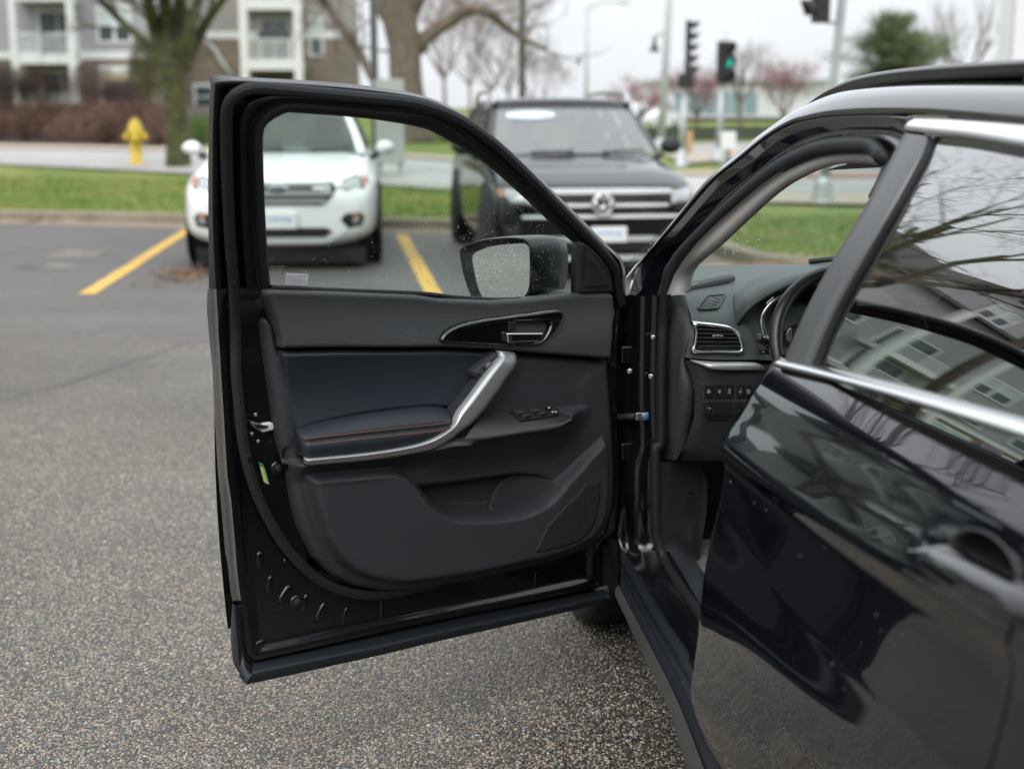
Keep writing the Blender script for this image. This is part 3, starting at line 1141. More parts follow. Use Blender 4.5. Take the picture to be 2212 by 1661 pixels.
# ------------------------------------------------------------------ hydrant
M_HYD = mat('hydrant_yellow', (.66, .47, .03), .45, var=(9, .12), coat=.3)
M_HYDO = mat('hydrant_nut_orange', (.65, .30, .04), .5)
g = ground_hit(296, 357)
hy = empty('fire_hydrant', g)
Hh = atd(300, 254, g.y).z - g.z
def hp(r, z):
    return (r, z * Hh)
mb = MB()
mb.lathe([hp(.15, -.02), hp(.15, .05), hp(.135, .06), hp(.105, .08), hp(.10, .5), hp(.112, .52), hp(.112, .66), hp(.15, .67), hp(.15, .72)], g, 20)
mb.build('barrel', M_HYD, hy)
mb = MB()
mb.lathe([hp(.145, .722), hp(.145, .745), hp(.128, .75), hp(.118, .82), hp(.09, .90), hp(.055, .945), hp(.04, .955)], g, 20)
mb.build('bonnet', M_HYD, hy)
mb = MB()
mb.lathe([hp(.032, .956), hp(.032, 1.0)], g, 5, smooth=False)
mb.build('operating_nut', M_HYDO, hy)
for dx, rr, ln in ((1, .062, .20), (-1, .062, .19)):
    mb = MB()
    mb.lathe([(rr * .8, .08), (rr * .8, ln - .06), (rr * 1.15, ln - .055), (rr * 1.15, ln), (rr * .4, ln + .01), (rr * .35, ln + .035)], g + Vector((0, 0, Hh * .59)), 14, (dx, -.25, 0))
    mb.build('nozzle_cap', M_HYD, hy)
mb = MB()
mb.lathe([(.075, .08), (.075, .13), (.098, .135), (.098, .19), (.04, .2), (.035, .235)], g + Vector((0, 0, Hh * .57)), 14, (.25, -1, 0))
mb.build('pumper_cap', M_HYD, hy)
tag(hy, 'yellow fire hydrant on the lawn beside the mossy tree', 'hydrant')
# ------------------------------------------------------------------ poles, cabinet, signals
M_GALV = mat('galvanised_steel', (.42, .45, .45), .45, .55, var=(3, .08))
M_POLED = mat('dark_pole_paint', (.12, .125, .13), .5)
M_POLEP = mat('pale_pole_paint', (.47, .50, .50), .5)
M_SIGB = mat('signal_black', (.018, .018, .02), .55)
M_CAB = mat('cabinet_grey', (.36, .37, .35), .55, var=(2, .06))
M_WHITEP = mat('white_panel', (.72, .73, .72), .5)
M_TAN = mat('tan_sign', (.50, .32, .17), .6)
M_LENSD = mat('dark_lens', (.05, .03, .02), .25)
M_LENSG = mat('green_lens', (.0, .35, .28), .3, emit=((.02, .75, .58), .9))
def pole(name, u, v, d, r0, r1, top, label, m, base=None, lean=0.0, cat='pole'):
    """round tapered pole standing on the ground at depth d"""
    p = atd(u, v, d)
    z0 = zt1(p.x, p.y) if base is None else base
    b = Vector((p.x, p.y, z0))
    root = empty(name, b)
    mb = MB()
    mb.tube([b, b + Vector((lean * .5, 0, top * .5)), b + Vector((lean, 0, top))], [r0, (r0 + r1) / 2, r1], 12)
    mb.build('shaft', m, root)
    mb = MB()
    mb.lathe([(r0 * 2.1, -.05), (r0 * 2.1, .03), (r0 * 1.7, .05), (r0 * 1.5, .22), (r0 * 1.05, .27)], b, 12)
    mb.build('base', m, root)
    return tag(root, label, cat), b
pole('lamp_pole', 812, 330, 23.5, .062, .055, 7.5, 'dark grey straight pole rising behind the white car', M_POLED)
pole('lamp_pole', 1128, 230, 42, .10, .08, 10, 'thin grey pole rising behind the dark SUV\'s left roof corner', M_POLED)
r3, b3 = pole('street_lamp', 1266, 260, 58, .10, .07, 5.05, 'pale street lamp with a curved arm reaching right above the dark SUV', M_POLEP, cat='street lamp')
mb = MB()
tp = b3 + Vector((0, 0, 5.0))
mb.tube(spl([tp - Vector((0, 0, .1)), tp + Vector((.4, 0, .12)), tp + Vector((1.0, 0, .2)), tp + Vector((1.35, 0, .17))], 8), .04, 8)
mb.build('arm', M_POLEP, r3)
mb = MB()
mb.ball(tp + Vector((1.45, 0, .15)), .28, .14, .06)
mb.build('lamp_head', M_POLEP, r3)
mb = MB()
mb.tube([tp + Vector((0, 0, -1.9)), tp + Vector((-.3, 0, -1.9)), tp + Vector((-.33, 0, -2.0))], .025, 6)
mb.ball(tp + Vector((-.33, 0, -2.1)), .11)
mb.build('camera', M_SIGB, r3)
r4, b4 = pole('bell_lamp_post', 1428, 280, 44, .12, .085, 7.0, 'tall grey post with a small black bell lamp on its left', M_POLEP, lean=.28, cat='lamp post')
mb = MB()
q = atd(1437, 78, 44)
e_ = atd(1414, 86, 44)
mb.tube([q, (q + e_) / 2 + Vector((0, 0, .12)), e_], .02, 6)
mb.lathe([(.03, .1), (.05, -.05), (.08, -.2), (.16, -.33), (.16, -.36)], e_, 12)
mb.build('bell_lamp', M_SIGB, r4)
# sign board on two legs behind the white car
g = ground_hit(842, 383)
cb = empty('sign_board', g)
sx = g.y / 3072.0
mb = MB()
w_ = 28 * sx
ht = 1.55
mb.box(g.x - w_, g.y - .12, g.z + .22, g.x + w_ + .03, g.y + .12, g.z + ht)
mb.build('panel', M_CAB, cb, bevel=.015)
for dx in (-.7, .8):
    mb = MB()
    mb.box(g.x + dx * w_ - .03, g.y - .05, g.z - .1, g.x + dx * w_ + .03, g.y + .05, g.z + .225)
    mb.build('leg', M_CAB, cb)
tag(cb, 'grey metal sign board on two short legs behind the white car\'s mirror', 'sign')
def signal_head(root, c, n, face, w=.34, lit=None, h=.34, depth=.2, visor=.24):
    """black signal head of n sections at c (top centre), lenses towards 'face'"""
    f = Vector(face).normalized()
    sx_ = Vector((-f.y, f.x, 0))
    mb = MB()
    mb.obox(c - Vector((0, 0, n * h / 2)), sx_ * w / 2, f * depth / 2, Vector((0, 0, n * h / 2)))
    mb.build('housing', M_SIGB, root, bevel=.02)
    for i in range(n):
        o = c - Vector((0, 0, h * (i + .5))) + f * depth / 2
        rv = min(.15, h * .36)
        mb = MB()
        mb.lathe([(.001, .025), (rv * .47, .018), (rv * .9, .004)], o, 16, f)
        mb.build('lens', M_LENSG if lit == i else M_LENSD, root)
        rws = []
        for k in range(13):
            a = math.pi * (-.18 + 1.36 * k / 12)
            e1 = o + sx_ * rv * math.cos(a) + Vector((0, 0, rv * math.sin(a)))
            ln = visor * (.55 + .45 * max(0, math.sin(a)))
            rws.append([e1, e1 + f * ln, e1 * 1.0 + f * ln + (e1 - o).normalized() * .008, e1 + (e1 - o).normalized() * .008])
        mb = MB()
        mb.loft(rws, True)
        mb.build('visor', M_SIGB, root)
# five-section head seen from its side
g = ground_hit(1471, 362)
sA = empty('traffic_signal', g)
topA = atd(1488, 45, g.y)
mb = MB()
mb.tube([g, Vector((atd(1478, 200, g.y).x, g.y, atd(1478, 200, g.y).z))], [.075, .065], 12)
mb.lathe([(.16, -.05), (.16, .05), (.12, .1), (.09, .4)], g, 12)
mb.build('post', M_GALV, sA)
mb = MB()
o_ = atd(1481, 176, g.y)
mb.obox(o_, Vector((.15, 0, 0)), Vector((0, .13, 0)), Vector((0, 0, .15)))
mb.build('pedestrian_head', M_SIGB, sA, bevel=.02)
mb = MB()
o_ = atd(1480, 305, g.y)
mb.obox(o_ + Vector((.08, 0, 0)), Vector((.07, 0, 0)), Vector((0, .06, 0)), Vector((0, 0, .2)))
mb.build('push_button_box', M_TAN, sA, bevel=.01)
hA = (topA.z - o_.z) * .0 + (atd(1488, 45, g.y).z - atd(1488, 165, g.y).z) / 5
signal_head(sA, topA, 5, (1, -.25, 0), .26, None, hA, .09, .2)
tag(sA, 'five-section traffic signal seen from its side on a galvanised post', 'traffic signal')
g = ground_hit(1550, 352)
sB = empty('traffic_signal', g)
topB = atd(1568, 90, g.y)
mb = MB()
e_ = atd(1560, 180, g.y)
mb.tube([g, e_], [.075, .06], 12)
mb.lathe([(.15, -.05), (.15, .05), (.11, .1), (.085, .35)], g, 12)
mb.build('post', M_GALV, sB)
signal_head(sB, topB, 3, (.55, -.85, 0), .34, 1, (topB.z - e_.z) / 3, .2, .2)
tag(sB, 'traffic signal showing a green light, right of the five-section signal', 'traffic signal')
g = ground_hit(1777, 442)
sC = empty('traffic_signal', g)
mb = MB()
t1 = atd(1800, 180, g.y)
t2 = atd(1822, -20, g.y)
mb.tube([g, t1, t2, t2 + (t2 - t1) * .8], [.075, .062, .058, .055], 14)
mb.build('post', M_GALV, sC)
mb = MB()
mb.lathe([(.17, -.05), (.17, .03), (.15, .06), (.12, .3), (.082, .38)], g, 8, smooth=False)
mb.build('base', M_GALV, sC)
c_ = atd(1776, -62, g.y)
signal_head(sC, c_, 2, (-1, -.15, 0), .3, None, .335, .17, .19)
mb = MB()
mb.tube([atd(1776, 47, g.y), atd(1795, 50, g.y), atd(1812, 50, g.y)], .022, 8)
mb.build('bracket', M_GALV, sC)
tag(sC, 'traffic signal hanging on the tall post nearest the black car', 'traffic signal')
g = ground_hit(1572, 372)
ws = empty('sign_post', g)
mb = MB()
e_ = atd(1573, 322, g.y)
mb.tube([g, e_], .045, 8)
mb.build('post', M_POLED, ws)
mb = MB()
o_ = atd(1573, 305, g.y)
mb.obox(o_, Vector((.14, 0, 0)), Vector((0, .06, 0)), Vector((0, 0, .17)))
mb.build('box', M_WHITEP, ws, bevel=.02)
tag(ws, 'small white box on a dark post below the green traffic signal', 'sign post')
# white pylon behind the roof
p = atd(2200, 200, 30)
pz = empty('white_pylon', (p.x, p.y, zt1(p.x, p.y)))
mb = MB()
mb.box(p.x - .36, p.y - .3, 0, p.x + .5, p.y + .4, 8.5)
mb.build('column', M_WHITEP, pz, bevel=.02)
mb = MB()
mb.box(p.x - .34, p.y - .31, 0.1, p.x - .29, p.y - .302, 8.4)
mb.build('edge_strip', M_GALV, pz)
tag(pz, 'white square pylon column at the photo\'s top right corner', 'pylon')
# far fence
M_FENC = mat('dark_green_fence', (.06, .075, .05), .7, var=(2, .2))
fa, fb_ = atd(1400, 320, 52), atd(1740, 310, 56)
fr_ = empty('low_fence', (fa.x, fa.y, zt1(fa.x, fa.y)))
for i in range(13):
    p = fa.lerp(fb_, i / 12)
    mb = MB()
    mb.box(p.x - .04, p.y - .04, 0, p.x + .04, p.y + .04, .85)
    mb.build('post', M_FENC, fr_)
    if i < 12:
        q = fa.lerp(fb_, (i + 1) / 12)
        mb = MB()
        d = (q - p)
        d.z = 0
        mb.obox(((p.x + q.x) / 2, (p.y + q.y) / 2, .5), d * .49, Vector((0, .015, 0)), Vector((0, 0, .32)))
        mb.build('panel', M_FENC, fr_)
tag(fr_, 'low dark green fence across the far street', 'fence')
# far pale building with a glazed front
M_FARB = mat('far_wall', (.60, .62, .62), .7)
M_FARG = mat('far_glass', (.20, .30, .32), .2)
p = atd(1640, 260, 130)
fb = empty('far_building', (p.x, p.y, .3))
mb = MB()
mb.box(p.x - 9, p.y, .3, p.x + 6, p.y + 12, 3.6)
mb.build('wall', M_FARB, fb)
mb = MB()
mb.box(p.x - 9.4, p.y - .4, 3.605, p.x + 6.4, p.y + 12, 4.0)
mb.build('roof', M_GALV, fb)
for i in range(6):
    mb = MB()
    mb.box(p.x - 7.6 + i * 1.25, p.y - .06, .9, p.x - 6.5 + i * 1.25, p.y - .004, 2.9)
    mb.build('window', M_FARG, fb)
tag(fb, 'low pale building with a glazed front far beyond the blossoming trees', 'building')
# ------------------------------------------------------------------ apartment block
M_SID = mat('grey_siding', (.345, .35, .36), .7, var=(.6, .05))
M_SIDT = mat('taupe_siding', (.32, .30, .285), .7, var=(.6, .05))
M_TRIM = mat('white_trim', (.70, .71, .71), .55)
M_ROOF = two_tone('shingles', (.07, .068, .07), (.045, .044, .046), 6, .9, .4, 20)
M_WIN = mat('window_glass', (.055, .075, .085), .08, spec=.9)
M_WINL = mat('window_blind', (.50, .58, .56), .35)
def stone_mat():
    m, nt, b, nn, ll = nodes('stone_veneer')
    tcn = nn.new('ShaderNodeTexCoord')
    mp_ = nn.new('ShaderNodeMapping')
    mp_.inputs['Rotation'].default_value = (math.pi / 2, 0, 0)
    ll.new(tcn.outputs['Object'], mp_.inputs['Vector'])
    br = nn.new('ShaderNodeTexBrick')
    br.inputs['Scale'].default_value = 1.0
    br.inputs['Color1'].default_value = (.27, .20, .145, 1)
    br.inputs['Color2'].default_value = (.17, .145, .125, 1)
    br.inputs['Mortar'].default_value = (.13, .115, .10, 1)
    br.inputs['Mortar Size'].default_value = .012
    br.inputs['Brick Width'].default_value = .45
    br.inputs['Row Height'].default_value = .16
    ll.new(mp_.outputs[0], br.inputs['Vector'])
    ll.new(br.outputs['Color'], b.inputs['Base Color'])
    b.inputs['Roughness'].default_value = .9
    return m
M_STONE = stone_mat()
p0 = atd(300, 230, 74)
ab = empty('apartment_building', (p0.x, p0.y, 1.4))
def bwin(x, y, z0, z1, w, panes=2, root=ab, blind=True):
    """double-hung window: frame, mullion and rails, panes behind"""
    mb = MB()
    t = .12
    mb.box(x - w / 2 - t, y - .09, z0 - t, x + w / 2 + t, y - .003, z0)
    mb.box(x - w / 2 - t, y - .09, z1, x + w / 2 + t, y - .003, z1 + t * 1.3)
    mb.box(x - w / 2 - t, y - .085, z0, x - w / 2, y - .003, z1)
    mb.box(x + w / 2, y - .085, z0, x + w / 2 + t, y - .003, z1)
    for i in range(1, panes):
        c = x - w / 2 + w * i / panes
        mb.box(c - .08, y - .08, z0, c + .08, y - .003, z1)
    zm = (z0 + z1) / 2
    mb.box(x - w / 2, y - .07, zm - .035, x + w / 2, y - .003, zm + .035)
    f = mb.build('window', M_TRIM, root)
    for i in range(panes):
        a0 = x - w / 2 + w * i / panes + .02
        a1 = x - w / 2 + w * (i + 1) / panes - .02
        for (zz0, zz1, mm) in ((z0, zm, M_WIN), (zm, z1, M_WINL if blind else M_WIN)):
            mb = MB()
            mb.box(a0, y - .045, zz0, a1, y - .006, zz1)
            mb.build('pane', mm, f)
def bwall(x0, x1, y, z0, z1, m, root=ab, deep=9):
    mb = MB()
    mb.box(x0, y, z0, x1, y + deep, z1)
    return mb.build('wall', m, root)
def band(x0, x1, y, z0, z1, root=ab, out=.06, m=None):
    mb = MB()
    mb.box(x0, y - out, z0, x1, y - .002, z1)
    return mb.build('trim_band', m or M_TRIM, root)
def balcony(x0, x1, y, zf, rail=1.0, out=1.5, root=ab, slab=.4, door=(.3, .9), doorh=2.1):
    mb = MB()
    mb.box(x0 - .15, y - out, zf - slab, x1 + .15, y - .003, zf)
    s_ = mb.build('balcony', M_TRIM, root)
    mb = MB()
    n = max(4, int((x1 - x0) / .14))
    yy = y - out + .08
    for i in range(n + 1):
        x = x0 + (x1 - x0) * i / n
        mb.box(x - .022, yy - .02, zf + .08, x + .022, yy + .02, zf + rail)
    mb.box(x0, yy - .035, zf + rail, x1, yy + .035, zf + rail + .07)
    mb.box(x0, yy - .03, zf + .02, x1, yy + .03, zf + .085)
    mb.build('railing', M_TRIM, s_)
    mb = MB()
    mb.box(x0 + (x1 - x0) * door[0] - .1, y - .06, zf, x0 + (x1 - x0) * door[1] + .1, y - .004, zf + doorh + .1)
    d_ = mb.build('sliding_door', M_TRIM, root)
    for k in range(2):
        a = x0 + (x1 - x0) * (door[0] + (door[1] - door[0]) * k / 2) + .03
        e = x0 + (x1 - x0) * (door[0] + (door[1] - door[0]) * (k + 1) / 2) - .03
        mb = MB()
        mb.box(a, y - .09, zf + .1, e, y - .062, zf + doorh)
        mb.build('pane', M_WIN, d_)
def column(x, y, z0, z1, root=ab, w=.2):
    mb = MB()
    mb.box(x - w, y - w, z0, x + w, y + w, z1)
    return mb.build('column', M_TRIM, root)
YL = 72.0
def ux(u, d):
    return atd(u, 150, d).x
def vz(v, d):
    return atd(600, v, d).z
# left wing (siding over a stone ground floor)
xl0, xl1 = -36.0, ux(345, YL)
zb_ = 1.2
z2, z3, z4 = vz(128, YL), vz(128, YL) + 2.95, vz(128, YL) + 5.9
bwall(xl0, xl1, YL, z2, z4 + 2.7, M_SID)
bwall(xl0, xl1 + .02, YL + .02, zb_ - 1, z2, M_STONE)
band(xl0, xl1 + .04, YL, z2 - .02, z2 + .35)
for k in range(3):
    zf = (z2 - 2.75, z2 + .12, z3 + .12)[k]
    bx0, bx1 = ux(38, YL - 1.5), ux(153, YL - 1.5)
    balcony(bx0, bx1, YL, zf, out=1.5, door=(.28, .97))
    bwin(ux(252, YL), YL, zf + .75, zf + 2.25, 1.5)
    balcony(bx0 - 11.5, bx1 - 11.5, YL, zf, out=1.5, door=(.28, .97))
    bwin(bx0 - 3.2, YL, zf + .75, zf + 2.25, 1.6)
    bwin(bx0 - 6.2, YL, zf + .75, zf + 2.25, 1.6)
for xx in (bx0 - .1, bx1 + .1, bx0 - 11.6, bx1 - 11.4):
    column(xx, YL - 1.38, zb_, z4 + 2.6, w=.17)
# right wing
YR = 75.0
xr0, xr1 = xl1 - .5, ux(736, YR)
zs = vz(80, YR)
bwall(xr0, xr1, YR, zs + .001, z4 + 2.9, M_SIDT)
bwall(xr0, xr1 + .03, YR - .03, zb_ - 1, zs, M_STONE)
band(xr0, xr1 + .05, YR - .03, zs - .1, zs + .25)
cx0, cx1 = ux(531, YR - 1.7), ux(643, YR - 1.7)
zfr = vz(132, YR - 1.7)
balcony(cx0, cx1, YR - .03, zfr, out=1.7, slab=.45, door=(.2, .75))
balcony(cx0, cx1, YR - .03, zfr + 2.95, out=1.7, slab=.45, door=(.2, .75))
for xx in (cx0 - .05, cx1 + .05):
    column(xx, YR - 1.55, zb_, z4 + 2.8, w=.2)
mb = MB()
mb.box(cx0 + .25, YR - .1, zb_ + .2, cx1 - .3, YR - .034, zfr - .75)
mb.build('porch_opening', M_WIN, ab)
mb = MB()
mb.tube([(ux(447, YR - .3), YR - .25, vz(88, YR)), (ux(503, YR - .3), YR - .25, vz(168, YR))], .11, 8)
mb.build('downpipe', M_TRIM, ab)
bwin(ux(685, YR), YR - .03, vz(118, YR), vz(40, YR) - .1, .55, 1)
bwin(ux(440, YR), YR - .03, vz(232, YR), vz(188, YR), .9, 1, blind=False)
bwin(ux(685, YR), YR - .03, vz(118, YR) + 2.95, vz(40, YR) + 2.85, .55, 1)
mb = MB()
mb.box(xr1 - .02, YR - .16, zb_, xr1 + .12, YR - .04, z4 + 2.8)
mb.build('corner_post', M_STONE, ab)
# stone porch roof between the wings
mb = MB()
xq0, xq1 = ux(225, YL - 2.2), ux(372, YL - 2.2)
zq = vz(158, YL - 2.2)
mb.box(xq0, YL - 2.2, zb_ - .5, xq1, YL - .1, zq - .45)
pz_ = mb.build('stone_porch', M_STONE, ab)
mb = MB()
mb.box(xq0 - .2, YL - 2.4, zq - .45, xq1 + .2, YL - .1, zq)
mb.build('porch_roof', M_SAND, pz_)
# wing towards the left of the lot, with gables
YC = 38.0
xc0, xc1 = -58.0, -20.6
zc_ = .5
c2, c3, c4 = zc_ + 2.85, zc_ + 5.75, zc_ + 8.65
bwall(xc0, xc1, YC, c2, c4 + 2.7, M_SID, deep=9)
bwall(xc0, xc1 + .02, YC - .03, zc_ - 1, c2, M_STONE, deep=9)
band(xc0, xc1 + .04, YC - .03, c2 - .02, c2 + .35)
for k in range(3):
    zf = (c2 - 2.75, c2 + .12, c3 + .12)[k]
    for x in (-21.3, -28.2, -31.4, -38.4, -41.6, -48.6, -51.8):
        bwin(x, YC - (.03 if k == 0 else 0), zf + .75, zf + 2.25, 1.7)
    for x in (-26.2, -36.4, -46.6):
        balcony(x, x + 3.2, YC - (.03 if k == 0 else 0), zf, out=1.5)
for x in (-26.2, -23.0, -36.4, -33.2, -46.6, -43.4):
    column(x, YC - 1.4, zc_, c4 + 2.6, w=.17)
def roof(x0, x1, y0, y1, z, h):
    ym = (y0 + y1) / 2
    mb = MB()
    mb.prism([(x0, y0, z), (x0, ym, z + h), (x0, y1, z)], (x1 - x0, 0, 0))
    return mb.build('roof', M_ROOF, ab)
roof(xl0 - .5, xl1 + .5, YL - .7, YL + 10, z4 + 2.7, 3.0)
roof(xr0 - .2, xr1 + .6, YR - .7, YR + 10, z4 + 2.91, 3.0)
roof(xc0 - .5, xc1 + .6, YC - .7, YC + 10, c4 + 2.7, 3.6)
for gx_ in (-24.6, -34.8, -45.0):
    mb = MB()
    zz = c4 + 2.72
    mb.prism([(gx_ - 4.4, YC - .02, zz), (gx_ + 4.4, YC - .02, zz), (gx_, YC - .02, zz + 3.4)], (0, 6, 0))
    gb = mb.build('gable', M_SID, ab)
    mb = MB()
    for s_ in (-1, 1):
        e0, e1 = Vector((gx_ + s_ * 4.9, 0, zz - .15)), Vector((gx_, 0, zz + 3.62))
        d = (e1 - e0)
        mb.add([e0 + Vector((0, YC - .5, 0)), e1 + Vector((0, YC - .5, 0)), e1 + Vector((0, YC + 6.1, 0)), e0 + Vector((0, YC + 6.1, 0)),
                e0 + Vector((0, YC - .5, .25)), e1 + Vector((0, YC - .5, .25)), e1 + Vector((0, YC + 6.1, .25)), e0 + Vector((0, YC + 6.1, .25))],
               [(0, 1, 2, 3), (4, 7, 6, 5), (0, 4, 5, 1), (3, 2, 6, 7), (0, 3, 7, 4), (1, 5, 6, 2)])
    mb.build('gable_roof', M_ROOF, gb)
    bwin(gx_, YC - .02, zz + .5, zz + 1.7, 1.2, 2)
tag(ab, 'grey and stone three-storey apartment block with white balconies behind the lawn', 'building')
# utility pole and tree off to the left, seen mirrored in the black car's rear window
M_WOOD = two_tone('weathered_wood', (.11, .09, .07), (.07, .058, .05), 6, .9, .5, 30)
up = empty('utility_pole', (-15.5, 23.3, .15))
mb = MB()
mb.tube([(-15.5, 23.3, -.2), (-15.5, 23.3, 11.2)], [.17, .12], 12)
mb.build('shaft', M_WOOD, up)
for z in (10.2, 9.3):
    mb = MB()
    mb.obox((-15.5, 23.12, z), Vector((1.35, .3, 0)), Vector((-.02, .07, 0)), Vector((0, 0, .09)))
    mb.build('cross_arm', M_WOOD, up)
tag(up, 'wooden utility pole with two cross arms, mirrored in the black car\'s rear window', 'utility pole')
bare_tree('bare_tree', (-10.2, 21.6, zt1(-10.2, 21.6)), 14, .24, 'wide bare tree mirrored in the black car\'s rear window', M_BARK, M_TWIG, 5, 77, 7, .46, -.5, .62, None, None, up=.05, droop=.22)

# added building, unseen behind the camera, to darken what gloss paint mirrors
sh = empty('added_showroom', (0, -24, 0))
M_SHW = mat('added_showroom_panel', (.20, .20, .205), .6, var=(.5, .1))
mb = MB()
mb.box(-34, -36, 0, 30, -24, 6.2)
mb.build('wall', M_SHW, sh)
mb = MB()
mb.box(-34.6, -36.6, 6.205, 30.6, -23.2, 6.8)
mb.build('roof', M_POLED, sh)
for i in range(12):
    mb = MB()
    mb.box(-31 + i * 5, -23.99, .3, -27 + i * 5, -23.9, 4.6)
    w_ = mb.build('window', M_WIN, sh)
    for k in (1, 2):
        mb = MB()
        mb.box(-31 + i * 5 + k * 1.33 - .04, -23.895, .3, -31 + i * 5 + k * 1.33 + .04, -23.86, 4.6)
        mb.build('mullion', M_POLED, w_)
tag(sh, 'added dark glazed building unseen behind the camera, darkening gloss reflections', 'building')
for x, sd_, lab in ((-17, 91, 'added unseen bare tree behind and left of the camera'), (-6, 92, 'added unseen bare tree straight behind the camera'), (9, 93, 'added unseen bare tree behind and right of the camera')):
    bare_tree('bare_tree', (x, -19, 0), 8.5, .16, lab, M_BARK, M_TWIG, 4, sd_, 7, .25, 0, .7, 'added bare trees behind the camera', None, up=.15)  # added out of view, to darken the horizon that gloss paint reflects
# ------------------------------------------------------------------ parked cars
M_CARW = mat('white_car_paint', (.80, .82, .82), .25, coat=.7)
M_CARD = mat('charcoal_car_paint', (.0042, .0044, .0072), .10, spec=.2, coat=.45)
M_TYRE = mat('tyre_rubber', (.012, .012, .013), .8)
M_RIM = mat('wheel_alloy', (.35, .36, .37), .3, .9)
M_CLAD = mat('black_cladding', (.016, .017, .018), .6)
M_CHROME = mat('chrome', (.82, .83, .84), .12, 1.0)
M_BARW = mat('satin_grille_bar', (.50, .51, .51), .3, .5)
M_BARS = mat('bright_grille_bar', (.88, .89, .90), .28, .1)
M_SATIN = mat('satin_silver', (.50, .51, .52), .32, .9)
M_SKID = mat('silver_skid', (.52, .53, .53), .42, .2)
M_LAMP = mat('headlamp_lens', (.34, .355, .36), .10, .2, coat=1.0)
M_LAMPB = mat('headlamp_inner', (.06, .065, .07), .2, .5)
M_AMBER = mat('amber_reflector', (.50, .22, .12), .25)
M_PLATE = mat('dealer_plate', (.78, .80, .80), .4)
M_BLUE = mat('blue_print', (.10, .22, .50), .5)
M_PBLUE = mat('pale_blue_print', (.34, .50, .74), .5)
M_NAVY = mat('navy_badge', (.05, .07, .12), .3)
M_GRBLK = mat('grille_black', (.010, .010, .011), .4)
M_GLW = glass('windscreen_glass', (.5, .6, .56), .055)
M_GLW2 = glass('bright_windscreen_glass', (.5, .6, .56), .17)
M_GLS = glass('side_window_glass', (.16, .19, .18), .10)
M_SEAT = mat('dark_interior', (.028, .028, .03), .8)
M_STKW = mat('sticker_white', (.80, .82, .86), .5)

def sect(spec, y):
    """half width, lower edge, upper edge and corner power of the body at distance y behind the nose"""
    t = spec['sections']
    for i in range(len(t) - 1):
        if t[i][0] <= y <= t[i + 1][0]:
            a, b = t[i], t[i + 1]
            k = (y - a[0]) / (b[0] - a[0])
            return [a[j] + (b[j] - a[j]) * k for j in range(1, 5)]
    return list(t[-1][1:5])
def yfront(spec, x, z):
    lo, hi = 0.0, 1.6
    for _ in range(26):
        m = .5 * (lo + hi)
        w, z0, z1, p = sect(spec, m)
        zc, hh = (z0 + z1) / 2, (z1 - z0) / 2
        if (abs(x) / w) ** p + (abs(z - zc) / hh) ** p <= 1:
            hi = m
        else:
            lo = m
    return hi
def fpatch(spec, poly, out, m, name, root, thick=.03, n=0):
    """a plate that follows the nose of the car: poly in (x, z) seen from the front"""
    if n:
        poly = [tuple(p) for p in spl(poly, n, True)]
    fr = [Vector((x, yfront(spec, x, z) - out, z)) for x, z in poly]
    c = Vector((sum(p[0] for p in poly) / len(poly), 0, sum(p[1] for p in poly) / len(poly)))
    c.y = yfront(spec, c.x, c.z) - out
    mb = MB()
    k = len(fr)
    bk = [p + Vector((0, thick, 0)) for p in fr]
    mid = [(p * .5 + c * .5) for p in fr]
    for q in mid:
        q.y = yfront(spec, q.x, q.z) - out
    mb.add(fr + mid + [c] + bk, [(i, (i + 1) % k, k + (i + 1) % k, k + i) for i in range(k)] + [(k + i, k + (i + 1) % k, 2 * k) for i in range(k)]
           + [(i, 2 * k + 1 + i, 2 * k + 1 + (i + 1) % k, (i + 1) % k) for i in range(k)], False)
    return mb.build(name, m, root, local=True)
def fbar(spec, x0, x1, zc, h, out, m, name, root, n=17, curve=0.0, taper=0.0):
    """a bar across the nose, following it"""
    rws = [[], [], [], []]
    for i in range(n):
        x = x0 + (x1 - x0) * i / (n - 1)
        k = abs(2 * i / (n - 1) - 1)
        z = zc(x) if callable(zc) else zc + curve * k * k
        hh = h * (1 - taper * k ** 3)
        y = yfront(spec, x, z) - out
        rws[0].append((x, y + .05, z + hh / 2))
        rws[1].append((x, y, z + hh * .42))
        rws[2].append((x, y, z - hh * .42))
        rws[3].append((x, y + .05, z - hh / 2))
    mb = MB()
    mb.loft(rws, False)
    return mb.build(name, m, root, local=True)
def wheel(root, x, y, r, w, face):
    mb = MB()
    mb.lathe([(r * .62, -w / 2), (r * .93, -w / 2), (r, -w * .36), (r, w * .36), (r * .93, w / 2), (r * .62, w / 2)], (x, y, r), 30, (1, 0, 0))
    wo = mb.build('wheel', M_TYRE, root, local=True)
    mb = MB()
    xo = x + face * w * .40
    mb.lathe([(r * .62, 0), (r * .60, face * .01), (r * .55, -face * .03), (r * .54, -face * .12)], (xo, y, r), 28, (1, 0, 0), cap=False)
    for k in range(5):
        a = 2 * math.pi * k / 5 + .3
        d = Vector((0, math.cos(a), math.sin(a)))
        t = Vector((0, -math.sin(a), math.cos(a)))
        c = Vector((xo, y, r))
        mb.add([c + d * r * .1 + t * .05, c + d * r * .57 + t * .035, c + d * r * .57 - t * .035, c + d * r * .1 - t * .05,
                c + d * r * .1 + t * .05 - Vector((face * .04, 0, 0)), c + d * r * .57 + t * .035 - Vector((face * .04, 0, 0)), c + d * r * .57 - t * .035 - Vector((face * .04, 0, 0)), c + d * r * .1 - t * .05 - Vector((face * .04, 0, 0))],
               [(0, 1, 2, 3), (0, 4, 5, 1), (3, 2, 6, 7)])
    mb.lathe([(r * .16, 0), (r * .14, face * .02), (.001, face * .022)], (xo, y, r), 14, (1, 0, 0))
    mb.build('rim', M_RIM, wo, local=True)
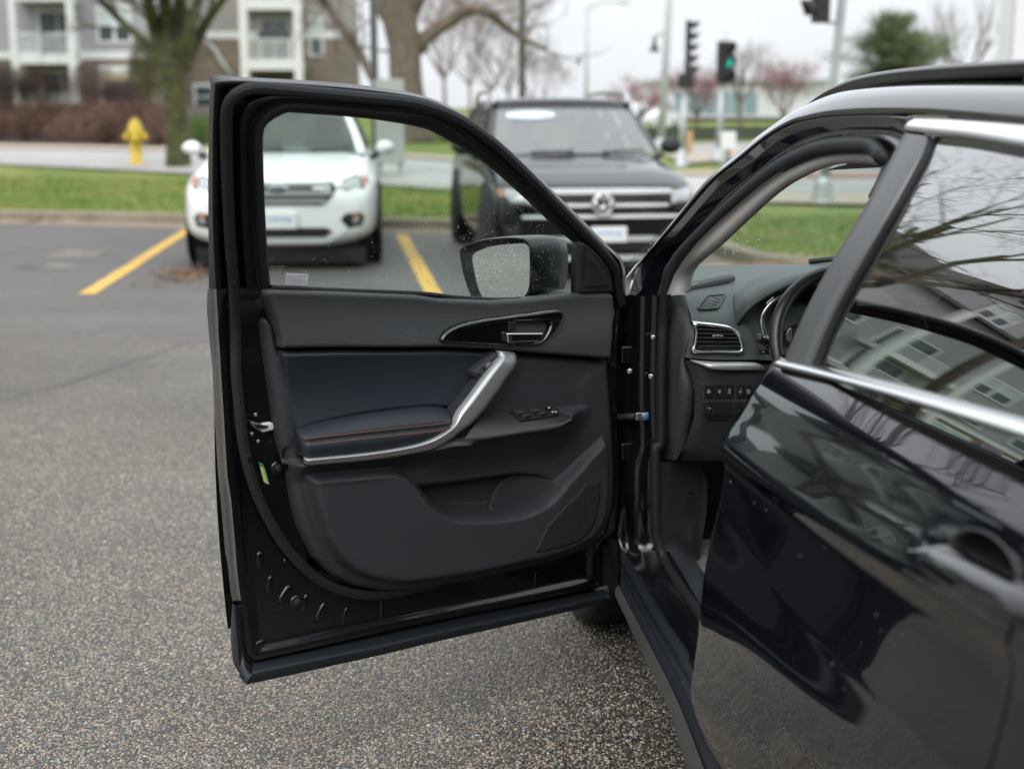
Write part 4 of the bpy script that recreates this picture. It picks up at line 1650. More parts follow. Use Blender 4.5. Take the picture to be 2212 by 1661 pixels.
def parked(name, loc, rz, spec, paint, label):
    root = empty(name, loc, rz)
    Lg = spec['length']
    # lower body
    ys = [0, .02, .05, .09, .14, .2, .3, .42, .6, .8, 1.0, 1.2, 1.4, 1.8, 2.4, 3.0, 3.6, 4.1, Lg - .25, Lg - .1, Lg]
    rws = []
    for y in ys:
        w, z0, z1, p = sect(spec, y)
        zc, hh = (z0 + z1) / 2, (z1 - z0) / 2
        rw = []
        for j in range(40):
            a = 2 * math.pi * j / 40
            ca, sa = math.cos(a), math.sin(a)
            rw.append((w * math.copysign(abs(ca) ** (2 / p), ca), y, zc + hh * math.copysign(abs(sa) ** (2 / p), sa)))
        rws.append(rw)
    mb = MB()
    mb.loft(rws, True, True, True)
    body = mb.build('body', paint, root, local=True, sub=1)
    # sills, arches
    for s in (-1, 1):
        for wy in (spec['axle'][0], spec['axle'][1]):
            w = sect(spec, wy)[0]
            mb = MB()
            rws = []
            for k in range(13):
                a = math.pi * k / 12
                r0, r1 = spec['wr'] + .05, spec['wr'] + .12
                rws.append([(s * (w - .02), wy + math.cos(a) * r1, spec['wr'] + math.sin(a) * r1), (s * (w + .012), wy + math.cos(a) * r1, spec['wr'] + math.sin(a) * r1),
                            (s * (w + .012), wy + math.cos(a) * r0, spec['wr'] + math.sin(a) * r0), (s * (w - .12), wy + math.cos(a) * r0, spec['wr'] + math.sin(a) * r0)])
            mb.loft(rws, False)
            mb.build('arch_trim', M_CLAD, root, local=True)
            mb = MB()
            mb.lathe([(spec['wr'] + .05, 0), (spec['wr'] + .05, s * .012)], (s * (w + .001), wy, spec['wr']), 24, (1, 0, 0))
            mb.build('wheel_well', M_GRBLK, root, local=True)
            wheel(root, s * (w - .085), wy, spec['wr'], .24, s)
    # greenhouse: pillars and roof
    g = spec['cabin']
    def ring(y0, y1, w0, w1, z, crown=0.0):
        pts = []
        for i in range(9):
            x = -w0 + 2 * w0 * i / 8
            pts.append((x, y0 + g['bow'] * (x / w0) ** 2, z + crown * (1 - (x / w0) ** 2)))
        for i in range(9):
            x = w1 - 2 * w1 * i / 8
            pts.append((x, y1 - .12 * (x / w1) ** 2, z + crown * (1 - (x / w1) ** 2)))
        return pts
    rings = []
    for k in range(7):
        t = k / 6
        e = t ** 1.15
        rings.append(ring(g['y0'] + (g['y0t'] - g['y0']) * t, g['y1'] + (g['y1t'] - g['y1']) * e, g['w0'] + (g['w0t'] - g['w0']) * e, g['w1'] + (g['w1t'] - g['w1']) * e, g['z0'] + (g['z1'] - g['z0']) * t, .015))
    def shrink(r, f, dz):
        c = Vector((0, (r[4][1] + r[13][1]) / 2, 0))
        return [(p[0] * f, c.y + (p[1] - c.y) * f, p[2] + dz) for p in r]
    top = rings[-1]
    mb = MB()
    mb.loft([top, shrink(top, .97, g['crown'] * .55), shrink(top, .88, g['crown'] * .85), shrink(top, .6, g['crown']), shrink(top, .02, g['crown'] * 1.05)], True, True)
    mb.build('roof', paint, root, local=True)
    # A and D pillars, one mesh per pillar
    def pil(i0, i1, name_, m_):
        mb = MB()
        rws = [[r[i] for i in range(i0, i1 + 1)] for r in rings]
        mb.loft(rws, True)
        return mb.build(name_, m_, root, local=True)
    def lerp_ring(r, a):
        n = len(r)
        i = int(math.floor(a)) % n
        k = a - math.floor(a)
        p, q = Vector(r[i]), Vector(r[(i + 1) % n])
        return p.lerp(q, k)
    def wallpart(a0, a1, name_, m_, t0=0, t1=6, inset=0.0, n=7, par=None):
        mb = MB()
        rws = []
        for k in range(13):
            t = t0 + (t1 - t0) * k / 12
            i = min(int(t), 5)
            f = t - i
            rw = []
            for j in range(n):
                a = a0 + (a1 - a0) * j / (n - 1)
                p = lerp_ring(rings[i], a).lerp(lerp_ring(rings[i + 1], a), f)
                rw.append((p.x * (1 - inset), p.y, p.z))
            rws.append(rw)
        mb.loft(rws, True)
        return mb.build(name_, m_, par or root, local=True)
    pw = spec['pillar']
    ws_ = wallpart(pw, 8 - pw, 'windscreen', spec.get('screen', M_GLW), .15, 5.75, 0, 15)
    wallpart(-.001, pw, 'pillar', paint, n=4)
    wallpart(8 - pw, 8.001, 'pillar', paint, n=4)
    wallpart(pw, 8 - pw, 'windscreen_header', paint, 5.75, 6, 0, 12)
    wallpart(pw, 8 - pw, 'cowl', M_CLAD, 0, .15, 0, 12)
    # sides run between ring point 8 and 9 (car's left) and 17 and 0
    for a0, sgn in ((8.0, 1), (17.0, -1)):
        fs_ = ((.0, .10), (.13, .42), (.46, .74), (.80, 1.0))
        if sgn < 0:
            fs_ = tuple((1 - b_, 1 - a_) for a_, b_ in fs_)
        for q, (c0, c1) in enumerate(fs_):
            kind_ = q
            if kind_ in (1, 2):
                wallpart(a0 + c0, a0 + c1, 'side_window', M_GLS, .3, 5.2, 0, 6)
                wallpart(a0 + c0, a0 + c1, 'window_sill', paint, 0, .3, 0, 6)
                wallpart(a0 + c0, a0 + c1, 'window_header', paint, 5.2, 6, 0, 6)
            elif kind_ == 0:
                wallpart(a0 + c0, a0 + c1, 'pillar', paint, n=3)
            else:
                wallpart(a0 + c0, a0 + c1, 'pillar', paint, n=3)
        allb = sorted([0.0] + [x for f_ in fs_ for x in f_] + [1.0])
        for i in range(1, len(allb) - 1, 2):
            if allb[i + 1] - allb[i] > .01:
                wallpart(a0 + allb[i], a0 + allb[i + 1], 'pillar', M_CLAD, n=3)
    wallpart(9.0, 17.0, 'tailgate', M_GLS, n=11)
    # seats and wheel inside
    for s in (-1, 1):
        mb = MB()
        mb.box(s * .38 - .25, g['y0t'] + .35, .7, s * .38 + .25, g['y0t'] + .5, g['z0'] + .12)
        mb.box(s * .38 - .13, g['y0t'] + .36, g['z0'] + .14, s * .38 + .13, g['y0t'] + .46, g['z0'] + .36)
        mb.build('seat', M_SEAT, root, local=True, bevel=.04)
    mb = MB()
    mb.box(-g['w0'] * .88, g['y0'] + .32, g['z0'] - .25, g['w0'] * .88, g['y0'] + .75, g['z0'] - .03)
    mb.build('dashboard', M_SEAT, root, local=True)
    mb = MB()
    mb.lathe([(.19, -.015), (.205, 0), (.19, .015), (.175, 0), (.19, -.015)], (.38, g['y0'] + .82, g['z0'] - .02), 20, (0, .9, .35), cap=False)
    mb.build('steering_wheel', M_SEAT, root, local=True)
    mb = MB()
    mb.box(-.12, g['y0t'] + .02, g['z1'] - .17, .12, g['y0t'] + .05, g['z1'] - .09)
    mb.build('rear_view_mirror', M_SEAT, root, local=True)
    # door mirrors
    for s in (-1, 1):
        mx_ = spec['mirror']
        mb = MB()
        c = (s * mx_[0], mx_[1], mx_[2])
        rws = []
        for i in range(9):
            t = i / 8
            rr = (math.sin(math.pi * (t * .93 + .04))) ** .55
            rws.append([(c[0] + s * (t - .5) * mx_[3], c[1] + .075 * rr * math.cos(2 * math.pi * j / 14) + (t * .03), c[2] + mx_[4] * rr * math.sin(2 * math.pi * j / 14) * (1 if math.sin(2 * math.pi * j / 14) > 0 else .85)) for j in range(14)])
        mb.loft(rws, True, True, True)
        mo = mb.build('door_mirror', spec.get('mirror_mat', paint), root, local=True)
        mb = MB()
        mb.tube([(s * (mx_[0] - mx_[3] * .35), c[1] + .01, c[2] - mx_[4] * .8), (s * (mx_[0] - mx_[3] * .75), c[1] + .03, c[2] - mx_[4] * 1.25)], [.03, .035], 8)
        mb.build('mirror_foot', M_CLAD, mo, local=True)
    # wipers
    for s in (-.45, .25):
        mb = MB()
        p = [(s, g['y0'] + .01, g['z0'] + .035), (s + .2, g['y0'] + .015, g['z0'] + .045), (s + .42, g['y0'] + .03, g['z0'] + .05)]
        mb.tube(p, .012, 5)
        mb.build('wiper', M_CLAD, root, local=True)
    tag(root, label, 'car', 'cars parked against the kerb')
    return root, body
# --- the white compact SUV
specW = {'length': 4.5, 'wr': .335, 'axle': (.92, 3.6), 'pillar': .42, 'mirror': (1.0, 1.62, 1.10, .20, .078),
         'sections': [(0, .56, .30, .72, 3.2), (.02, .66, .255, .765, 3.2), (.05, .74, .235, .80, 3.3), (.09, .80, .22, .835, 3.4), (.14, .845, .21, .865, 3.5), (.2, .875, .205, .895, 3.6), (.3, .905, .20, .935, 3.8),
                      (.42, .918, .20, .965, 4.0), (.6, .922, .20, .995, 4.2), (.8, .922, .20, 1.02, 4.2), (1.0, .92, .20, 1.045, 4.4), (1.2, .915, .20, 1.07, 4.6), (1.4, .915, .20, 1.09, 5), (3.0, .915, .20, 1.11, 5), (4.25, .90, .22, 1.1, 4.5), (4.5, .80, .3, 1.0, 4)],
         'cabin': {'y0': 1.16, 'y1': 4.35, 'w0': .80, 'w1': .80, 'z0': 1.06, 'y0t': 1.98, 'y1t': 4.0, 'w0t': .58, 'w1t': .58, 'z1': 1.56, 'bow': .16, 'crown': .08}}
wc, wb = parked('white_compact_car', (-2.19, 13.42, 0), .085, specW, M_CARW, 'white SUV facing the camera, framed in the open door\'s window')
# hexagonal grille: dark opening with three bars
fpatch(specW, [(-.50, .83), (.50, .83), (.545, .77), (.50, .69), (.40, .615), (-.40, .615), (-.50, .69), (-.545, .77)], .006, M_GRBLK, 'grille', wc)
for zc, hw, h in ((.805, .46, .04), (.725, .50, .052), (.655, .44, .04)):
    fbar(specW, -hw, hw, zc, h, .02, M_BARW, 'grille_bar', wc)
mb = MB()
mb.lathe([(.10, 0), (.10, .016), (.001, .018)], (0, yfront(specW, 0, .765) - .016, .765), 22, (0, -1, 0))
for v_i, v_ in enumerate(mb.v):
    mb.v[v_i] = (v_[0], v_[1], .765 + (v_[2] - .765) * .43)
em = mb.build('emblem', M_CHROME, wc, local=True)
mb = MB()
mb.lathe([(.09, 0), (.09, .004), (.001, .006)], (0, yfront(specW, 0, .765) - .034, .765), 22, (0, -1, 0))
for v_i, v_ in enumerate(mb.v):
    mb.v[v_i] = (v_[0], v_[1], .765 + (v_[2] - .765) * .40)
mb.build('emblem_field', M_NAVY, em, local=True)
text('Ford', .062, M_CHROME, em, 'emblem_script', frame_mtx((0, yfront(specW, 0, .765) - .0405, .765), (1, 0, 0), (0, 0, 1)), font_shear=.3, local=True)
for s in (-1, 1):
    fpatch(specW, [(s * .545, .775), (s * .60, .845), (s * .72, .885), (s * .835, .90), (s * .85, .82), (s * .80, .76), (s * .64, .745)], .004, M_LAMPB, 'headlight', wc)
    hl = fpatch(specW, [(s * .56, .775), (s * .61, .835), (s * .72, .87), (s * .77, .872), (s * .77, .775), (s * .64, .755)], .012, M_LAMP, 'headlight_lens', wc)
    fpatch(specW, [(s * .785, .875), (s * .832, .885), (s * .84, .83), (s * .80, .785), (s * .785, .78)], .013, M_AMBER, 'indicator', wc)
    fo = fpatch(specW, [(s * .575, .475), (s * .62, .535), (s * .76, .545), (s * .80, .50), (s * .775, .42), (s * .65, .395)], .006, M_GRBLK, 'fog_light_recess', wc)
    fpatch(specW, [(s * .68, .445), (s * .74, .45), (s * .755, .49), (s * .70, .50)], .014, M_LAMP, 'fog_light', fo)
    fpatch(specW, [(s * .69, .505), (s * .755, .50), (s * .75, .535), (s * .69, .53)], .014, M_AMBER, 'fog_reflector', fo)
fpatch(specW, [(-.44, .405), (.44, .405), (.50, .365), (.42, .315), (-.42, .315), (-.50, .365)], .006, M_GRBLK, 'lower_intake', wc)
fbar(specW, -.62, .62, lambda x: .282 + .10 * max(0, abs(x) - .44) * 4, .055, .022, M_SKID, 'skid_plate', wc)
mb = MB()
mb.box(-.80, .16, .06, .80, .7, .2)
mb.build('undertray', M_GRBLK, wc, local=True)
def plate(root, spec, z0, z1, hw, dx=0.0):
    y = yfront(spec, 0, (z0 + z1) / 2) - .045
    mb = MB()
    mb.box(dx - hw, y, z0, dx + hw, y + .04, z1)
    p = mb.build('licence_plate', M_PLATE, root, local=True, bevel=.012)
    mb = MB()
    h = z1 - z0
    zc = (z0 + z1) / 2 + h * .1
    for i in range(13):                       # the pale blue lettering, too soft in the photograph to read
        x = dx - hw * .62 + i * hw * .085
        mb.obox((x, y - .002, zc + random.uniform(-.004, .004)), Vector((hw * .026, 0, 0)), Vector((0, .001, 0)), Vector((h * .02, 0, h * random.uniform(.07, .11))))
    mb.obox((dx + hw * .56, y - .002, zc - h * .06), Vector((hw * .10, 0, h * .05)), Vector((0, .001, 0)), Vector((-h * .04, 0, h * .12)))
    mb.build('plate_lettering', M_PBLUE, p, local=True)
    return p
plate(wc, specW, .395, .555, .17, 0.0)
# hood crease lines as raised ridges
# --- the charcoal SUV
specD = {'length': 4.85, 'wr': .36, 'axle': (.98, 3.85), 'pillar': .36, 'mirror': (1.06, 1.72, 1.135, .22, .092), 'mirror_mat': M_CLAD, 'screen': M_GLW2,
         'sections': [(0, .66, .20, .74, 4.2), (.02, .74, .17, .79, 4.2), (.05, .80, .155, .82, 4.4), (.09, .845, .145, .845, 4.6), (.14, .88, .14, .865, 4.8), (.2, .90, .14, .885, 5), (.3, .918, .14, .92, 5.2),
                      (.42, .922, .14, .955, 5.4), (.6, .925, .14, .985, 5.5), (.8, .925, .14, 1.01, 5.5), (1.0, .925, .14, 1.035, 5.6), (1.2, .925, .14, 1.06, 5.8), (1.4, .925, .14, 1.08, 6), (3.0, .925, .14, 1.10, 6), (4.6, .90, .18, 1.08, 5), (4.85, .82, .3, 1.0, 4)],
         'cabin': {'y0': 1.22, 'y1': 4.7, 'w0': .88, 'w1': .86, 'z0': 1.055, 'y0t': 1.95, 'y1t': 4.2, 'w0t': .725, 'w1t': .68, 'z1': 1.51, 'bow': .15, 'crown': .10}}
dc, db_ = parked('charcoal_car', (.80, 12.72, 0), .14, specD, M_CARD, 'charcoal SUV with chrome grille bars behind the open door')
fpatch(specD, [(-.62, .775), (.62, .775), (.60, .545), (-.60, .545)], .004, M_GRBLK, 'grille', dc)
for zc, hw, h in ((.785, .64, .05), (.665, .60, .034), (.565, .72, .034)):
    fbar(specD, -hw, hw, zc, h, .024, M_BARS, 'grille_bar', dc, taper=.3)
ye = yfront(specD, 0, .67)
mb = MB()
mb.lathe([(.098, 0), (.098, .03), (.085, .036), (.083, .03), (.001, .03)], (0, ye - .02, .675), 26, (0, -1, 0))
em = mb.build('emblem', M_GRBLK, dc, local=True)
mb = MB()
mb.lathe([(.099, 0), (.099, .012), (.084, .012), (.084, 0)], (0, ye - .05, .675), 26, (0, -1, 0), cap=False)
mb.build('emblem_ring', M_CHROME, em, local=True)
for pts in (((-.045, .755), (0, .69), (.045, .755)), ((-.075, .72), (-.038, .60), (0, .672), (.038, .60), (.075, .72))):
    mb = MB()
    for a, b_ in zip(pts[:-1], pts[1:]):
        mb.tube([(a[0], ye - .058, a[1]), (b_[0], ye - .058, b_[1])], .0095, 6)
    mb.build('emblem_letter', M_CHROME, em, local=True)
for s in (-1, 1):
    fpatch(specD, [(s * .60, .80), (s * .74, .81), (s * .875, .83), (s * .885, .74), (s * .82, .665), (s * .61, .645)], .004, M_LAMPB, 'headlight', dc)
    fpatch(specD, [(s * .635, .785), (s * .74, .795), (s * .85, .81), (s * .855, .75), (s * .80, .69), (s * .64, .675)], .014, M_LAMP, 'headlight_lens', dc)
    fpatch(specD, [(s * .862, .80), (s * .893, .805), (s * .893, .745), (s * .865, .73)], .016, M_AMBER, 'indicator', dc)
    fpatch(specD, [(s * .74, .50), (s * .86, .48), (s * .86, .33), (s * .70, .33)], .004, M_GRBLK, 'corner_intake', dc)
for zc, hw, lab in ((.33, .70, 1),):
    pass
fpatch(specD, [(-.62, .36), (.62, .36), (.70, .24), (-.70, .24)], .004, M_GRBLK, 'lower_intake', dc)
fbar(specD, -.72, .72, lambda x: .365 - max(0, abs(x) - .52) * .62, .05, .03, M_SKID, 'skid_hoop', dc)
fbar(specD, -.66, .66, .195, .05, .03, M_SKID, 'skid_plate', dc)
plate(dc, specD, .335, .475, .165, .06)
for s in (-1, 1):
    mb = MB()
    pts = [(s * .70, 2.1, 1.55), (s * .69, 2.2, 1.645), (s * .69, 2.5, 1.67), (s * .67, 3.4, 1.675), (s * .64, 4.0, 1.64), (s * .64, 4.1, 1.56)]
    mb.tube(spl(pts, 18), .022, 8)
    mb.build('roof_rail', M_SATIN, dc, local=True)
# oval sticker on the windscreen
def wpt(x, t, out=.012):
    g = specD['cabin']
    w0 = g['w0'] + (g['w0t'] - g['w0']) * t
    return Vector((x, g['y0'] + (g['y0t'] - g['y0']) * t + g['bow'] * (x / w0) ** 2 - out, g['z0'] + (g['z1'] - g['z0']) * t + .015 * (1 - (x / w0) ** 2)))
mb = MB()
c_ = (-.36, .83)
pts = [wpt(c_[0] + .24 * math.cos(a), c_[1] + .10 * math.sin(a)) for a in [2 * math.pi * i / 24 for i in range(24)]]
mb.add(pts, [tuple(range(24))])
st = mb.build('windscreen_sticker', M_STKW, dc, local=True)
pts = [wpt(c_[0] + .20 * math.cos(a), c_[1] + .075 * math.sin(a), .015) for a in [2 * math.pi * i / 24 for i in range(24)]]
mb = MB()
mb.tube(pts, .004, 4, closed=True)
mb.build('sticker_border', M_BLUE, st, local=True)
mb = MB()
for i in range(7):
    c = wpt(c_[0] - .14 + i * .047, c_[1] + (.012 if i % 2 else -.012), .018)
    mb.obox(c, Vector((.014, 0, 0)), Vector((0, .001, 0)), (wpt(0, .9) - wpt(0, .7)).normalized() * .014)
mb.build('sticker_lettering', M_PBLUE, st, local=True)
# --- two far vehicles
M_FARW = mat('far_white_paint', (.78, .79, .80), .35, coat=.5)
M_FARK = mat('far_dark_paint', (.03, .035, .04), .3, coat=.5)
def far_car(name, u, v, rz, paint, label, d):
    p = atd(u, v, d)
    root = empty(name, (p.x, p.y, zt1(p.x, p.y) + .05), rz)
    prof = [(-2.2, .35), (-2.25, .62), (-2.1, .82), (-1.2, .95), (-.55, 1.42), (.9, 1.46), (1.7, 1.0), (2.2, .92), (2.25, .4), (2.1, .3), (-2.1, .28)]
    mb = MB()
    rws = []
    for y, k in ((-.86, .97), (-.8, 1.0), (.8, 1.0), (.86, .97)):
        rws.append([(x * k, y * (1 - .16 * max(0, z - .95) / .5), z) for x, z in prof])
    mb.loft(rws, False, True, True)
    mb.build('body', paint, root, local=True, bevel=.05)
    for s in (-1, 1):
        mb = MB()
        q = [(-1.02, .98), (-.5, 1.36), (.85, 1.39), (1.45, 1.0)]
        mb.prism([(x, s * .865 * (1 - .16 * max(0, z - .95) / .5) + s * .012, z) for x, z in q], (0, -s * .02, 0))
        mb.build('side_window', M_WIN, root, local=True)
        for x in (-1.35, 1.35):
            mb = MB()
            mb.lathe([(.2, -.1), (.31, -.1), (.32, 0), (.31, .1), (.2, .1)], (x, s * .78, .3), 18, (0, 1, 0))
            mb.build('wheel', M_TYRE, root, local=True)
    return tag(root, label, 'car')
far_car('white_sedan', 1400, 290, 1.2, M_FARW, 'white car far away beyond the charcoal SUV\'s mirror', 66)
far_car('dark_sedan', 2035, 365, .1, M_FARK, 'dark car on the street seen through the black car\'s windscreen', 30)
# ------------------------------------------------------------------ the black car: materials
M_PAINT = mat('black_paint', (.003, .0036, .0056), .10, spec=.15, coat=1.0, coat_rough=.012)
M_SHELL = mat('black_inner_paint', (.0045, .005, .0065), .22, coat=.5, bump=(60, .05, 'noise', .002))
M_FRAME = mat('satin_black_frame', (.004, .0045, .0052), .26, spec=.20)
M_RUN = mat('glass_run_rubber', (.013, .0135, .0145), .65, spec=.3)
M_SEAL = mat('door_seal_rubber', (.017, .019, .021), .5, spec=.25, bump=(140, .12, 'noise', .001))
M_TRIMU = mat('grained_door_trim', (.043, .0465, .049), .50, spec=.36, bump=(380, .8, 'voronoi', .0012), var=(6, .06))
M_TRIML = mat('grained_lower_trim', (.030, .033, .037), .52, spec=.34, bump=(380, .75, 'voronoi', .0012), var=(5, .08))
M_LEATH = mat('navy_black_leather', (.018, .022, .029), .44, spec=.38, bump=(330, .35, 'voronoi', .0009), var=(4, .08))
M_GLOSS = mat('piano_black', (.004, .004, .0045), .04, coat=1.0)
M_HANDL = mat('brushed_silver', (.46, .465, .47), .34, .55)
M_ORANGE = mat('orange_thread', (.36, .125, .06), .8)
M_BUTT = mat('button_black', (.011, .0115, .0125), .42)
M_ICON = mat('icon_white', (.62, .64, .66), .5)
M_WPLAST = mat('white_plastic', (.66, .66, .61), .4)
M_ZINC = mat('zinc_bolt', (.55, .56, .57), .28, .95)
M_BOLTB = mat('blue_bolt', (.10, .22, .36), .35, .6)
M_LABG = mat('label_lime', (.35, .62, .05), .5)
M_LABG2 = mat('label_green', (.05, .36, .10), .5)
M_LABD = mat('label_dark', (.03, .035, .045), .6)
M_CLADD = mat('sill_cladding', (.0115, .014, .0175), .42, spec=.36, bump=(200, .10, 'noise', .001), var=(5, .15))
M_DGLASS = glass('door_glass', (.80, .875, .835), .055)
M_MIRR = mat('mirror_silver', (.80, .82, .82), .02, 1.0)
M_MHOUS = mat('mirror_housing', (.008, .0095, .010), .32, spec=.35, coat=.15)
def drop_mat():
    m = bpy.data.materials.new('water_drop')
    m.use_nodes = True
    b = m.node_tree.nodes['Principled BSDF']
    b.inputs['Base Color'].default_value = (.95, .97, .97, 1)
    b.inputs['Roughness'].default_value = .04
    b.inputs['IOR'].default_value = 1.33
    b.inputs['Transmission Weight'].default_value = .35
    return m
M_DROP = drop_mat()
def carbon():
    m, nt, b, nn, ll = nodes('striped_switch_trim')
    tcn = nn.new('ShaderNodeTexCoord')
    w = nn.new('ShaderNodeTexWave')
    w.wave_type = 'BANDS'
    w.bands_direction = 'DIAGONAL'
    w.inputs['Scale'].default_value = 55
    ll.new(tcn.outputs['Object'], w.inputs['Vector'])
    mx = nn.new('ShaderNodeMixRGB')
    mx.inputs[1].default_value = (.014, .015, .016, 1)
    mx.inputs[2].default_value = (.030, .031, .033, 1)
    ll.new(w.outputs['Fac'], mx.inputs[0])
    ll.new(mx.outputs[0], b.inputs['Base Color'])
    b.inputs['Roughness'].default_value = .36
    return m
M_CARB = carbon()
M_KNOB = mat('knob_grey', (.075, .077, .08), .35)
M_SWITCH = mat('switch_grey', (.045, .046, .048), .30)
def grille_mat():
    m, nt, b, nn, ll = nodes('speaker_mesh')
    tcn = nn.new('ShaderNodeTexCoord')
    v = nn.new('ShaderNodeTexVoronoi')
    v.inputs['Scale'].default_value = 330
    v.inputs['Randomness'].default_value = .35
    ll.new(tcn.outputs['Object'], v.inputs['Vector'])
    r = nn.new('ShaderNodeMapRange')
    r.inputs['From Min'].default_value = .28
    r.inputs['From Max'].default_value = .5
    ll.new(v.outputs['Distance'], r.inputs['Value'])
    mx = nn.new('ShaderNodeMixRGB')
    mx.inputs[1].default_value = (.002, .002, .002, 1)
    mx.inputs[2].default_value = (.014, .014, .014, 1)
    ll.new(r.outputs[0], mx.inputs[0])
    ll.new(mx.outputs[0], b.inputs['Base Color'])
    b.inputs['Roughness'].default_value = .5
    bn = nn.new('ShaderNodeBump')
    bn.inputs['Distance'].default_value = .002
    bn.inputs['Strength'].default_value = .8
    ll.new(r.outputs[0], bn.inputs['Height'])
    ll.new(bn.outputs[0], b.inputs['Normal'])
    return m
M_SPK = grille_mat()

suv = empty('black_suv', (HB.x, HB.y, 0))
tag(suv, 'black SUV in the foreground with its driver\'s door standing open', 'car')

# ------------------------------------------------------------------ shaping tools on the door plane
def arr(poly):
    return np.array([(p[0], p[1]) for p in poly], float)
def seg_dist(P, poly, closed=True):
    """distance from the points P (n, 2) to a polygon outline or polyline, and the nearest points"""
    A = poly
    B = np.roll(poly, -1, 0) if closed else poly[1:]
    if not closed:
        A = poly[:-1]
    best = np.full(len(P), 1e9)
    near = np.zeros_like(P)
    for a, b in zip(A, B):
        d = b - a
        L2 = d @ d
        if L2 < 1e-14:
            continue
        t = np.clip(((P - a) @ d) / L2, 0, 1)
        q = a + t[:, None] * d
        r = np.hypot(*(P - q).T)
        k = r < best
        best[k] = r[k]
        near[k] = q[k]
    return best, near
def inside(P, poly):
    x, y = P[:, 0], P[:, 1]
    c = np.zeros(len(P), bool)
    n = len(poly)
    j = n - 1
    for i in range(n):
        xi, yi = poly[i]
        xj, yj = poly[j]
        if yi != yj:
            c ^= ((yi > y) != (yj > y)) & (x < (xj - xi) * (y - yi) / (yj - yi) + xi)
        j = i
    return c
def sdist(P, poly):
    d, _ = seg_dist(P, poly)
    return np.where(inside(P, poly), d, -d)
def quarter(x, r):
    """rounded edge: 0 at the edge, 1 from r inwards"""
    t = np.clip(x / r, 0, 1)
    return np.sqrt(1 - (1 - t) ** 2)
def smooth01(x):
    t = np.clip(x, 0, 1)
    return t * t * (3 - 2 * t)
def tau_v(z):
    return np.where(z < 1.01, 0, np.where(z < 1.14, .52 * (z - 1.01) ** 2 / .26, .52 * (z - 1.075)))
DBn, Sn, Nn = np.array(DB), np.array(S), np.array(N)
def DWv(sz, t):
    P = DBn[None] + Sn[None] * sz[:, :1] + Nn[None] * (t + tau_v(sz[:, 1]))[:, None]
    P[:, 2] = sz[:, 1]
    return P
def SZ(px, t, n=0, closed=True):
    q = [Dsz(u, v, t) for u, v in px]
    if n:
        q = [(p[0], p[1]) for p in spl(q, n, closed)]
    return arr(q)
def hf(name, outline, tfun, m, parent, res=.0045, back=None, mapv=DWv):
    """a moulded panel: everything inside 'outline' (s, z) raised to tfun(points, edge distance)"""
    lo, hi = outline.min(0) - res, outline.max(0) + res
    nx_, ny_ = int((hi[0] - lo[0]) / res) + 2, int((hi[1] - lo[1]) / res) + 2
    gx_, gy_ = np.meshgrid(lo[0] + np.arange(nx_) * res, lo[1] + np.arange(ny_) * res)
    P = np.stack([gx_.ravel(), gy_.ravel()], -1)
    ins = inside(P, outline)
    I2 = ins.reshape(ny_, nx_)
    q = I2[:-1, :-1] | I2[1:, :-1] | I2[:-1, 1:] | I2[1:, 1:]
    idx = np.arange(nx_ * ny_).reshape(ny_, nx_)
    F_ = np.stack([idx[:-1, :-1][q], idx[:-1, 1:][q], idx[1:, 1:][q], idx[1:, :-1][q]], -1)
    used = np.unique(F_)
    out = used[~ins[used]]
    _, near = seg_dist(P[out], outline)
    P[out] = near
    Pu = P[used]
    d, _ = seg_dist(Pu, outline)
    t = tfun(Pu, d)
    remap = -np.ones(nx_ * ny_, int)
    remap[used] = np.arange(len(used))
    V = mapv(Pu, t)
    F_ = remap[F_]
    me = bpy.data.meshes.new(name)
    me.from_pydata(V.tolist(), [], F_.tolist())
    bm = bmesh.new()
    bm.from_mesh(me)
    bmesh.ops.remove_doubles(bm, verts=bm.verts, dist=1e-5)
    bmesh.ops.dissolve_degenerate(bm, edges=bm.edges, dist=1e-6)
    bmesh.ops.recalc_face_normals(bm, faces=bm.faces)
    bm.to_mesh(me)
    bm.free()
    me.polygons.foreach_set('use_smooth', [True] * len(me.polygons))
    if back is not None:
        n0 = len(outline)
        mbk = MB()
        e0 = mapv(outline, tfun(outline, np.zeros(n0)))
        e1 = mapv(outline, np.full(n0, back))
        mbk.loft([[Vector(p) for p in e0], [Vector(p) for p in e1]], True, True)
        b2 = bmesh.new()
        b2.from_mesh(me)
        vs_ = [b2.verts.new(v) for v in mbk.v]
        for f in mbk.f:
            fc = b2.faces.new([vs_[i] for i in f])
            fc.smooth = True
        b2.to_mesh(me)
        b2.free()
    me.materials.append(m)
    o = bpy.data.objects.new(name, me)
    COL.objects.link(o)
    if parent is not None:
        o.parent = parent
        if parent.name in INV:
            o.matrix_parent_inverse = INV[parent.name]
    return o
def path_px(px, t, n):
    """smooth path through picture points on the door, t given per point or once"""
    tt = t if isinstance(t, (list, tuple)) else [t] * len(px)
    return spl([Dp(u, v, k) for (u, v), k in zip(px, tt)], n)
def discs(px, r, h, m, name, parent, t, seg=14, dome=True, ax=None):
    p = Dp(*px, t)
    mb = MB()
    mb.lathe([(r, 0), (r, h * .6), (r * .8, h), (r * .001, h)], p, seg, ax or N)
    return mb.build(name, m, parent)

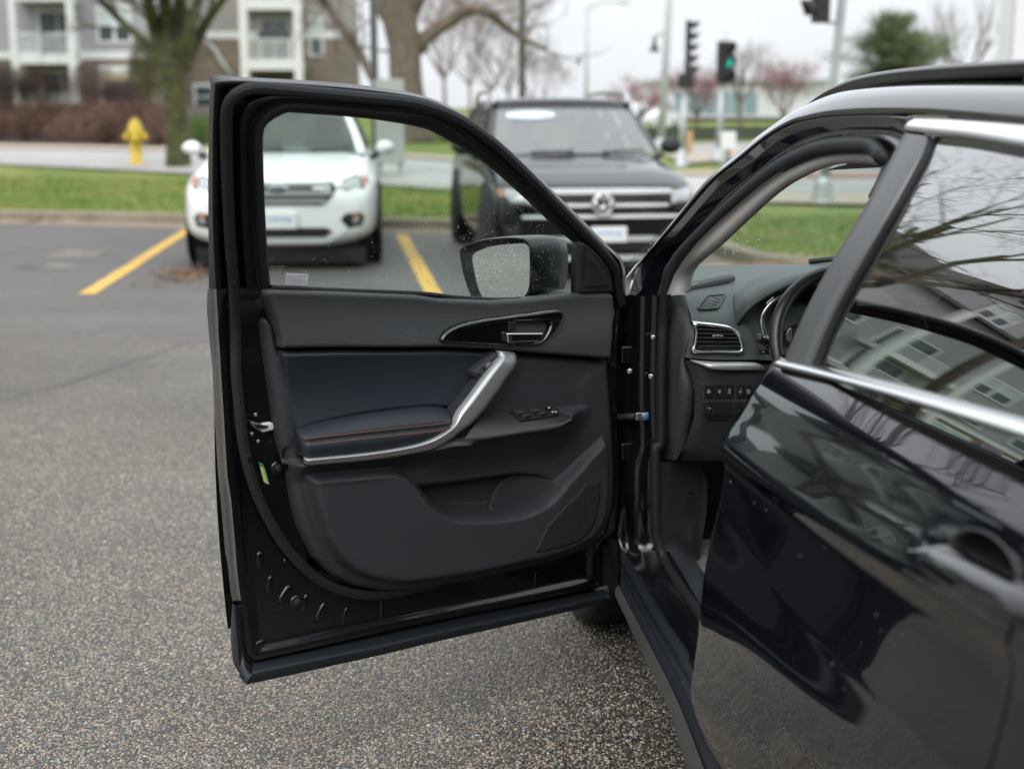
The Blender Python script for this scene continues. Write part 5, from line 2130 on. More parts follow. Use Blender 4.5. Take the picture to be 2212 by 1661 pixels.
# ------------------------------------------------------------------ door shell
ring_keys = [  # outer edge, inner corner, edge of the glass run, edge of the glass, running from the rear belt over the top to the front
    ('A', (250, 290), (305, 290), (640, 290), (706, 290)), ('H', (78, 1500), (123, 1500), (524, 1500), (612, 1500)), ('H', (75, 900), (118, 900), (500, 900), (587, 880)), ('H', (82, 450), (122, 450), (496, 590), (588, 575)),
    ('H', (98, 120), (140, 150), (560, 448), (645, 482)), ('H', (118, 50), (152, 116), (700, 335), (800, 398)), ('H', (420, 70), (420, 105), (850, 303), (900, 400)), ('H', (1000, 100), (1000, 138), (1200, 322), (1250, 423)),
    ('H', (1600, 155), (1592, 192), (1650, 365), (1650, 462)), ('I', (184, 159), (178, 177), (180, 284), (180, 392)), ('I', (430, 270), (422, 284), (373, 358), (320, 452)), ('I', (720, 490), (710, 502), (645, 568), (593, 614)),
    ('I', (1014, 745), (1003, 756), (936, 815), (868, 842)), ('I', (1306, 1030), (1295, 1041), (1225, 1092), (1180, 1137)), ('I', (1540, 1265), (1525, 1277), (1400, 1256), (1325, 1270)),
    ('I', (1652, 1392), (1632, 1402), (1545, 1440), (1330, 1400)), ('I', (1668, 1661), (1645, 1661), (1575, 1610), (1320, 1612))]
def ringpath(i, n=90):
    pts = []
    for k in ring_keys:
        pts += T(k[0], k[1 + i])
    return [(p.x, p.y) for p in spl([(a, b, 0) for a, b in pts], n)]
R0, R1, R2, R3 = [ringpath(i) for i in range(4)]
def mix(a, b, f):
    return [(p[0] + (q[0] - p[0]) * f, p[1] + (q[1] - p[1]) * f) for p, q in zip(a, b)]
def lev(px, t):
    return [Dp(u, v, t) for u, v in px]
low_keys = [('A', (250, 290), (305, 290), -.06), ('A', (238, 306), (306, 312), -.075), ('A', (236, 470), (318, 500), -.085), ('A', (260, 730), (330, 740), -.09), ('A', (276, 860), (338, 890), -.09), ('A', (290, 1200), (358, 1200), -.09),
            ('A', (318, 1659), (385, 1659), -.09), ('C', (302, 320), (372, 320), -.09), ('C', (335, 690), (405, 690), -.085), ('C', (347, 740), (412, 800), -.08), ('C', (372, 960), (432, 960), -.07), ('C', (400, 1060), (452, 1060), -.06),
            ('C', (442, 1340), (480, 1350), -.05), ('C', (505, 1410), (528, 1397), -.04), ('D', (0, 1194), (0, 1181), -.035), ('D', (700, 1052), (700, 1040), -.035), ('D', (1290, 930), (1268, 916), -.035), ('D', (1345, 880), (1308, 876), -.04),
            ('D', (1345, 640), (1315, 630), -.04), ('D', (1425, 560), (1400, 555), -.045), ('D', (1482, 300), (1452, 300), -.05), ('B', (1650, 1400), (1602, 1400), -.05), ('B', (1652, 900), (1592, 900), -.05), ('B', (1664, 500), (1612, 500), -.05), ('I', (1668, 1661), (1645, 1661), -.05)]
mb = MB()
r_o, r_i, r_t = [], [], []
for k, a, b, t in low_keys:
    r_o += T(k, a)
    r_i += T(k, b)
    r_t.append(t)
def dense(px, ts, n):
    out = []
    for i in range(len(px) - 1):
        for j in range(n):
            f = j / n
            out.append(((px[i][0] + (px[i + 1][0] - px[i][0]) * f, px[i][1] + (px[i + 1][1] - px[i][1]) * f), ts[i] + (ts[i + 1] - ts[i]) * f))
    out.append((px[-1], ts[-1]))
    return out
do, di = dense(r_o, r_t, 5), dense(r_i, [-.012] * len(r_i), 5)
row_o = [Dp(*p, t) for p, t in do]
row_m = [Dp(p[0] * .55 + q[0] * .45, p[1] * .55 + q[1] * .45, t * .62 - .008) for (p, t), (q, _) in zip(do, di)]
row_n = [Dp(p[0] * .18 + q[0] * .82, p[1] * .18 + q[1] * .82, t * .30 - .010) for (p, t), (q, _) in zip(do, di)]
row_i = [Dp(*p, t) for p, t in di]
dcen = DW(.48, .72, -.12)
row_b = [p.lerp(Vector((dcen.x, dcen.y, dcen.z)), .09) - N * .035 for p in row_o]
mb.loft([row_b, row_o, row_m, row_n, row_i], True)
# outer skin that closes the far side
skin = [DW(s, z, -.10 - .05 * math.sin(math.pi * min(1, max(0, (z - .3) / .8)))) for s, z in [(x, .36 + y * (1.005 + .085 * x - .36)) for y in np.linspace(0, 1, 9) for x in np.linspace(.02, .98, 9)]]
mb.loft([skin[i * 9:(i + 1) * 9] for i in range(9)], True)
door = mb.build('front_door', M_SHELL, suv)
door['label'] = 'open driver\'s door seen from inside'
# inner sheet metal below the belt
lowpoly = arr([Dsz(*p, -.012) for p in r_i + T('B', (1582, 326), (1480, 352), (900, 480), (300, 470)) + T('A', (1500, 440), (760, 420), (690, 300), (640, 281), (480, 281))])
def t_metal(P, d):
    t = -.012 - .010 * smooth01((d - .012) / .02) - .05 * smooth01((d - .17) / .03)
    return t
hf('inner_panel', lowpoly, t_metal, M_SHELL, door, .007)
# window frame, from the outer edge inwards
mb = MB()
lv = [(mix(R0, R1, 0), -.052), (mix(R0, R1, .45), -.036), (mix(R0, R1, .9), -.016), (R1, -.012), (mix(R1, R2, .14), -.010), (mix(R1, R2, .20), -.018), (mix(R1, R2, .60), -.020), (mix(R1, R2, .66), -.002), (mix(R1, R2, .70), .003), (mix(R1, R2, .93), .000), (R2, -.008)]
mb.loft([[p.lerp(DW(.5, 1.25, -.08), .10) for p in lev(R0, -.052)]] + [lev(p, t) for p, t in lv], True)
mb.build('window_frame', M_FRAME, door)
mb = MB()
mb.loft([lev(R2, -.0075), lev(mix(R2, R3, .12), -.010), lev(mix(R2, R3, .2), -.006), lev(mix(R2, R3, .9), -.016), lev(R3, -.022), [p - N * .016 for p in lev(R3, -.024)]], True)
mb.build('glass_run', M_RUN, door)
# weatherstrip all round
seal_px = T('B', (1640, 420)) + T('I', (1600, 1500), (1585, 1430), (1500, 1315), (1350, 1155), (1200, 1000), (1050, 848), (900, 700), (750, 558), (600, 436), (450, 338), (300, 268), (150, 222), (0, 195)) + T('H', (1500, 255), (1000, 208), (560, 170), (430, 182), (340, 220), (275, 290), (245, 400), (243, 600), (248, 900), (265, 1300), (285, 1661)) \
    + T('A', (436, 300), (448, 600), (452, 900), (470, 1120), (498, 1400), (538, 1580)) + T('C', (462, 0), (497, 150), (556, 320), (645, 500), (740, 650), (850, 772), (960, 862), (1085, 925), (1250, 962), (1400, 962), (1560, 930), (1750, 880))
P = path_px(seal_px, -.004, 230)
mb = MB()
mb.tube(P, .0125, 10, squash=(N, .62))
seal = mb.build('weatherstrip', M_SEAL, door)
mb = MB()
mb.tube([p + (Vector((0, 0, 0))) + N * .006 for p in P], .0028, 6)
mb.build('seal_bead', M_RUN, seal)
for px in T('H', (258, 658), (268, 1095), (289, 1522)) + T('A', (440, 235), (455, 573), (459, 896), (479, 1214), (535, 1528)) + T('C', (572, 338), (697, 599), (876, 799), (1097, 919), (1341, 958)):
    discs(px, .0022, .001, M_GRBLK, 'vent_hole', seal, .0042, 8)
# glass
gpoly = [Dp(u, v, -.030) for u, v in R3] + [Dp(*p, -.030) for p in T('B', (1320, 345), (890, 390), (400, 370)) + T('A', (1800, 340), (1200, 315), (706, 295))]
mb = MB()
mb.add(gpoly, [tuple(range(len(gpoly)))])
dglass = mb.build('window_glass', M_DGLASS, door)
mb = MB()
belt_px = T('A', (706, 276), (1200, 298), (1800, 322)) + T('B', (400, 350), (700, 368), (890, 362))
mb.tube(path_px(belt_px, -.012, 40), .0055, 8, squash=(N, 1.4))
mb.build('belt_seal', M_RUN, door)
# sail panel in the front corner
sail = SZ(T('I', (1320, 1615), (1325, 1290), (1340, 1228), (1400, 1262), (1480, 1342), (1540, 1432), (1565, 1520), (1572, 1600), (1500, 1613)), .004)
hf('sail_panel', sail, lambda P, d: -.012 + .022 * quarter(d, .006) + .006 * smooth01((d - .012) / .012), M_TRIML, door, .003, -.03)

# ------------------------------------------------------------------ trim panels
up_px = T('A', (666, 312), (712, 298), (1200, 312), (1800, 337)) + T('B', (300, 362), (700, 378), (900, 366), (1320, 326), (1560, 322), (1588, 332), (1588, 470), (1560, 545), (1537, 700), (1530, 808), (1200, 783), (860, 757), (700, 740), (300, 722)) \
    + T('A', (1600, 727), (1200, 725), (762, 731), (757, 650), (735, 520), (700, 420), (668, 345))
up = SZ(up_px, .02)
bz = SZ(T('A', (712, 298), (1200, 312), (1800, 337)) + T('B', (0, 338), (300, 362), (700, 378), (900, 366), (1320, 326), (1588, 326)), .012)
bz = bz[np.argsort(bz[:, 0])]
def below_belt(P):
    return np.interp(P[:, 0], bz[:, 0], bz[:, 1]) - P[:, 1]
def t_up(P, d):
    k = np.clip(below_belt(P) / .15, 0, 1)
    return -.004 + (.018 + .026 * smooth01(k * 1.1 + .08)) * quarter(d, .010) + .004 * smooth01((P[:, 0] - .1) / -.1)
upper = hf('upper_trim', up, t_up, M_TRIMU, door, .004, -.02)
ins_px = T('A', (768, 742), (1200, 734), (1600, 736)) + T('B', (300, 731), (692, 750), (620, 820), (530, 895), (535, 938), (592, 975), (585, 1020), (560, 1070), (420, 1215), (340, 1172)) + T('A', (1960, 1172), (1900, 1163), (1600, 1188), (1300, 1233), (1000, 1303), (905, 1343), (872, 1320), (850, 1200), (800, 950), (772, 800))
insp = SZ(ins_px, .018)
def t_ins(P, d):
    k = np.clip((P[:, 1] - insp[:, 1].min()) / (insp[:, 1].max() - insp[:, 1].min()), 0, 1)
    return -.004 + (.024 + .022 * (2 * k - 1) ** 2 * (k > .5) + .014 * (1 - np.minimum(1, 2 * k)) ** 2) * quarter(d, .010)
hf('leather_insert', insp, t_ins, M_LEATH, door, .004, -.01)
out_px = T('A', (640, 525), (672, 500), (720, 560), (765, 736), (1200, 730), (1700, 735)) + T('B', (300, 726), (860, 762), (1528, 810), (1522, 900), (1540, 1100), (1558, 1300), (1572, 1659)) \
    + T('D', (1418, 120), (1412, 300), (1395, 430), (1345, 555), (1250, 650), (1100, 715), (900, 772), (500, 862), (250, 905), (0, 940)) + T('C', (1400, 940), (1200, 908), (1050, 838), (920, 715), (825, 520), (780, 350), (752, 150), (722, 0)) + T('A', (795, 1600), (755, 1400), (700, 1000), (652, 700))
outp = SZ(out_px, .0)
lip_px = T('C', (905, 190), (1100, 172), (1300, 154), (1440, 145)) + T('D', (0, 152), (60, 172), (125, 240), (200, 340), (280, 410), (380, 450), (500, 456), (700, 446), (820, 420), (950, 360), (1050, 262), (1200, 132), (1330, 2), (1400, -70), (1440, 100), (1440, 430), (1360, 560), (1270, 640), (1090, 705), (890, 758), (500, 843), (0, 908)) \
    + T('C', (1400, 893), (1230, 845), (1110, 755), (1015, 600), (958, 420), (912, 260))
lip = SZ(lip_px, .055)
poc = SZ(T('D', (40, 120), (125, 232), (400, 205), (800, 150), (950, 165), (1050, 212), (1080, 236), (1050, 268), (950, 366), (820, 426), (700, 452), (500, 462), (380, 456), (280, 416), (200, 346), (120, 246)), .03)
sw_edge = SZ(T('B', (445, 1402), (600, 1390), (900, 1345), (1180, 1300), (1262, 1255), (1282, 1215)), .085)
st_edge = SZ(T('A', (986, 1588), (1400, 1552), (1700, 1512), (1890, 1474), (2015, 1414)) + T('B', (445, 1395)), .07)
rr_ = SZ(T('B', (1540, 815), (1420, 872), (1330, 948), (1303, 1012), (1315, 1150), (1335, 1300), (1310, 1420), (1400, 1560), (1600, 1640), (1620, 900)), .03)
ra = SZ(T('A', (860, 1352), (900, 1370), (958, 1412), (970, 1460), (985, 1590), (1000, 1620), (920, 1640), (880, 1500)), .02)
def t_low(P, d):
    t = -.010 + .026 * quarter(d, .022)
    dl = sdist(P, lip)
    t = t + .044 * smooth01(dl / .016 + .3) * smooth01(d / .05) * (.45 + .55 * smooth01((P[:, 0] - .0) / .2))
    dp_ = sdist(P, poc)
    t = t - .050 * smooth01(dp_ / .026)
    for e, hh, w in ((sw_edge, .064, .105), (st_edge, .048, .055)):
        dd, near = seg_dist(P, e, False)
        under = smooth01((near[:, 1] - P[:, 1]) / .006 + .5)
        t = t + hh * np.clip(1 - dd / w, 0, 1) ** 1.6 * under
    t = t + .004 * smooth01(sdist(P, rr_) / .03)
    return np.maximum(t, np.where(d > .03, -.034, -.1))
lower = hf('lower_trim', outp, t_low, M_TRIML, door, .0038, -.02)
# the seam over the door pocket
mb = MB()
mb.tube(path_px(T('D', (122, 238), (400, 205), (800, 150), (950, 165), (1050, 212), (1072, 238)), .010, 40), .0014, 5)
mb.build('pocket_seam', M_GRBLK, lower)
mb = MB()
q = Dp(*T('D', (605, 420))[0], -.012)
mb.tube([q + Vector((0, 0, -.02)), q + Vector((0, 0, .012)), q + Vector((0, 0, .022)) - N * .012], [.0085, .008, .005], 10)
mb.build('pocket_rib', M_TRIML, lower)
bot_ = SZ(T('D', (640, 442), (640, 380), (655, 310), (700, 225), (770, 175), (850, 157), (950, 170), (1045, 215), (1066, 240), (1045, 262), (950, 358), (820, 418), (700, 446)), .0)
bx0_, bx1_ = bot_[:, 0].max(), bot_[:, 0].min()
hf('bottle_holder', bot_, lambda P, d: -.028 + .004 * quarter(d, .006) + .056 * np.clip((bx0_ - P[:, 0]) / (bx0_ - bx1_), 0, 1) ** 1.5 - .004 * np.exp(-((P[:, 0] - bx0_) / .02) ** 2), M_TRIML, lower, .004)
# armrest
def rows_px(rows, n=44):
    return [path_px(px, t, n) for px, t in rows]
back = T('A', (908, 1345), (1000, 1305), (1300, 1233), (1600, 1188), (1860, 1163), (1985, 1180), (2046, 1220))
front = T('A', (964, 1402), (1200, 1374), (1500, 1341), (1800, 1309), (1960, 1292), (2045, 1283))
bot = T('A', (984, 1534), (1400, 1492), (1700, 1446), (1850, 1406), (1950, 1356), (2030, 1308))
gro = T('A', (968, 1416), (1200, 1388), (1500, 1355), (1800, 1324), (1960, 1307), (2044, 1298))
gr2 = T('A', (972, 1428), (1200, 1400), (1500, 1368), (1800, 1337), (1960, 1320), (2038, 1304))
b0, f0, g0, g1, o0 = [path_px(p_, t_, 44) for p_, t_ in ((back, .018), (front, .078), (gro, .079), (gr2, .081), (bot, .076))]
mb = MB()
rws = [[p - N * .02 for p in b0], b0]
for f, lift in ((.18, .012), (.4, .016), (.65, .013), (.85, .007)):
    rws.append([p.lerp(q, f) + Vector((0, 0, lift)) for p, q in zip(b0, f0)])
rws += [f0, [p - N * .004 for p in g0], g1, [p.lerp(q, .5) + N * .004 for p, q in zip(g1, o0)], o0]
# close the ends
for rw in rws:
    rw.insert(0, rw[0] - N * .03 + S * .004)
    rw.append(rw[-1] - N * .02 - S * .003)
mb.loft(rws, True)
arm = mb.build('armrest', M_LEATH, door)
mb = MB()
for line_, off in ((f0, .0035), (g1, .0025)):
    Q = spl(line_[1:-1], 124)
    dz = Vector((0, 0, .0035 if line_ is f0 else -.0035))
    for i in range(2, 120, 2):
        a, b = Q[i] + N * off * .4 + dz, Q[i + 1] + N * off * .4 + dz
        mb.tube([a, (a + b) / 2 + N * .0012, b], .0009, 5)
mb.build('stitching', M_ORANGE, arm)
# silver pull handle that runs on as a strip under the armrest
hk = [('A', (982, 1537), (986, 1587)), ('A', (1200, 1517), (1200, 1570)), ('A', (1400, 1496), (1400, 1552)), ('A', (1600, 1468), (1600, 1527)), ('A', (1750, 1438), (1770, 1498)), ('A', (1860, 1405), (1900, 1470)), ('A', (1955, 1355), (2015, 1414)), ('A', (2040, 1290), (2115, 1338)),
      ('B', (430, 1195), (520, 1290)), ('B', (520, 1075), (620, 1180)), ('B', (600, 965), (712, 1060)), ('B', (675, 865), (790, 945)), ('B', (722, 800), (848, 862)), ('B', (735, 772), (863, 805)), ('B', (716, 746), (846, 757))]
e1 = [T(k, a)[0] for k, a, b in hk]
e2 = [T(k, b)[0] for k, a, b in hk]
t1 = [.078] * 6 + [.078, .078, .076, .072, .066, .060, .052, .046, .040]
t2 = [.074] * 6 + [.074, .073, .070, .066, .060, .054, .047, .042, .038]
tr = [a + .008 + (.004 if 6 <= i <= 12 else 0) for i, a in enumerate(t1)]
em_ = [(a[0] * .68 + b[0] * .32, a[1] * .68 + b[1] * .32) for a, b in zip(e1, e2)]
en_ = [(a[0] * .18 + b[0] * .82, a[1] * .18 + b[1] * .82) for a, b in zip(e1, e2)]
r1_, rm_, rn_, r2_ = path_px(e1, t1, 70), path_px(em_, tr, 70), path_px(en_, [a - .009 for a in tr], 70), path_px(e2, t2, 70)
mb = MB()
rws = [[p - N * .012 for p in r1_], r1_, [p.lerp(q, .35) + N * .0035 for p, q in zip(r1_, rm_)], [p.lerp(q, .75) + N * .002 for p, q in zip(r1_, rm_)], rm_, [p.lerp(q, .12) for p, q in zip(rm_, rn_)], [p.lerp(q, .5) for p, q in zip(rm_, rn_)], rn_, r2_, [p - N * .012 for p in r2_]]
for rw in rws:
    rw.insert(0, rw[0] - N * .02 - S * -.002)
    rw.append(rw[-1] - N * .03)
mb.loft(rws, True)
ph = mb.build('pull_handle', M_HANDL, door)
mb = MB()
mb.loft([[p - N * .010 for p in r1_], [p - N * .10 for p in r1_]], True)
mb.loft([[p - N * .010 for p in r2_], [p - N * .10 for p in r2_]], True)
mb.build('handle_core', M_TRIML, ph)
# pod with the mirror switches
pod = SZ(T('B', (531, 895), (600, 838), (690, 758), (718, 752), (738, 792), (692, 856), (610, 968), (520, 1092), (440, 1200), (412, 1214), (500, 1130), (560, 1070), (594, 1005), (592, 978), (540, 938)), .044)
podo = hf('mirror_switch_pod', pod, lambda P, d: .01 + .036 * quarter(d, .005), M_TRIML, door, .003, .0)
knob = discs(T('B', (652, 858))[0], .0115, .009, M_KNOB, 'mirror_knob', podo, .0455, 20)
for px in T('B', (652, 841), (652, 875), (635, 858), (669, 858)):
    p = Dp(*px, .0548)
    mb = MB()
    mb.obox(p, S * .0008, N * .0003, Vector((0, 0, .0008)))
    mb.build('arrow_mark', M_ICON, podo)
for px, w in ((T('B', (592, 900))[0], .0090), (T('B', (632, 922))[0], .0062)):
    p = Dp(*px, .048)
    mb = MB()
    mb.obox(p, (S * .93 + Vector((0, 0, .37))) * w, N * .003, (Vector((0, 0, .93)) - S * .37) * .0055)
    mb.build('mirror_button', M_SWITCH, podo, bevel=.0025)
# window switch panel
bk = T('B', (655, 1188), (800, 1178), (1000, 1166), (1150, 1165), (1232, 1190))
fr = T('B', (470, 1400), (640, 1384), (900, 1343), (1150, 1303), (1268, 1245))
sb, sf = path_px(bk, .016, 34), path_px(fr, .086, 34)
mb = MB()
rws = [sb] + [[p.lerp(q, f) + Vector((0, 0, .006 * math.sin(math.pi * f))) for p, q in zip(sb, sf)] for f in (.25, .5, .75, .92)] + [sf, [p - Vector((0, 0, .004)) for p in sf], [p - Vector((0, 0, .010)) - N * .012 for p in sf]]
mb.loft(rws, True)
swp = mb.build('switch_panel', M_CARB, door)
def on_sw(px):
    return on_mesh(swp, *px)
nsw = (sf[12] - sb[12]).cross(S).normalized()
if nsw.z < 0:
    nsw = -nsw
dsw = (sf[12] - sb[12]).normalized()
def quad_sw(px, h, m, name, parent, bev=.001, ramp=0.0):
    q = [on_sw(p) for p in px]
    mb = MB()
    top_ = [p + nsw * (h + (ramp if i in (2, 3) else 0)) for i, p in enumerate(q)]
    mb.add([p + nsw * .0005 for p in q] + top_, [(3, 2, 1, 0), (4, 5, 6, 7), (0, 1, 5, 4), (1, 2, 6, 5), (2, 3, 7, 6), (3, 0, 4, 7)])
    return mb.build(name, m, parent, bevel=bev)
bez = quad_sw(T('B', (800, 1196), (1092, 1168), (1168, 1226), (884, 1270)), .005, M_BUTT, 'switch_bezel', swp)
for a in (((826, 1202), (876, 1196), (918, 1226), (868, 1234)), ((880, 1228), (922, 1222), (964, 1246), (912, 1254)), ((944, 1190), (996, 1184), (1036, 1212), (986, 1220)), ((998, 1212), (1040, 1206), (1080, 1230), (1030, 1238))):
    quad_sw(T('B', *a), .0075, M_SWITCH, 'window_switch', swp, .0012, .007)
for a, ic in ((((1062, 1178), (1096, 1173), (1116, 1190), (1084, 1196)), ((1082, 1182), (1094, 1180), (1100, 1187), (1088, 1189))), (((1090, 1210), (1140, 1202), (1168, 1222), (1122, 1230)), ((1108, 1213), (1120, 1211), (1126, 1217), (1114, 1219)))):
    quad_sw(T('B', *a), .009, M_BUTT, 'lock_switch', swp, .0012)
    quad_sw(T('B', *ic), .0096, M_ICON, 'lock_mark', swp, 0)
quad_sw(T('B', (1132, 1212), (1144, 1210), (1150, 1216), (1138, 1218)), .0096, M_ICON, 'lock_mark', swp, 0)
# inner handle
bz_px = T('B', (306, 672), (345, 612), (440, 560), (600, 520), (900, 480), (1120, 450), (1185, 444), (1215, 458), (1212, 510), (1165, 590), (1105, 660), (1045, 700), (950, 713), (700, 706), (400, 692), (325, 687))
bzp = SZ(bz_px, .052, 90)
cup = SZ(T('B', (790, 527), (860, 520), (1095, 514), (1118, 540), (1100, 602), (1050, 672), (960, 688), (800, 688)), .045, 50)
def t_bz(P, d):
    return .034 + .014 * quarter(d, .004) - .026 * smooth01(sdist(P, cup) / .008)
bezel = hf('handle_bezel', bzp, t_bz, M_GLOSS, door, .003, .0)
lev_px = T('B', (790, 614), (1056, 612), (1055, 640), (1022, 674), (830, 683), (797, 686))
q = [Dp(*p, .062) for p in lev_px]
mb = MB()
mb.prism(q, -N * .014)
lever = mb.build('lever', M_CHROME, bezel, bevel=.003)
q = [Dp(*p, .0625) for p in T('B', (818, 628), (1046, 625), (1044, 642), (1016, 666), (835, 674))]
mb = MB()
mb.prism(q, -N * .002)
mb.build('lever_inlay', M_GLOSS, lever)
q = [Dp(*p, .050) for p in T('B', (796, 530), (856, 528), (850, 600), (800, 602))]
mb = MB()
mb.prism(q, -N * .012)
mb.build('lock_tab', M_BUTT, bezel, bevel=.002)
# speaker grille
spk = SZ(T('D', (1240, 212), (1330, 202), (1340, 225), (1338, 270), (1325, 400), (1280, 520), (1200, 590), (1050, 640), (880, 668), (874, 655), (905, 590), (960, 482), (1080, 360)), .045)
hf('speaker_grille', spk, lambda P, d: t_low(P, np.maximum(sdist(P, outp), 0)) - .002 + .005 * quarter(d, .004), M_SPK, lower, .004)
# ------------------------------------------------------------------ metalwork details
def rib(px0, px1, r, name, t=-.022, flat=.45):
    a, b = Dp(*px0, t), Dp(*px1, t)
    mb = MB()
    n = 9
    pts = [a.lerp(b, i / (n - 1)) for i in range(n)]
    rr = [r * math.sqrt(max(.02, 1 - (2 * i / (n - 1) - 1) ** 4)) for i in range(n)]
    mb.tube(pts, rr, 10, squash=(N, flat))
    return mb.build(name, M_PAINT, door)
for a, b, r in ((('C', (565, 668)), ('C', (562, 790)), .0095), (('C', (775, 890)), ('C', (692, 1025)), .011), (('C', (1005, 1005)), ('C', (938, 1145)), .0095), (('C', (1150, 1035)), ('C', (1108, 1168)), .006),
                (('C', (1376, 985)), ('C', (1373, 1140)), .006), (('D', (905, 800)), ('D', (898, 960)), .005), (('C', (525, 1310)), ('C', (600, 1268)), .010), (('C', (640, 830)), ('C', (620, 960)), .008), (('C', (880, 950)), ('C', (850, 1090)), .008), (('C', (725, 725)), ('C', (745, 742)), .006)):
    rib(T(*a)[0], T(*b)[0], r, 'pressed_rib')
for px in (T('C', (680, 118))[0], T('C', (805, 1006))[0]):
    d_ = discs(px, .0105, .012, M_RUN, 'rubber_stop', door, -.022, 18)
    mb = MB()
    mb.lathe([(.017, 0), (.016, .004), (.012, .005)], Dp(*px, -.022), 18, N)
    mb.build('stop_boss', M_SHELL, d_)
for px in T('A', (594, 1213), (566, 1355), (613, 1410)):
    d_ = discs(px, .0045, .004, M_ZINC, 'latch_screw', door, -.022, 12)
    mb = MB()
    c = Dp(*px, -.0178)
    mb.obox(c, S * .0028, N * .0003, Vector((0, 0, .0006)))
    mb.obox(c, S * .0006, N * .00031, Vector((0, 0, .0028)))
    mb.build('screw_slot', M_GRBLK, d_)
la = [Dp(*p, -.012) for p in T('A', (632, 1300), (650, 1280), (705, 1271), (728, 1276), (737, 1296), (732, 1328), (648, 1349), (626, 1332))]
mb = MB()
mb.prism(la, -N * .02)
latch = mb.build('latch_guide', M_WPLAST, door, bevel=.004)
mb = MB()
mb.prism([Dp(*p, -.008) for p in T('A', (560, 1265), (634, 1285), (640, 1308), (628, 1330), (600, 1320), (566, 1290))], -N * .012)
mb.build('latch_plate', M_ZINC, latch, bevel=.001)
mb = MB()
mb.prism([Dp(*p, -.006) for p in T('A', (586, 1285), (640, 1288), (690, 1298), (686, 1310), (640, 1316), (600, 1312))], -N * .003)
mb.build('latch_slot', M_GRBLK, latch)
# screw at the lower front corner
discs(T('D', (1280, 846))[0], .006, .004, M_SHELL, 'panel_screw', door, -.022, 12)
# green tyre-pressure style label
def lab(px, m, t, name, par):
    mb = MB()
    mb.add([Dp(*p, t) for p in T('S', *px)], [tuple(range(len(px)))])
    return mb.build(name, m, par)
lb = lab([(335, 235), (605, 375), (920, 1490), (620, 1330)], M_LABG, -.0185, 'paint_label', door)
lab([(335, 235), (605, 375), (630, 470), (360, 320)], M_LABG2, -.0181, 'label_band', lb)
lab([(365, 340), (632, 475), (650, 545), (385, 425)], M_LABD, -.0181, 'label_band', lb)
lab([(455, 480), (590, 545), (835, 1445), (690, 1365)], M_LABD, -.0181, 'label_field', lb)
mb = MB()
for i in range(14):
    f = i / 13
    for x0 in (0, 1):
        c = T('S', (500 + 225 * f + x0 * 48, 545 + 830 * f + x0 * 25))[0]
        mb.obox(Dp(*c, -.0177), S * .0009, N * .0001, Vector((0, 0, random.uniform(.0012, .0021))))
mb.build('label_lettering', M_ICON, lb)
# cladding along the bottom edge
top = T('C', (512, 1412), (560, 1402), (1000, 1308), (1400, 1224)) + T('D', (300, 1134), (700, 1054), (1345, 930), (1385, 905))
mid = T('C', (512, 1492), (600, 1470), (1000, 1388), (1400, 1305)) + T('D', (300, 1212), (700, 1126), (1345, 985), (1388, 965))
btm = T('C', (476, 1556), (600, 1530), (1000, 1442), (1400, 1352)) + T('D', (300, 1258), (700, 1168), (1370, 1012), (1392, 990))
rt, rm2, rb2 = path_px(top, -.022, 50), path_px(mid, .016, 50), path_px(btm, .010, 50)
mb = MB()
mb.loft([[p - N * .02 for p in rt], rt, [p.lerp(q, .5) + Vector((0, 0, .004)) for p, q in zip(rt, rm2)], [p.lerp(q, .9) + Vector((0, 0, .003)) for p, q in zip(rt, rm2)], rm2, [p.lerp(q, .8) + N * .001 for p, q in zip(rm2, rb2)], rb2, [p - N * .05 + Vector((0, 0, .004)) for p in rb2]], True)
cl = mb.build('sill_cladding', M_CLADD, door)
mb = MB()
mb.prism([Dp(*p, -.034) for p in T('C', (395, 1040), (440, 1040), (540, 1380), (640, 1385), (640, 1470), (500, 1500), (425, 1420))], -N * .01)
mb.build('cladding_backing', M_CLADD, cl)
o_ = T('C', (384, 1002), (378, 1060), (372, 1150), (371, 1250), (386, 1400), (415, 1462), (476, 1556))
i_ = T('C', (398, 1030), (412, 1090), (426, 1160), (434, 1230), (455, 1350), (478, 1440), (513, 1492))
oo, ii = path_px(o_, [-.075, -.08, -.085, -.085, -.07, -.04, .010], 30), path_px(i_, [-.03, -.03, -.03, -.03, -.03, -.015, .016], 30)
mb = MB()
mb.loft([[p - N * .03 - S * .02 for p in oo], oo, [p.lerp(q, .5) + S * .003 for p, q in zip(oo, ii)], ii, [p - N * .03 - S * .01 for p in ii]], True)
mb.build('cladding_end', M_CLADD, cl)
mb = MB()
mb.prism([Dp(*p, .004) for p in T('C', (462, 1408), (480, 1412), (508, 1438), (513, 1490), (500, 1482), (470, 1440))], -N * .012)
mb.build('cladding_clip', M_CLADD, cl, bevel=.002)
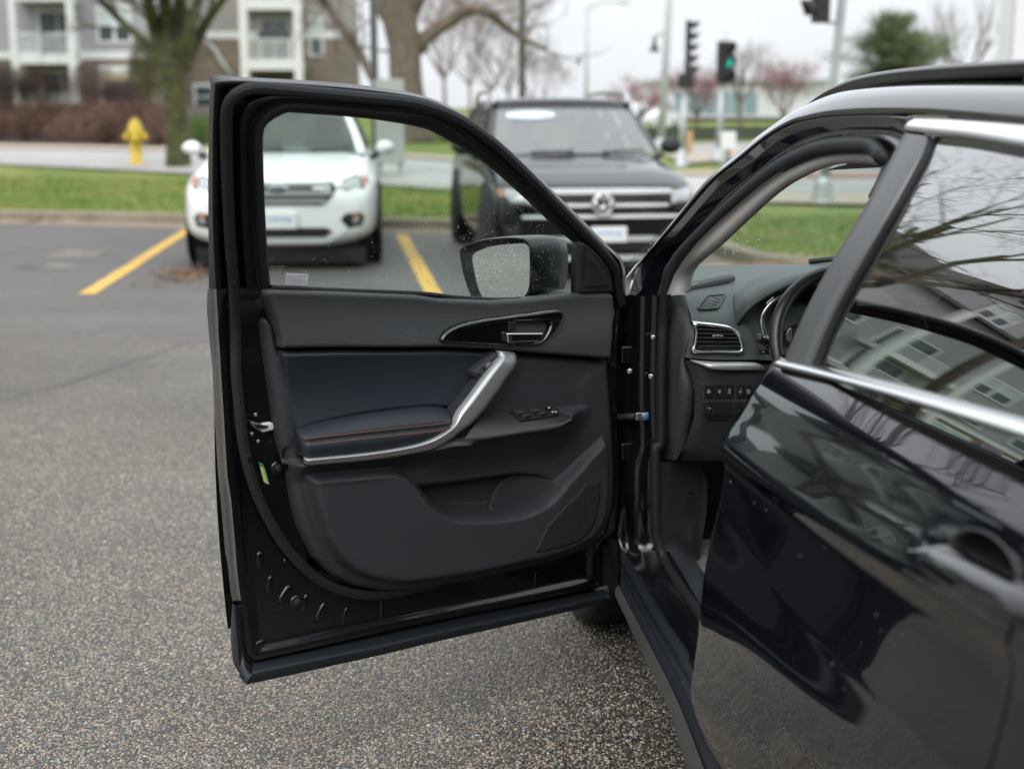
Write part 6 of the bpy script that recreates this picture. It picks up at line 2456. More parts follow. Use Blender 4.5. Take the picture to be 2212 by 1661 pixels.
# ------------------------------------------------------------------ raindrops, sticker and etching on the glass
TEX_DROP = []
gl2 = arr([Dsz(u, v, -.028) for u, v in R3] + [Dsz(*p, -.028) for p in T('B', (1320, 330), (890, 368), (400, 345)) + T('A', (1800, 316), (1200, 292), (706, 270))])
mb = MB()
lo, hi = gl2.min(0), gl2.max(0)
cnt = 0
while cnt < 620:
    s_, z_ = random.uniform(lo[0], hi[0]), random.uniform(lo[1], hi[1])
    fx = (s_ - lo[0]) / (hi[0] - lo[0])
    fz = (z_ - lo[1]) / (hi[1] - lo[1])
    pr = (.12 + .88 * math.exp(-((fx - .35) / .28) ** 2)) * math.exp(-fz * 2.6)
    if random.random() > pr:
        continue
    if not inside(np.array([[s_, z_]]), gl2)[0]:
        continue
    r = random.choice((.0006, .0008, .0009, .0011, .0015)) * random.uniform(.7, 1.1)
    p = DW(s_, z_, -.0305)
    ax, ay = S, (Vector((0, 0, 1)) + N * .5).normalized()
    an = ax.cross(ay).normalized()
    if an.dot(N) > 0:
        an = -an
    rows = []
    for k in range(4):
        th = math.pi / 2 * k / 3
        rows.append([p + (ax * math.cos(q) + ay * 1.15 * math.sin(q)) * r * max(math.cos(th), .02) + an * r * .55 * math.sin(th) for q in [2 * math.pi * j / 7 for j in range(7)]])
    mb.loft(rows, True, True)
    cnt += 1
rd = mb.build('raindrops', M_DROP, dglass)
rd['kind'] = 'stuff'
stp = SZ(T('R', (800, 400), (1575, 425), (1612, 460), (1608, 520), (1560, 830), (1530, 855), (770, 828), (738, 800), (745, 740), (780, 430)), -.0285)
mb = MB()
mb.prism([DW(a, b, -.0285) for a, b in stp], -N * .0006)
M_STK = mat('sticker_paper', (.86, .87, .90), .45)
M_STKP = mat('sticker_faint_print', (.66, .62, .65), .5)
stk = mb.build('warning_sticker', M_STK, dglass)
ay = (Vector((0, 0, 1)) + N * .52).normalized()
c = Dp(*T('R', (1190, 520))[0], -.0280)
text('WARNING', .0095, M_STKP, stk, 'sticker_lettering', frame_mtx(c, S, ay), extrude=.0001)
for k, y in enumerate((625, 690, 765)):
    mb = MB()
    c = Dp(*T('R', (1190 - 10 * k, y))[0], -.0280)
    mb.obox(c, S * (.018, .015, .012)[k], N * .0001, ay * .0008)
    mb.build('sticker_line', M_STKP, stk)
M_ETCH = mat('etched_glass', (.42, .45, .42), .8)
for body, px, size in (('AGS AUTOMOTIVE', (395, 165), .0050), ('43R-001', (300, 268), .0042), ('DOT-20 M2AS', (390, 375), .0036), ('LAMI TEMPERED', (390, 480), .0036)):
    text(body, size, M_ETCH, dglass, 'etched_marking', frame_mtx(Dp(*T('R', px)[0], -.0285), S, ay), extrude=.00005)
mb = MB()
c = Dp(*T('R', (555, 280))[0], -.0285)
mb.tube([c + (S * math.cos(a) + ay * math.sin(a)) * .0042 for a in [2 * math.pi * i / 16 for i in range(16)]], .0003, 4, closed=True)
mb.build('etched_ring', M_ETCH, dglass)
# ------------------------------------------------------------------ door mirror, outside the glass
mn = (S * .90 + N * .43).normalized()
mc = Dp(*T('I', (745, 1430))[0], -.20)
def Mp(u, v, off=0.0):
    return hit(u, v, lambda p: (p - mc).dot(mn) - off, 1.5, 6)
rim = T('I', (446, 1292), (475, 1268), (600, 1222), (750, 1203), (880, 1203), (945, 1222), (975, 1300), (978, 1450), (965, 1600), (930, 1680), (840, 1740), (640, 1730), (560, 1680), (525, 1620), (488, 1520), (460, 1400))
rp = spl([Mp(*p) for p in rim], 44, True)
cen = sum(rp, Vector()) / len(rp)
mright = mn.cross(Vector((0, 0, 1)))
mb = MB()
rws = []
for dpt, sc_, sh in ((-.0, .965, 0), (.006, .985, 0), (.004, 1.0, 0), (-.006, 1.015, 0), (-.04, 1.02, .012), (-.08, .99, .03), (-.125, .88, .042), (-.155, .64, .048), (-.17, .28, .05), (-.171, .02, .05)):
    rws.append([cen + (p - cen) * sc_ + mn * dpt - S * sh for p in rp])
mb.loft(rws, True, True)
mir = mb.build('door_mirror', M_MHOUS, suv)
gp = spl([Mp(*p, -.006) for p in T('I', (537, 1332), (600, 1292), (700, 1262), (850, 1247), (935, 1250), (955, 1300), (957, 1500), (945, 1590), (900, 1650), (800, 1690), (640, 1670), (582, 1585), (547, 1440))], 40, True)
mb = MB()
mb.add(gp, [tuple(range(len(gp)))])
mg = mb.build('mirror_glass', M_MIRR, mir)
mb = MB()
mb.loft([[cen + (p - cen) * .967 - mn * .001 for p in rp], [cen + (p - cen) * .90 - mn * .008 for p in rp], [cen + (p - cen) * .05 - mn * .009 for p in rp]], True, True)
mb.build('mirror_bezel', M_RUN, mir)
mb = MB()
for i in range(420):
    a, b = random.random(), random.random()
    k = random.randrange(len(gp))
    p = cen.lerp(gp[k], math.sqrt(a) * .95) 
    p = p - mn * ((p - gp[0]).dot(mn)) + mn * .0003
    if p.z < cen.z - .02 and random.random() < .5:
        continue
    r = random.choice((.0007, .0010, .0013, .0019)) * random.uniform(.7, 1.2)
    ax_, ay_ = mright, Vector((0, 0, 1))
    rows = []
    for q_ in range(4):
        th = math.pi / 2 * q_ / 3
        rows.append([p + (ax_ * math.cos(q) * random.uniform(.9, 1.1) + ay_ * math.sin(q)) * r * max(math.cos(th), .02) + mn * r * .5 * math.sin(th) for q in [2 * math.pi * j / 7 for j in range(7)]])
    mb.loft(rows, True, True)
o = mb.build('raindrops', M_DROP, mir)
o['kind'] = 'stuff'
mb = MB()
a0 = Dp(*T('I', (1330, 1560))[0], -.04)
mb.tube([cen - mn * .07 + mright * .06 - Vector((0, 0, .07)), (cen - mn * .07 + a0) / 2 + Vector((0, 0, -.05)), a0 - Vector((0, 0, .05))], [.03, .028, .03], 10)
mb.build('mirror_stalk', M_MHOUS, mir)
# ------------------------------------------------------------------ the black car: body side
M_SASH = mat('satin_grey_sash', (.105, .108, .112), .38, .35)
M_BRIGHT = mat('bright_moulding', (.78, .79, .80), .22, 1.0)
M_RGLASS = glass('privacy_glass', (.10, .115, .115), .33)
M_WGLASS = glass('own_windscreen', (.80, .88, .82), .05)
M_HEADL = mat('grey_headliner_trim', (.36, .345, .33), .75, bump=(300, .1, 'noise', .001))
M_DASH = mat('dash_pad', (.070, .082, .085), .50, spec=.42, bump=(330, .42, 'voronoi', .0011))
M_DASHL = mat('dash_lower', (.036, .038, .041), .55, spec=.4, bump=(380, .40, 'voronoi', .001))
M_KICK = mat('kick_panel', (.030, .0335, .0375), .5, bump=(300, .2, 'noise', .001), var=(8, .12))
M_CARPET = mat('black_carpet', (.012, .012, .013), .95)
M_MAT = mat('paper_floor_mat', (.28, .26, .24), .8, var=(30, .2))
M_GUN = mat('gunmetal_trim', (.20, .20, .205), .3, .9)
M_WHEEL = mat('wheel_leather', (.012, .0125, .0135), .34, bump=(330, .2, 'voronoi', .0006))
M_SPOT = mat('dried_water_spot', (.06, .065, .065), .3)
M_RED = mat('red_needle', (.65, .02, .03), .4, emit=((.8, .02, .03), .25))
prof_side = [(.24, -.02), (.27, .01), (.31, .042), (.36, .066), (.41, .085), (.45, .094), (.50, .091), (.56, .086), (.62, .083), (.68, .078), (.74, .069), (.79, .058), (.83, .0495), (.86, .045), (.885, .044), (.902, .0495), (.916, .0535), (.928, .050), (.942, .041), (.958, .030), (.975, .0175), (.995, .0055), (1.01, -.002), (1.028, -.014), (1.05, -.031), (1.085, -.058)]
_ps = spl([(a, b, 0) for a, b in prof_side], 220)
_pz, _pb = np.array([p.x for p in _ps]), np.array([p.y for p in _ps])
def bskin(a, z):
    """outer body surface: sections slide up and out a little towards the rear"""
    k = max(0.0, -a - 1.0)
    zz = z - .030 * k * (1 if z > .7 else max(0.0, (z - .35) / .35))
    b = float(np.interp(zz, _pz, _pb))
    # the sculpted scallop that sweeps down towards the sill
    zc = .815 - .10 * k + .05 * k * k
    b -= .0040 * math.exp(-((z - zc + .045) / .045) ** 2) * (1 - math.exp(-(k / .12) ** 2)) * math.exp(-k * .9)
    b += .0026 * math.exp(-((z - zc) / .013) ** 2) * (1 - math.exp(-(k / .10) ** 2)) * math.exp(-k * 1.3)
    return b + .012 * math.sin(min(1.0, k) * math.pi) - .02 * max(0, k - 1.2) ** 2
def skin_hit(u, v, off=0.0):
    return hit(u, v, lambda p: (p - HB).dot(LW) - bskin((p - HB).dot(FW), p.z) - off, .7, 6)
avals = [-1.0 - .02 * i for i in range(53)]
def edge_a(z):
    return -1.0 - .018 * math.sin(math.pi * min(1, max(0, (z - .35) / .7)))
rows = []
zs_ = list(np.linspace(.262, 1.082, 165))
first = []
for a in avals:
    rows.append([CW(min(a, edge_a(z)) if a > -1.03 else a, bskin(a, z), z) for z in zs_])
ret = [[CW(edge_a(z) + .006, bskin(-1, z) - .005, z) for z in zs_], [CW(edge_a(z) + .004, bskin(-1, z) - .035, z) for z in zs_], [CW(edge_a(z) - .03, bskin(-1, z) - .06, z) for z in zs_]]
mb = MB()
mb.loft(list(reversed(ret)) + rows, True)
_hc = hit(*T('G', (1385, 752))[0], lambda p: (p - HB).dot(LW) - bskin((p - HB).dot(FW), p.z), .7, 6)
_ha, _hz = (_hc - HB).dot(FW), _hc.z
keep = []
for fi, f in enumerate(mb.f):             # the opening of the handle recess
    c = sum((Vector(mb.v[i]) for i in f), Vector()) / len(f)
    if (((c - HB).dot(FW) - _ha) / .078) ** 2 + ((c.z - _hz) / .036) ** 2 > 1:
        keep.append(fi)
mb.f = [mb.f[i] for i in keep]
mb.sm = [mb.sm[i] for i in keep]
rdoor = mb.build('rear_door', M_PAINT, suv)
# quarter panel and rear end beyond the picture
mb = MB()
rows = []
for a in [-2.045 - .06 * i for i in range(24)]:
    rows.append([CW(a, bskin(a, z) - .10 * max(0, -a - 2.9) ** 2, z) for z in zs_[::4]])
rows.append([CW(-3.48, -.25, z) for z in zs_[::4]])
rows.append([CW(-3.50, -1.60, z) for z in zs_[::4]])
mb.loft(rows, True)
mb.build('quarter_panel', M_PAINT, suv)
# rear wheel
def own_wheel(a, b, r=.345):
    mb = MB()
    c = CW(a, b, r)
    mb.lathe([(r * .66, -.1), (r * .95, -.1), (r, -.07), (r, .07), (r * .95, .1), (r * .66, .1)], c, 36, LW)
    w = mb.build('wheel', M_TYRE, suv)
    mb = MB()
    mb.lathe([(r * .66, .08), (r * .6, .05), (r * .2, .06), (.001, .065)], c, 30, LW, cap=False)
    mb.build('rim', M_RIM, w)
own_wheel(-2.35, -.06)
own_wheel(.62, -.12)
# belt moulding
def sside(px, off=0.0):
    return Bp(*px, off)
bt = T('F', (168, 1324), (400, 1378), (700, 1452), (1000, 1533), (1250, 1602), (1400, 1645), (1560, 1690))
bb = T('F', (128, 1366), (400, 1432), (700, 1516), (1000, 1608), (1250, 1690), (1400, 1740), (1560, 1795))
pt = spl([sside(p, .004) for p in bt], 40)
pb = spl([sside(p, .012) for p in bb], 40)
pt.append(CW(-3.0, gside(1.15) + .004, 1.15))
pb.append(CW(-3.0, gside(1.125) + .012, 1.125))
mb = MB()
mb.loft([[p - LW * .03 for p in pt], pt, [p.lerp(q, .3) + LW * .008 for p, q in zip(pt, pb)], [p.lerp(q, .75) + LW * .009 for p, q in zip(pt, pb)], pb, [p - LW * .02 for p in pb]], True)
mb.build('belt_moulding', M_BRIGHT, rdoor)
# satin sash on the pillar
sl = T('F', (790, 168), (720, 300), (600, 520), (500, 690), (400, 855), (280, 1085), (172, 1332))
sr = T('F', (905, 185), (855, 310), (735, 530), (640, 695), (550, 850), (420, 1085), (300, 1362))
PL, PR = spl([sside(p, .004) for p in sl], 30), spl([sside(p, .002) for p in sr], 30)
mb = MB()
mb.loft([[p - LW * .05 for p in PL], [p - LW * .004 for p in PL], PL, [p.lerp(q, .3) + LW * .004 for p, q in zip(PL, PR)], [p.lerp(q, .75) + LW * .004 for p, q in zip(PL, PR)], PR, [p - LW * .006 for p in PR]], True)
mb.build('pillar_sash', M_SASH, rdoor)
sg = T('F', (942, 205), (892, 310), (770, 530), (672, 695), (585, 850), (455, 1085), (338, 1374))
PG = spl([sside(p, -.008) for p in sg], 30)
mb = MB()
mb.loft([[p - LW * .004 for p in PR], [p.lerp(q, .5) for p, q in zip(PR, PG)], PG, [p - LW * .02 for p in PG]], True)
mb.build('window_rubber', M_RUN, rdoor)
# rear door glass: curved sheet from the belt to the roof
zg = list(np.linspace(1.05, 1.505, 40))
mb = MB()
rows = []
def glass_front(z):
    k = min(max((z - PG[-1].z) / (PG[0].z - PG[-1].z), -.1), 1.08)
    f = min(max((1 - k) * 29, 0), 28.999)
    i = int(f)
    p = PG[i].lerp(PG[i + 1], f - i)
    return (p - HB).dot(FW)
for z in zg:
    a0 = glass_front(z) + .012
    rows.append([CW(a0 + (-2.0 - a0) * j / 12, gside(z) - .012, z) for j in range(13)])
mb.loft(rows, True)
mb.build('rear_window', M_RGLASS, rdoor)
# bright moulding over the windows
mt = T('F', (848, 93), (1000, 98), (1200, 112), (1400, 130), (1600, 150))
ml = T('F', (786, 166), (905, 184), (1100, 206), (1400, 262), (1600, 300))
Pt, Pl = spl([sside(p, .004) for p in mt], 30), spl([sside(p, .004) for p in ml], 30)
Pt.append(CW(-2.9, gside(1.475) + .004, 1.475))
Pl.append(CW(-2.9, gside(1.45) + .004, 1.45))
mb = MB()
mb.loft([[CW(-1.99 - 1.3 * j / 10, gside(z) - .006 - .16 * (j / 10) ** 3, z - .05 * (j / 10) ** 2) for j in range(11)] for z in np.linspace(1.06, 1.52, 20)], True)
mb.build('rear_pillar', M_PAINT, suv)
mb = MB()
mb.loft([[p - LW * .02 for p in Pt], Pt, [p.lerp(q, .25) + LW * .007 for p, q in zip(Pt, Pl)], [p.lerp(q, .6) + LW * .008 for p, q in zip(Pt, Pl)], Pl, [p - LW * .025 for p in Pl]], True)
mb.build('roof_moulding', M_BRIGHT, rdoor)
# roof: side skin, then over the top
low = T('L', (62, 1478), (200, 1318), (450, 1028), (620, 888), (760, 772), (900, 690), (1000, 661), (1150, 639), (1400, 632), (1700, 642), (2000, 668), (2209, 690), (2400, 715))
upe = T('L', (58, 1470), (196, 1312), (446, 1020), (615, 880), (755, 762), (895, 668), (1010, 592), (1130, 530), (1260, 495), (1500, 470), (1800, 460), (2209, 458), (2400, 458))
def upper_edge(p, i, n):
    b = -.075 - .26 * min(1, i / 5.0)
    return Bc(*p, b)
Pa = spl([sside(p, .0) for p in low], 60)
Pu = spl([upper_edge(p, i, 13) for i, p in enumerate(upe)], 60)
Pa.append(Pa[-1] - FW * 1.4 - Vector((0, 0, .05)))
Pu.append(Pu[-1] - FW * 1.4 - Vector((0, 0, .05)))
mb = MB()
rows = [[p - LW * .03 - Vector((0, 0, .006)) for p in Pa], [p - LW * .005 for p in Pa], Pa]
for f in (.15, .35, .6, .85):
    rows.append([p.lerp(q, f) + (LW * .5 + Vector((0, 0, .8))) * .014 * math.sin(math.pi * f) * min(1, i / 22) for i, (p, q) in enumerate(zip(Pa, Pu))])
rows.append(Pu)
rows.append([p - LW * .03 + Vector((0, 0, .004)) for p in Pu])
mb.loft(rows, True)
i0 = next(i for i, p in enumerate(Pu) if p.z > 1.515)
mb.loft([[Vector((0, 0, dz * min(1, (i - i0 + 4) / 12))) + Pu[i] - LW * db for i in range(i0, len(Pu))] for db, dz in ((.03, .004), (.2, .03), (.5, .045), (.8, .03), (.97, 0))], True)
roof_o = mb.build('roof', M_PAINT, suv)
# roof rail
rt_ = T('L', (888, 682), (1000, 588), (1100, 512), (1200, 457), (1300, 421), (1500, 386), (1800, 356), (2209, 331), (2400, 322))
rl_ = T('L', (905, 690), (1030, 600), (1130, 540), (1240, 505), (1330, 478), (1500, 447), (1800, 424), (2209, 402), (2400, 395))
Qt = spl([Bc(*p, -.37) for p in rt_], 40)
Ql = spl([Bc(*p, -.352) for p in rl_], 40)
Qt.append(Qt[-1] - FW * 1.1 - Vector((0, 0, .03)))
Ql.append(Ql[-1] - FW * 1.1 - Vector((0, 0, .03)))
mb = MB()
mid_ = [p.lerp(q, .45) + LW * .008 for p, q in zip(Qt, Ql)]
dr = [p.lerp(q, .72) - LW * .004 for p, q in zip(Qt, Ql)]
mb.loft([[p - LW * .03 for p in Qt], Qt, [p.lerp(q, .2) + LW * .006 for p, q in zip(Qt, Ql)], mid_, dr, [p + LW * .003 for p in Ql], [p - LW * .02 - Vector((0, 0, .01)) for p in Ql]], True)
mb.build('roof_rail', M_MHOUS, roof_o)
# ------------------------------------------------------------------ front pillar, aperture, seal
ak = [('E', (172, 482), (272, 482), (372, 482), (470, 462), (556, 452)), ('E', (262, 252), (352, 252), (455, 252), (540, 302), (603, 302)), ('L', (198, 1318), (270, 1330), (350, 1332), (440, 1325), (528, 1350)), ('L', (448, 1028), (515, 1050), (620, 1076), (700, 1088), (762, 1132)),
      ('L', (620, 888), (690, 915), (790, 938), (855, 968), (892, 1030)), ('L', (760, 772), (830, 802), (900, 872), (950, 912), (1000, 972)), ('L', (900, 692), (950, 737), (1030, 815), (1060, 862), (1080, 938)), ('L', (1000, 663), (1070, 707), (1150, 788), (1170, 835), (1180, 912)),
      ('L', (1150, 641), (1200, 692), (1300, 783), (1320, 824), (1310, 906)), ('L', (1400, 635), (1420, 692), (1400, 796), (1375, 833), (1380, 913)), ('L', (1570, 642), (1560, 720), (1465, 862), (1420, 890), (1424, 920))]
def apath(i, off, n=60):
    return spl([sside(T(k[0], k[1 + i])[0], off) for k in ak], n)
A0, A1, A2, A3, A4 = apath(0, -.004), apath(1, -.022), apath(2, -.050), apath(3, -.060), apath(4, -.085)
mb = MB()
mb.loft([[p - LW * .05 + FW * .03 for p in A0], A0, [p.lerp(q, .3) + LW * .004 for p, q in zip(A0, A1)], [p.lerp(q, .8) - LW * .002 for p, q in zip(A0, A1)], A1, [p.lerp(q, .25) - LW * .018 for p, q in zip(A1, A2)], [p.lerp(q, .6) - LW * .012 for p, q in zip(A1, A2)], A2, [p - LW * .02 for p in A2]], True)
mb.build('front_pillar', M_PAINT, suv)
low_seal = [Kp(*p, -.03) for p in T('E', (420, 620), (412, 800), (405, 1100), (402, 1450)) + T('K', (410, 150), (408, 450), (410, 720), (425, 850))] + [Bc(*p, -.118) for p in T('K', (478, 1010), (590, 1190), (720, 1372), (830, 1530))]
sp = [p.lerp(q, .5) + LW * .006 for p, q in zip(A2, A3)]
full = list(reversed(low_seal)) + sp[3:] + [sside(p, -.07) for p in T('L', (1462, 905), (1440, 985), (1385, 1100))]
mb = MB()
mb.tube(spl(full, 150), .0165, 10, squash=(LW, .8))
mb.build('aperture_seal', M_SEAL, suv)
mb = MB()
mb.loft([[p + LW * .01 for p in A3], A3, [p.lerp(q, .5) + LW * .004 for p, q in zip(A3, A4)], A4, [p - LW * .03 + FW * .05 for p in A4], [p - LW * .05 + FW * .12 for p in A4]], True)
mb.build('pillar_trim', M_HEADL, suv)
mb = MB()
hp0 = spl([p - LW * .05 + FW * .12 for p in A4], 60)
mb.loft([[A4[i] - LW * .02 for i in range(40, 60)], [A4[i] - LW * .5 + FW * .05 + Vector((0, 0, .02)) for i in range(40, 60)], [A4[i] - LW * 1.1 + FW * .05 for i in range(40, 60)]], True)
mb.build('headliner', M_HEADL, suv)
mb = MB()
q = [Kp(*p, -.55) for p in T('L', (1235, 905), (1424, 900), (1424, 922), (1300, 920), (1250, 915))]
mb.prism(q, FW * .02)
mb.build('sun_visor', M_HEADL, suv)
# hinge pillar and inner sill
def col(nodes_):
    return spl([(Kp(*p, w) if kind_ == 'K' else Bc(*p, w)) for kind_, w, p in nodes_], 70)
def mk(c):
    out = []
    for kind_, w, k, pts in c:
        out += [(kind_, w, p) for p in T(k, *pts)]
    return out
C0 = col(mk([('K', .03, 'E', [(178, 470), (170, 700), (160, 900), (158, 1100), (166, 1300), (170, 1480)]), ('K', .03, 'K', [(172, 300), (170, 600)]), ('B', -.02, 'K', [(150, 930), (262, 1130), (430, 1400), (600, 1661), (740, 1880)])]))
C1 = col(mk([('K', .0, 'E', [(232, 470), (226, 700), (225, 900), (222, 1100), (228, 1300), (230, 1480)]), ('K', .0, 'K', [(213, 300), (212, 600)]), ('B', -.05, 'K', [(225, 900), (335, 1130), (502, 1400), (680, 1661), (820, 1880)])]))
C2 = col(mk([('K', -.01, 'E', [(310, 470), (305, 700), (302, 900), (300, 1100), (304, 1300), (308, 1480)]), ('K', -.01, 'K', [(308, 300), (305, 600)]), ('B', -.085, 'K', [(330, 900), (445, 1130), (602, 1400), (780, 1661), (920, 1880)])]))
C3 = col(mk([('K', -.025, 'E', [(376, 470), (368, 700), (364, 900), (362, 1100), (364, 1300), (372, 1480)]), ('K', -.025, 'K', [(390, 300), (390, 600)]), ('B', -.112, 'K', [(425, 900), (545, 1130), (690, 1385), (870, 1661), (1010, 1880)])]))
mb = MB()
mb.loft([[p + FW * .12 for p in C0], C0, [p.lerp(q, .5) + FW * .016 for p, q in zip(C0, C1)], [p + FW * .004 for p in C1], [p.lerp(q, .35) - FW * .010 for p, q in zip(C1, C2)], [p.lerp(q, .7) - FW * .013 for p, q in zip(C1, C2)], [p - FW * .009 for p in C2], [p.lerp(q, .35) - FW * .002 for p, q in zip(C2, C3)], [p.lerp(q, .7) + FW * .006 for p, q in zip(C2, C3)], C3, [p - LW * .03 + FW * .02 for p in C3]], True)
hpil = mb.build('hinge_pillar', M_SHELL, suv)
for k, px, r in (('E', (352, 746), .0045), ('E', (197, 970), .005), ('E', (338, 1006), .005)):
    c = Kp(*T(k, px)[0], -.03)
    mb = MB()
    mb.lathe([(r * 1.35, -.004), (r * 1.35, .002), (r, .0025), (r, .008), (r * .8, .009), (.001, .009)], c, 6 if True else 12, (-FW + LW * .5).normalized(), smooth=False)
    mb.build('hinge_bolt', M_ZINC, hpil)
# check strap with its blue bolt
c = Kp(*T('E', (300, 1274))[0], -.04)
mb = MB()
mb.lathe([(.0095, -.006), (.0095, .0), (.007, .001), (.007, .006), (.001, .007)], c, 6, (-FW + LW * .35).normalized(), smooth=False)
cs = mb.build('check_strap_bolt', M_BOLTB, hpil)
mb = MB()
mb.obox(c + FW * .006 + LW * .006, LW * .017, FW * .003, Vector((0, 0, .010)))
mb.build('strap_bracket', M_ZINC, cs, bevel=.003)
e_ = Dp(*T('B', (1560, 1245))[0], -.03)
mb = MB()
mb.tube([c + FW * .01 + LW * .02, (c + e_) / 2 + FW * .015, e_], [.008, .009, .009], 8)
mb.build('check_strap', M_CLAD, cs)
# hinges between the pillar and the door
for v in (860, 1560):
    c = Kp(*T('E', (185, v if v < 1000 else 1500))[0], .02)
    mb = MB()
    mb.obox(c + LW * .005, LW * .015, FW * .01, Vector((0, 0, .022)))
    mb.build('hinge', M_SHELL, hpil, bevel=.005)
# outer sill cladding
s0 = spl([Bc(*p, .03) for p in T('X', (1331, 1284), (1388, 1404), (1440, 1512), (1487, 1661), (1535, 1830))], 40)
s1 = spl([Bc(*p, .012) for p in T('X', (1340, 1262), (1402, 1378), (1470, 1512), (1530, 1661), (1590, 1830))], 40)
s2 = spl([Bc(*p, -.018) for p in T('X', (1341, 1193), (1373, 1250), (1422, 1329), (1472, 1405), (1560, 1560), (1640, 1700))], 40)
mb = MB()
mb.loft([[p - LW * .06 for p in s0], s0, [p.lerp(q, .6) + LW * .004 for p, q in zip(s0, s1)], s1, [p.lerp(q, .4) + Vector((0, 0, .004)) for p, q in zip(s1, s2)], [p.lerp(q, .5) - Vector((0, 0, .003)) for p, q in zip(s1, s2)], s2, [p - LW * .02 - Vector((0, 0, .01)) for p in s2]], True)
scl_ = mb.build('sill_cladding', M_CLADD, suv)
mb = MB()
mb.loft([[p + LW * .003 - Vector((0, 0, .002)) for p in s0], [p.lerp(q, .5) + LW * .008 for p, q in zip(s0, s1)], [p.lerp(q, .92) + LW * .005 for p, q in zip(s0, s1)]], True)
mb.build('sill_strip', mat('worn_sill_plastic', (.045, .043, .041), .55, var=(12, .2)), scl_)
for f_ in (.35, .7):
    mb = MB()
    mb.tube([p.lerp(q, f_) + Vector((0, 0, .003)) for p, q in zip(s1, s2)], .0025, 5)
    mb.build('sill_groove', M_GRBLK, scl_)
# front wing and bonnet, mostly hidden behind the open door
mb = MB()
rows = []
for i in range(16):
    a = .02 + i * .075
    k = i / 15
    w = -.004 - .10 * k ** 2.2
    zt_ = 1.0 - .2 * k ** 1.3
    rows.append([CW(a, w - .03, .26), CW(a, w + .03 * (1 - k), .45), CW(a, w + .02, .7), CW(a, w + .012, .88 - .1 * k), CW(a, w - .01, zt_ - .05), CW(a, w - .07, zt_), CW(a, w - .35, zt_ + .015), CW(a, -.85, zt_ + .02), CW(a, -1.4, zt_ + .01), CW(a, -1.66, zt_ - .03)])
rows.append([p + FW * .05 - Vector((0, 0, 0)) for p in [CW(1.19, -.4, .3), CW(1.19, -.4, .45), CW(1.19, -.4, .6), CW(1.19, -.5, .7), CW(1.19, -.5, .75), CW(1.19, -.6, .78), CW(1.19, -.7, .8), CW(1.19, -.85, .8), CW(1.19, -1.1, .8), CW(1.19, -1.3, .78)]])
mb.loft(rows, True)
mb.build('front_wing', M_PAINT, suv)
mb = MB()
mb.prism([Kp(*p, .05) for p in T('D', (1300, 560), (1440, 600), (1460, 700), (1448, 940), (1395, 960), (1330, 900))], FW * .03)
mb.build('wing_end_cover', M_CLADD, suv)
mb = MB()
q = [Kp(*p, .10) for p in T('I', (1672, 1530), (1676, 1495), (1752, 1398), (1728, 1440), (1690, 1510))]
mb.prism(q, FW * .01)
mb.build('wing_reflection', M_BRIGHT, suv)  # bright metal sliver standing in for the wing's reflection by the pillar
# far side and belly so that the car is closed
mb = MB()
for z0, z1 in ((.25, 1.07),):
    mb.add([CW(-3.45, -1.66, z0), CW(1.1, -1.66, z0), CW(1.1, -1.66, z1 - .15), CW(-.1, -1.68, z1), CW(-3.45, -1.66, z1)], [(0, 1, 2, 3, 4)])
mb.add([CW(-3.45, -.02, .25), CW(1.1, -.05, .25), CW(1.1, -1.66, .25), CW(-3.45, -1.66, .25)], [(0, 1, 2, 3)])
mb.build('far_side', M_PAINT, suv)
mb = MB()
ptop = Pu[-1]
mb.add([CW(-3.45, -1.6, 1.07), CW(-3.45, -.15, 1.07), CW(-2.9, -.36, 1.5), CW(-2.9, -1.35, 1.5)], [(0, 1, 2, 3)])
mb.build('tailgate', M_PAINT, suv)
# rear door handle
mb = MB()
hc = skin_hit(*T('G', (1385, 752))[0], .004)
an = (hc - HB).dot(FW)
nrm = (LW + Vector((0, 0, .22))).normalized()
upv = (Vector((0, 0, 1)) - nrm * nrm.z).normalized()
rows = []
for f, dep in ((1.10, .0005), (1.05, .0035), (1.0, .002), (.94, -.006), (.8, -.024), (.5, -.036), (.02, -.040)):
    rows.append([hc + (-FW * math.cos(t) * .078 + upv * math.sin(t) * .037) * f + nrm * dep for t in [2 * math.pi * j / 28 for j in range(28)]])
mb.loft(rows, True, True)
cupo = mb.build('handle_recess', M_GRBLK, rdoor)
hp_ = spl([skin_hit(*p, o_) for p, o_ in zip(T('G', (1062, 678), (1150, 722), (1260, 790), (1400, 868), (1560, 938), (1700, 990)), (.006, .020, .032, .036, .034, .016))], 20)
mb = MB()
hw_ = [.005, .011, .016, .019, .021] + [.022] * 10 + [.022, .021, .019, .016, .008]
mb.loft([[p + upv * w_ * 1.0 - nrm * .028 for p, w_ in zip(hp_, hw_)], [p + upv * w_ * 1.05 - nrm * .018 for p, w_ in zip(hp_, hw_)], [p + upv * w_ * .6 - nrm * .002 for p, w_ in zip(hp_, hw_)], [p - upv * w_ * .35 + nrm * .012 for p, w_ in zip(hp_, hw_)], [p - upv * w_ * .8 + nrm * .004 for p, w_ in zip(hp_, hw_)], [p - upv * w_ - nrm * .018 for p, w_ in zip(hp_, hw_)]], True)
mb.build('door_handle', M_PAINT, rdoor)
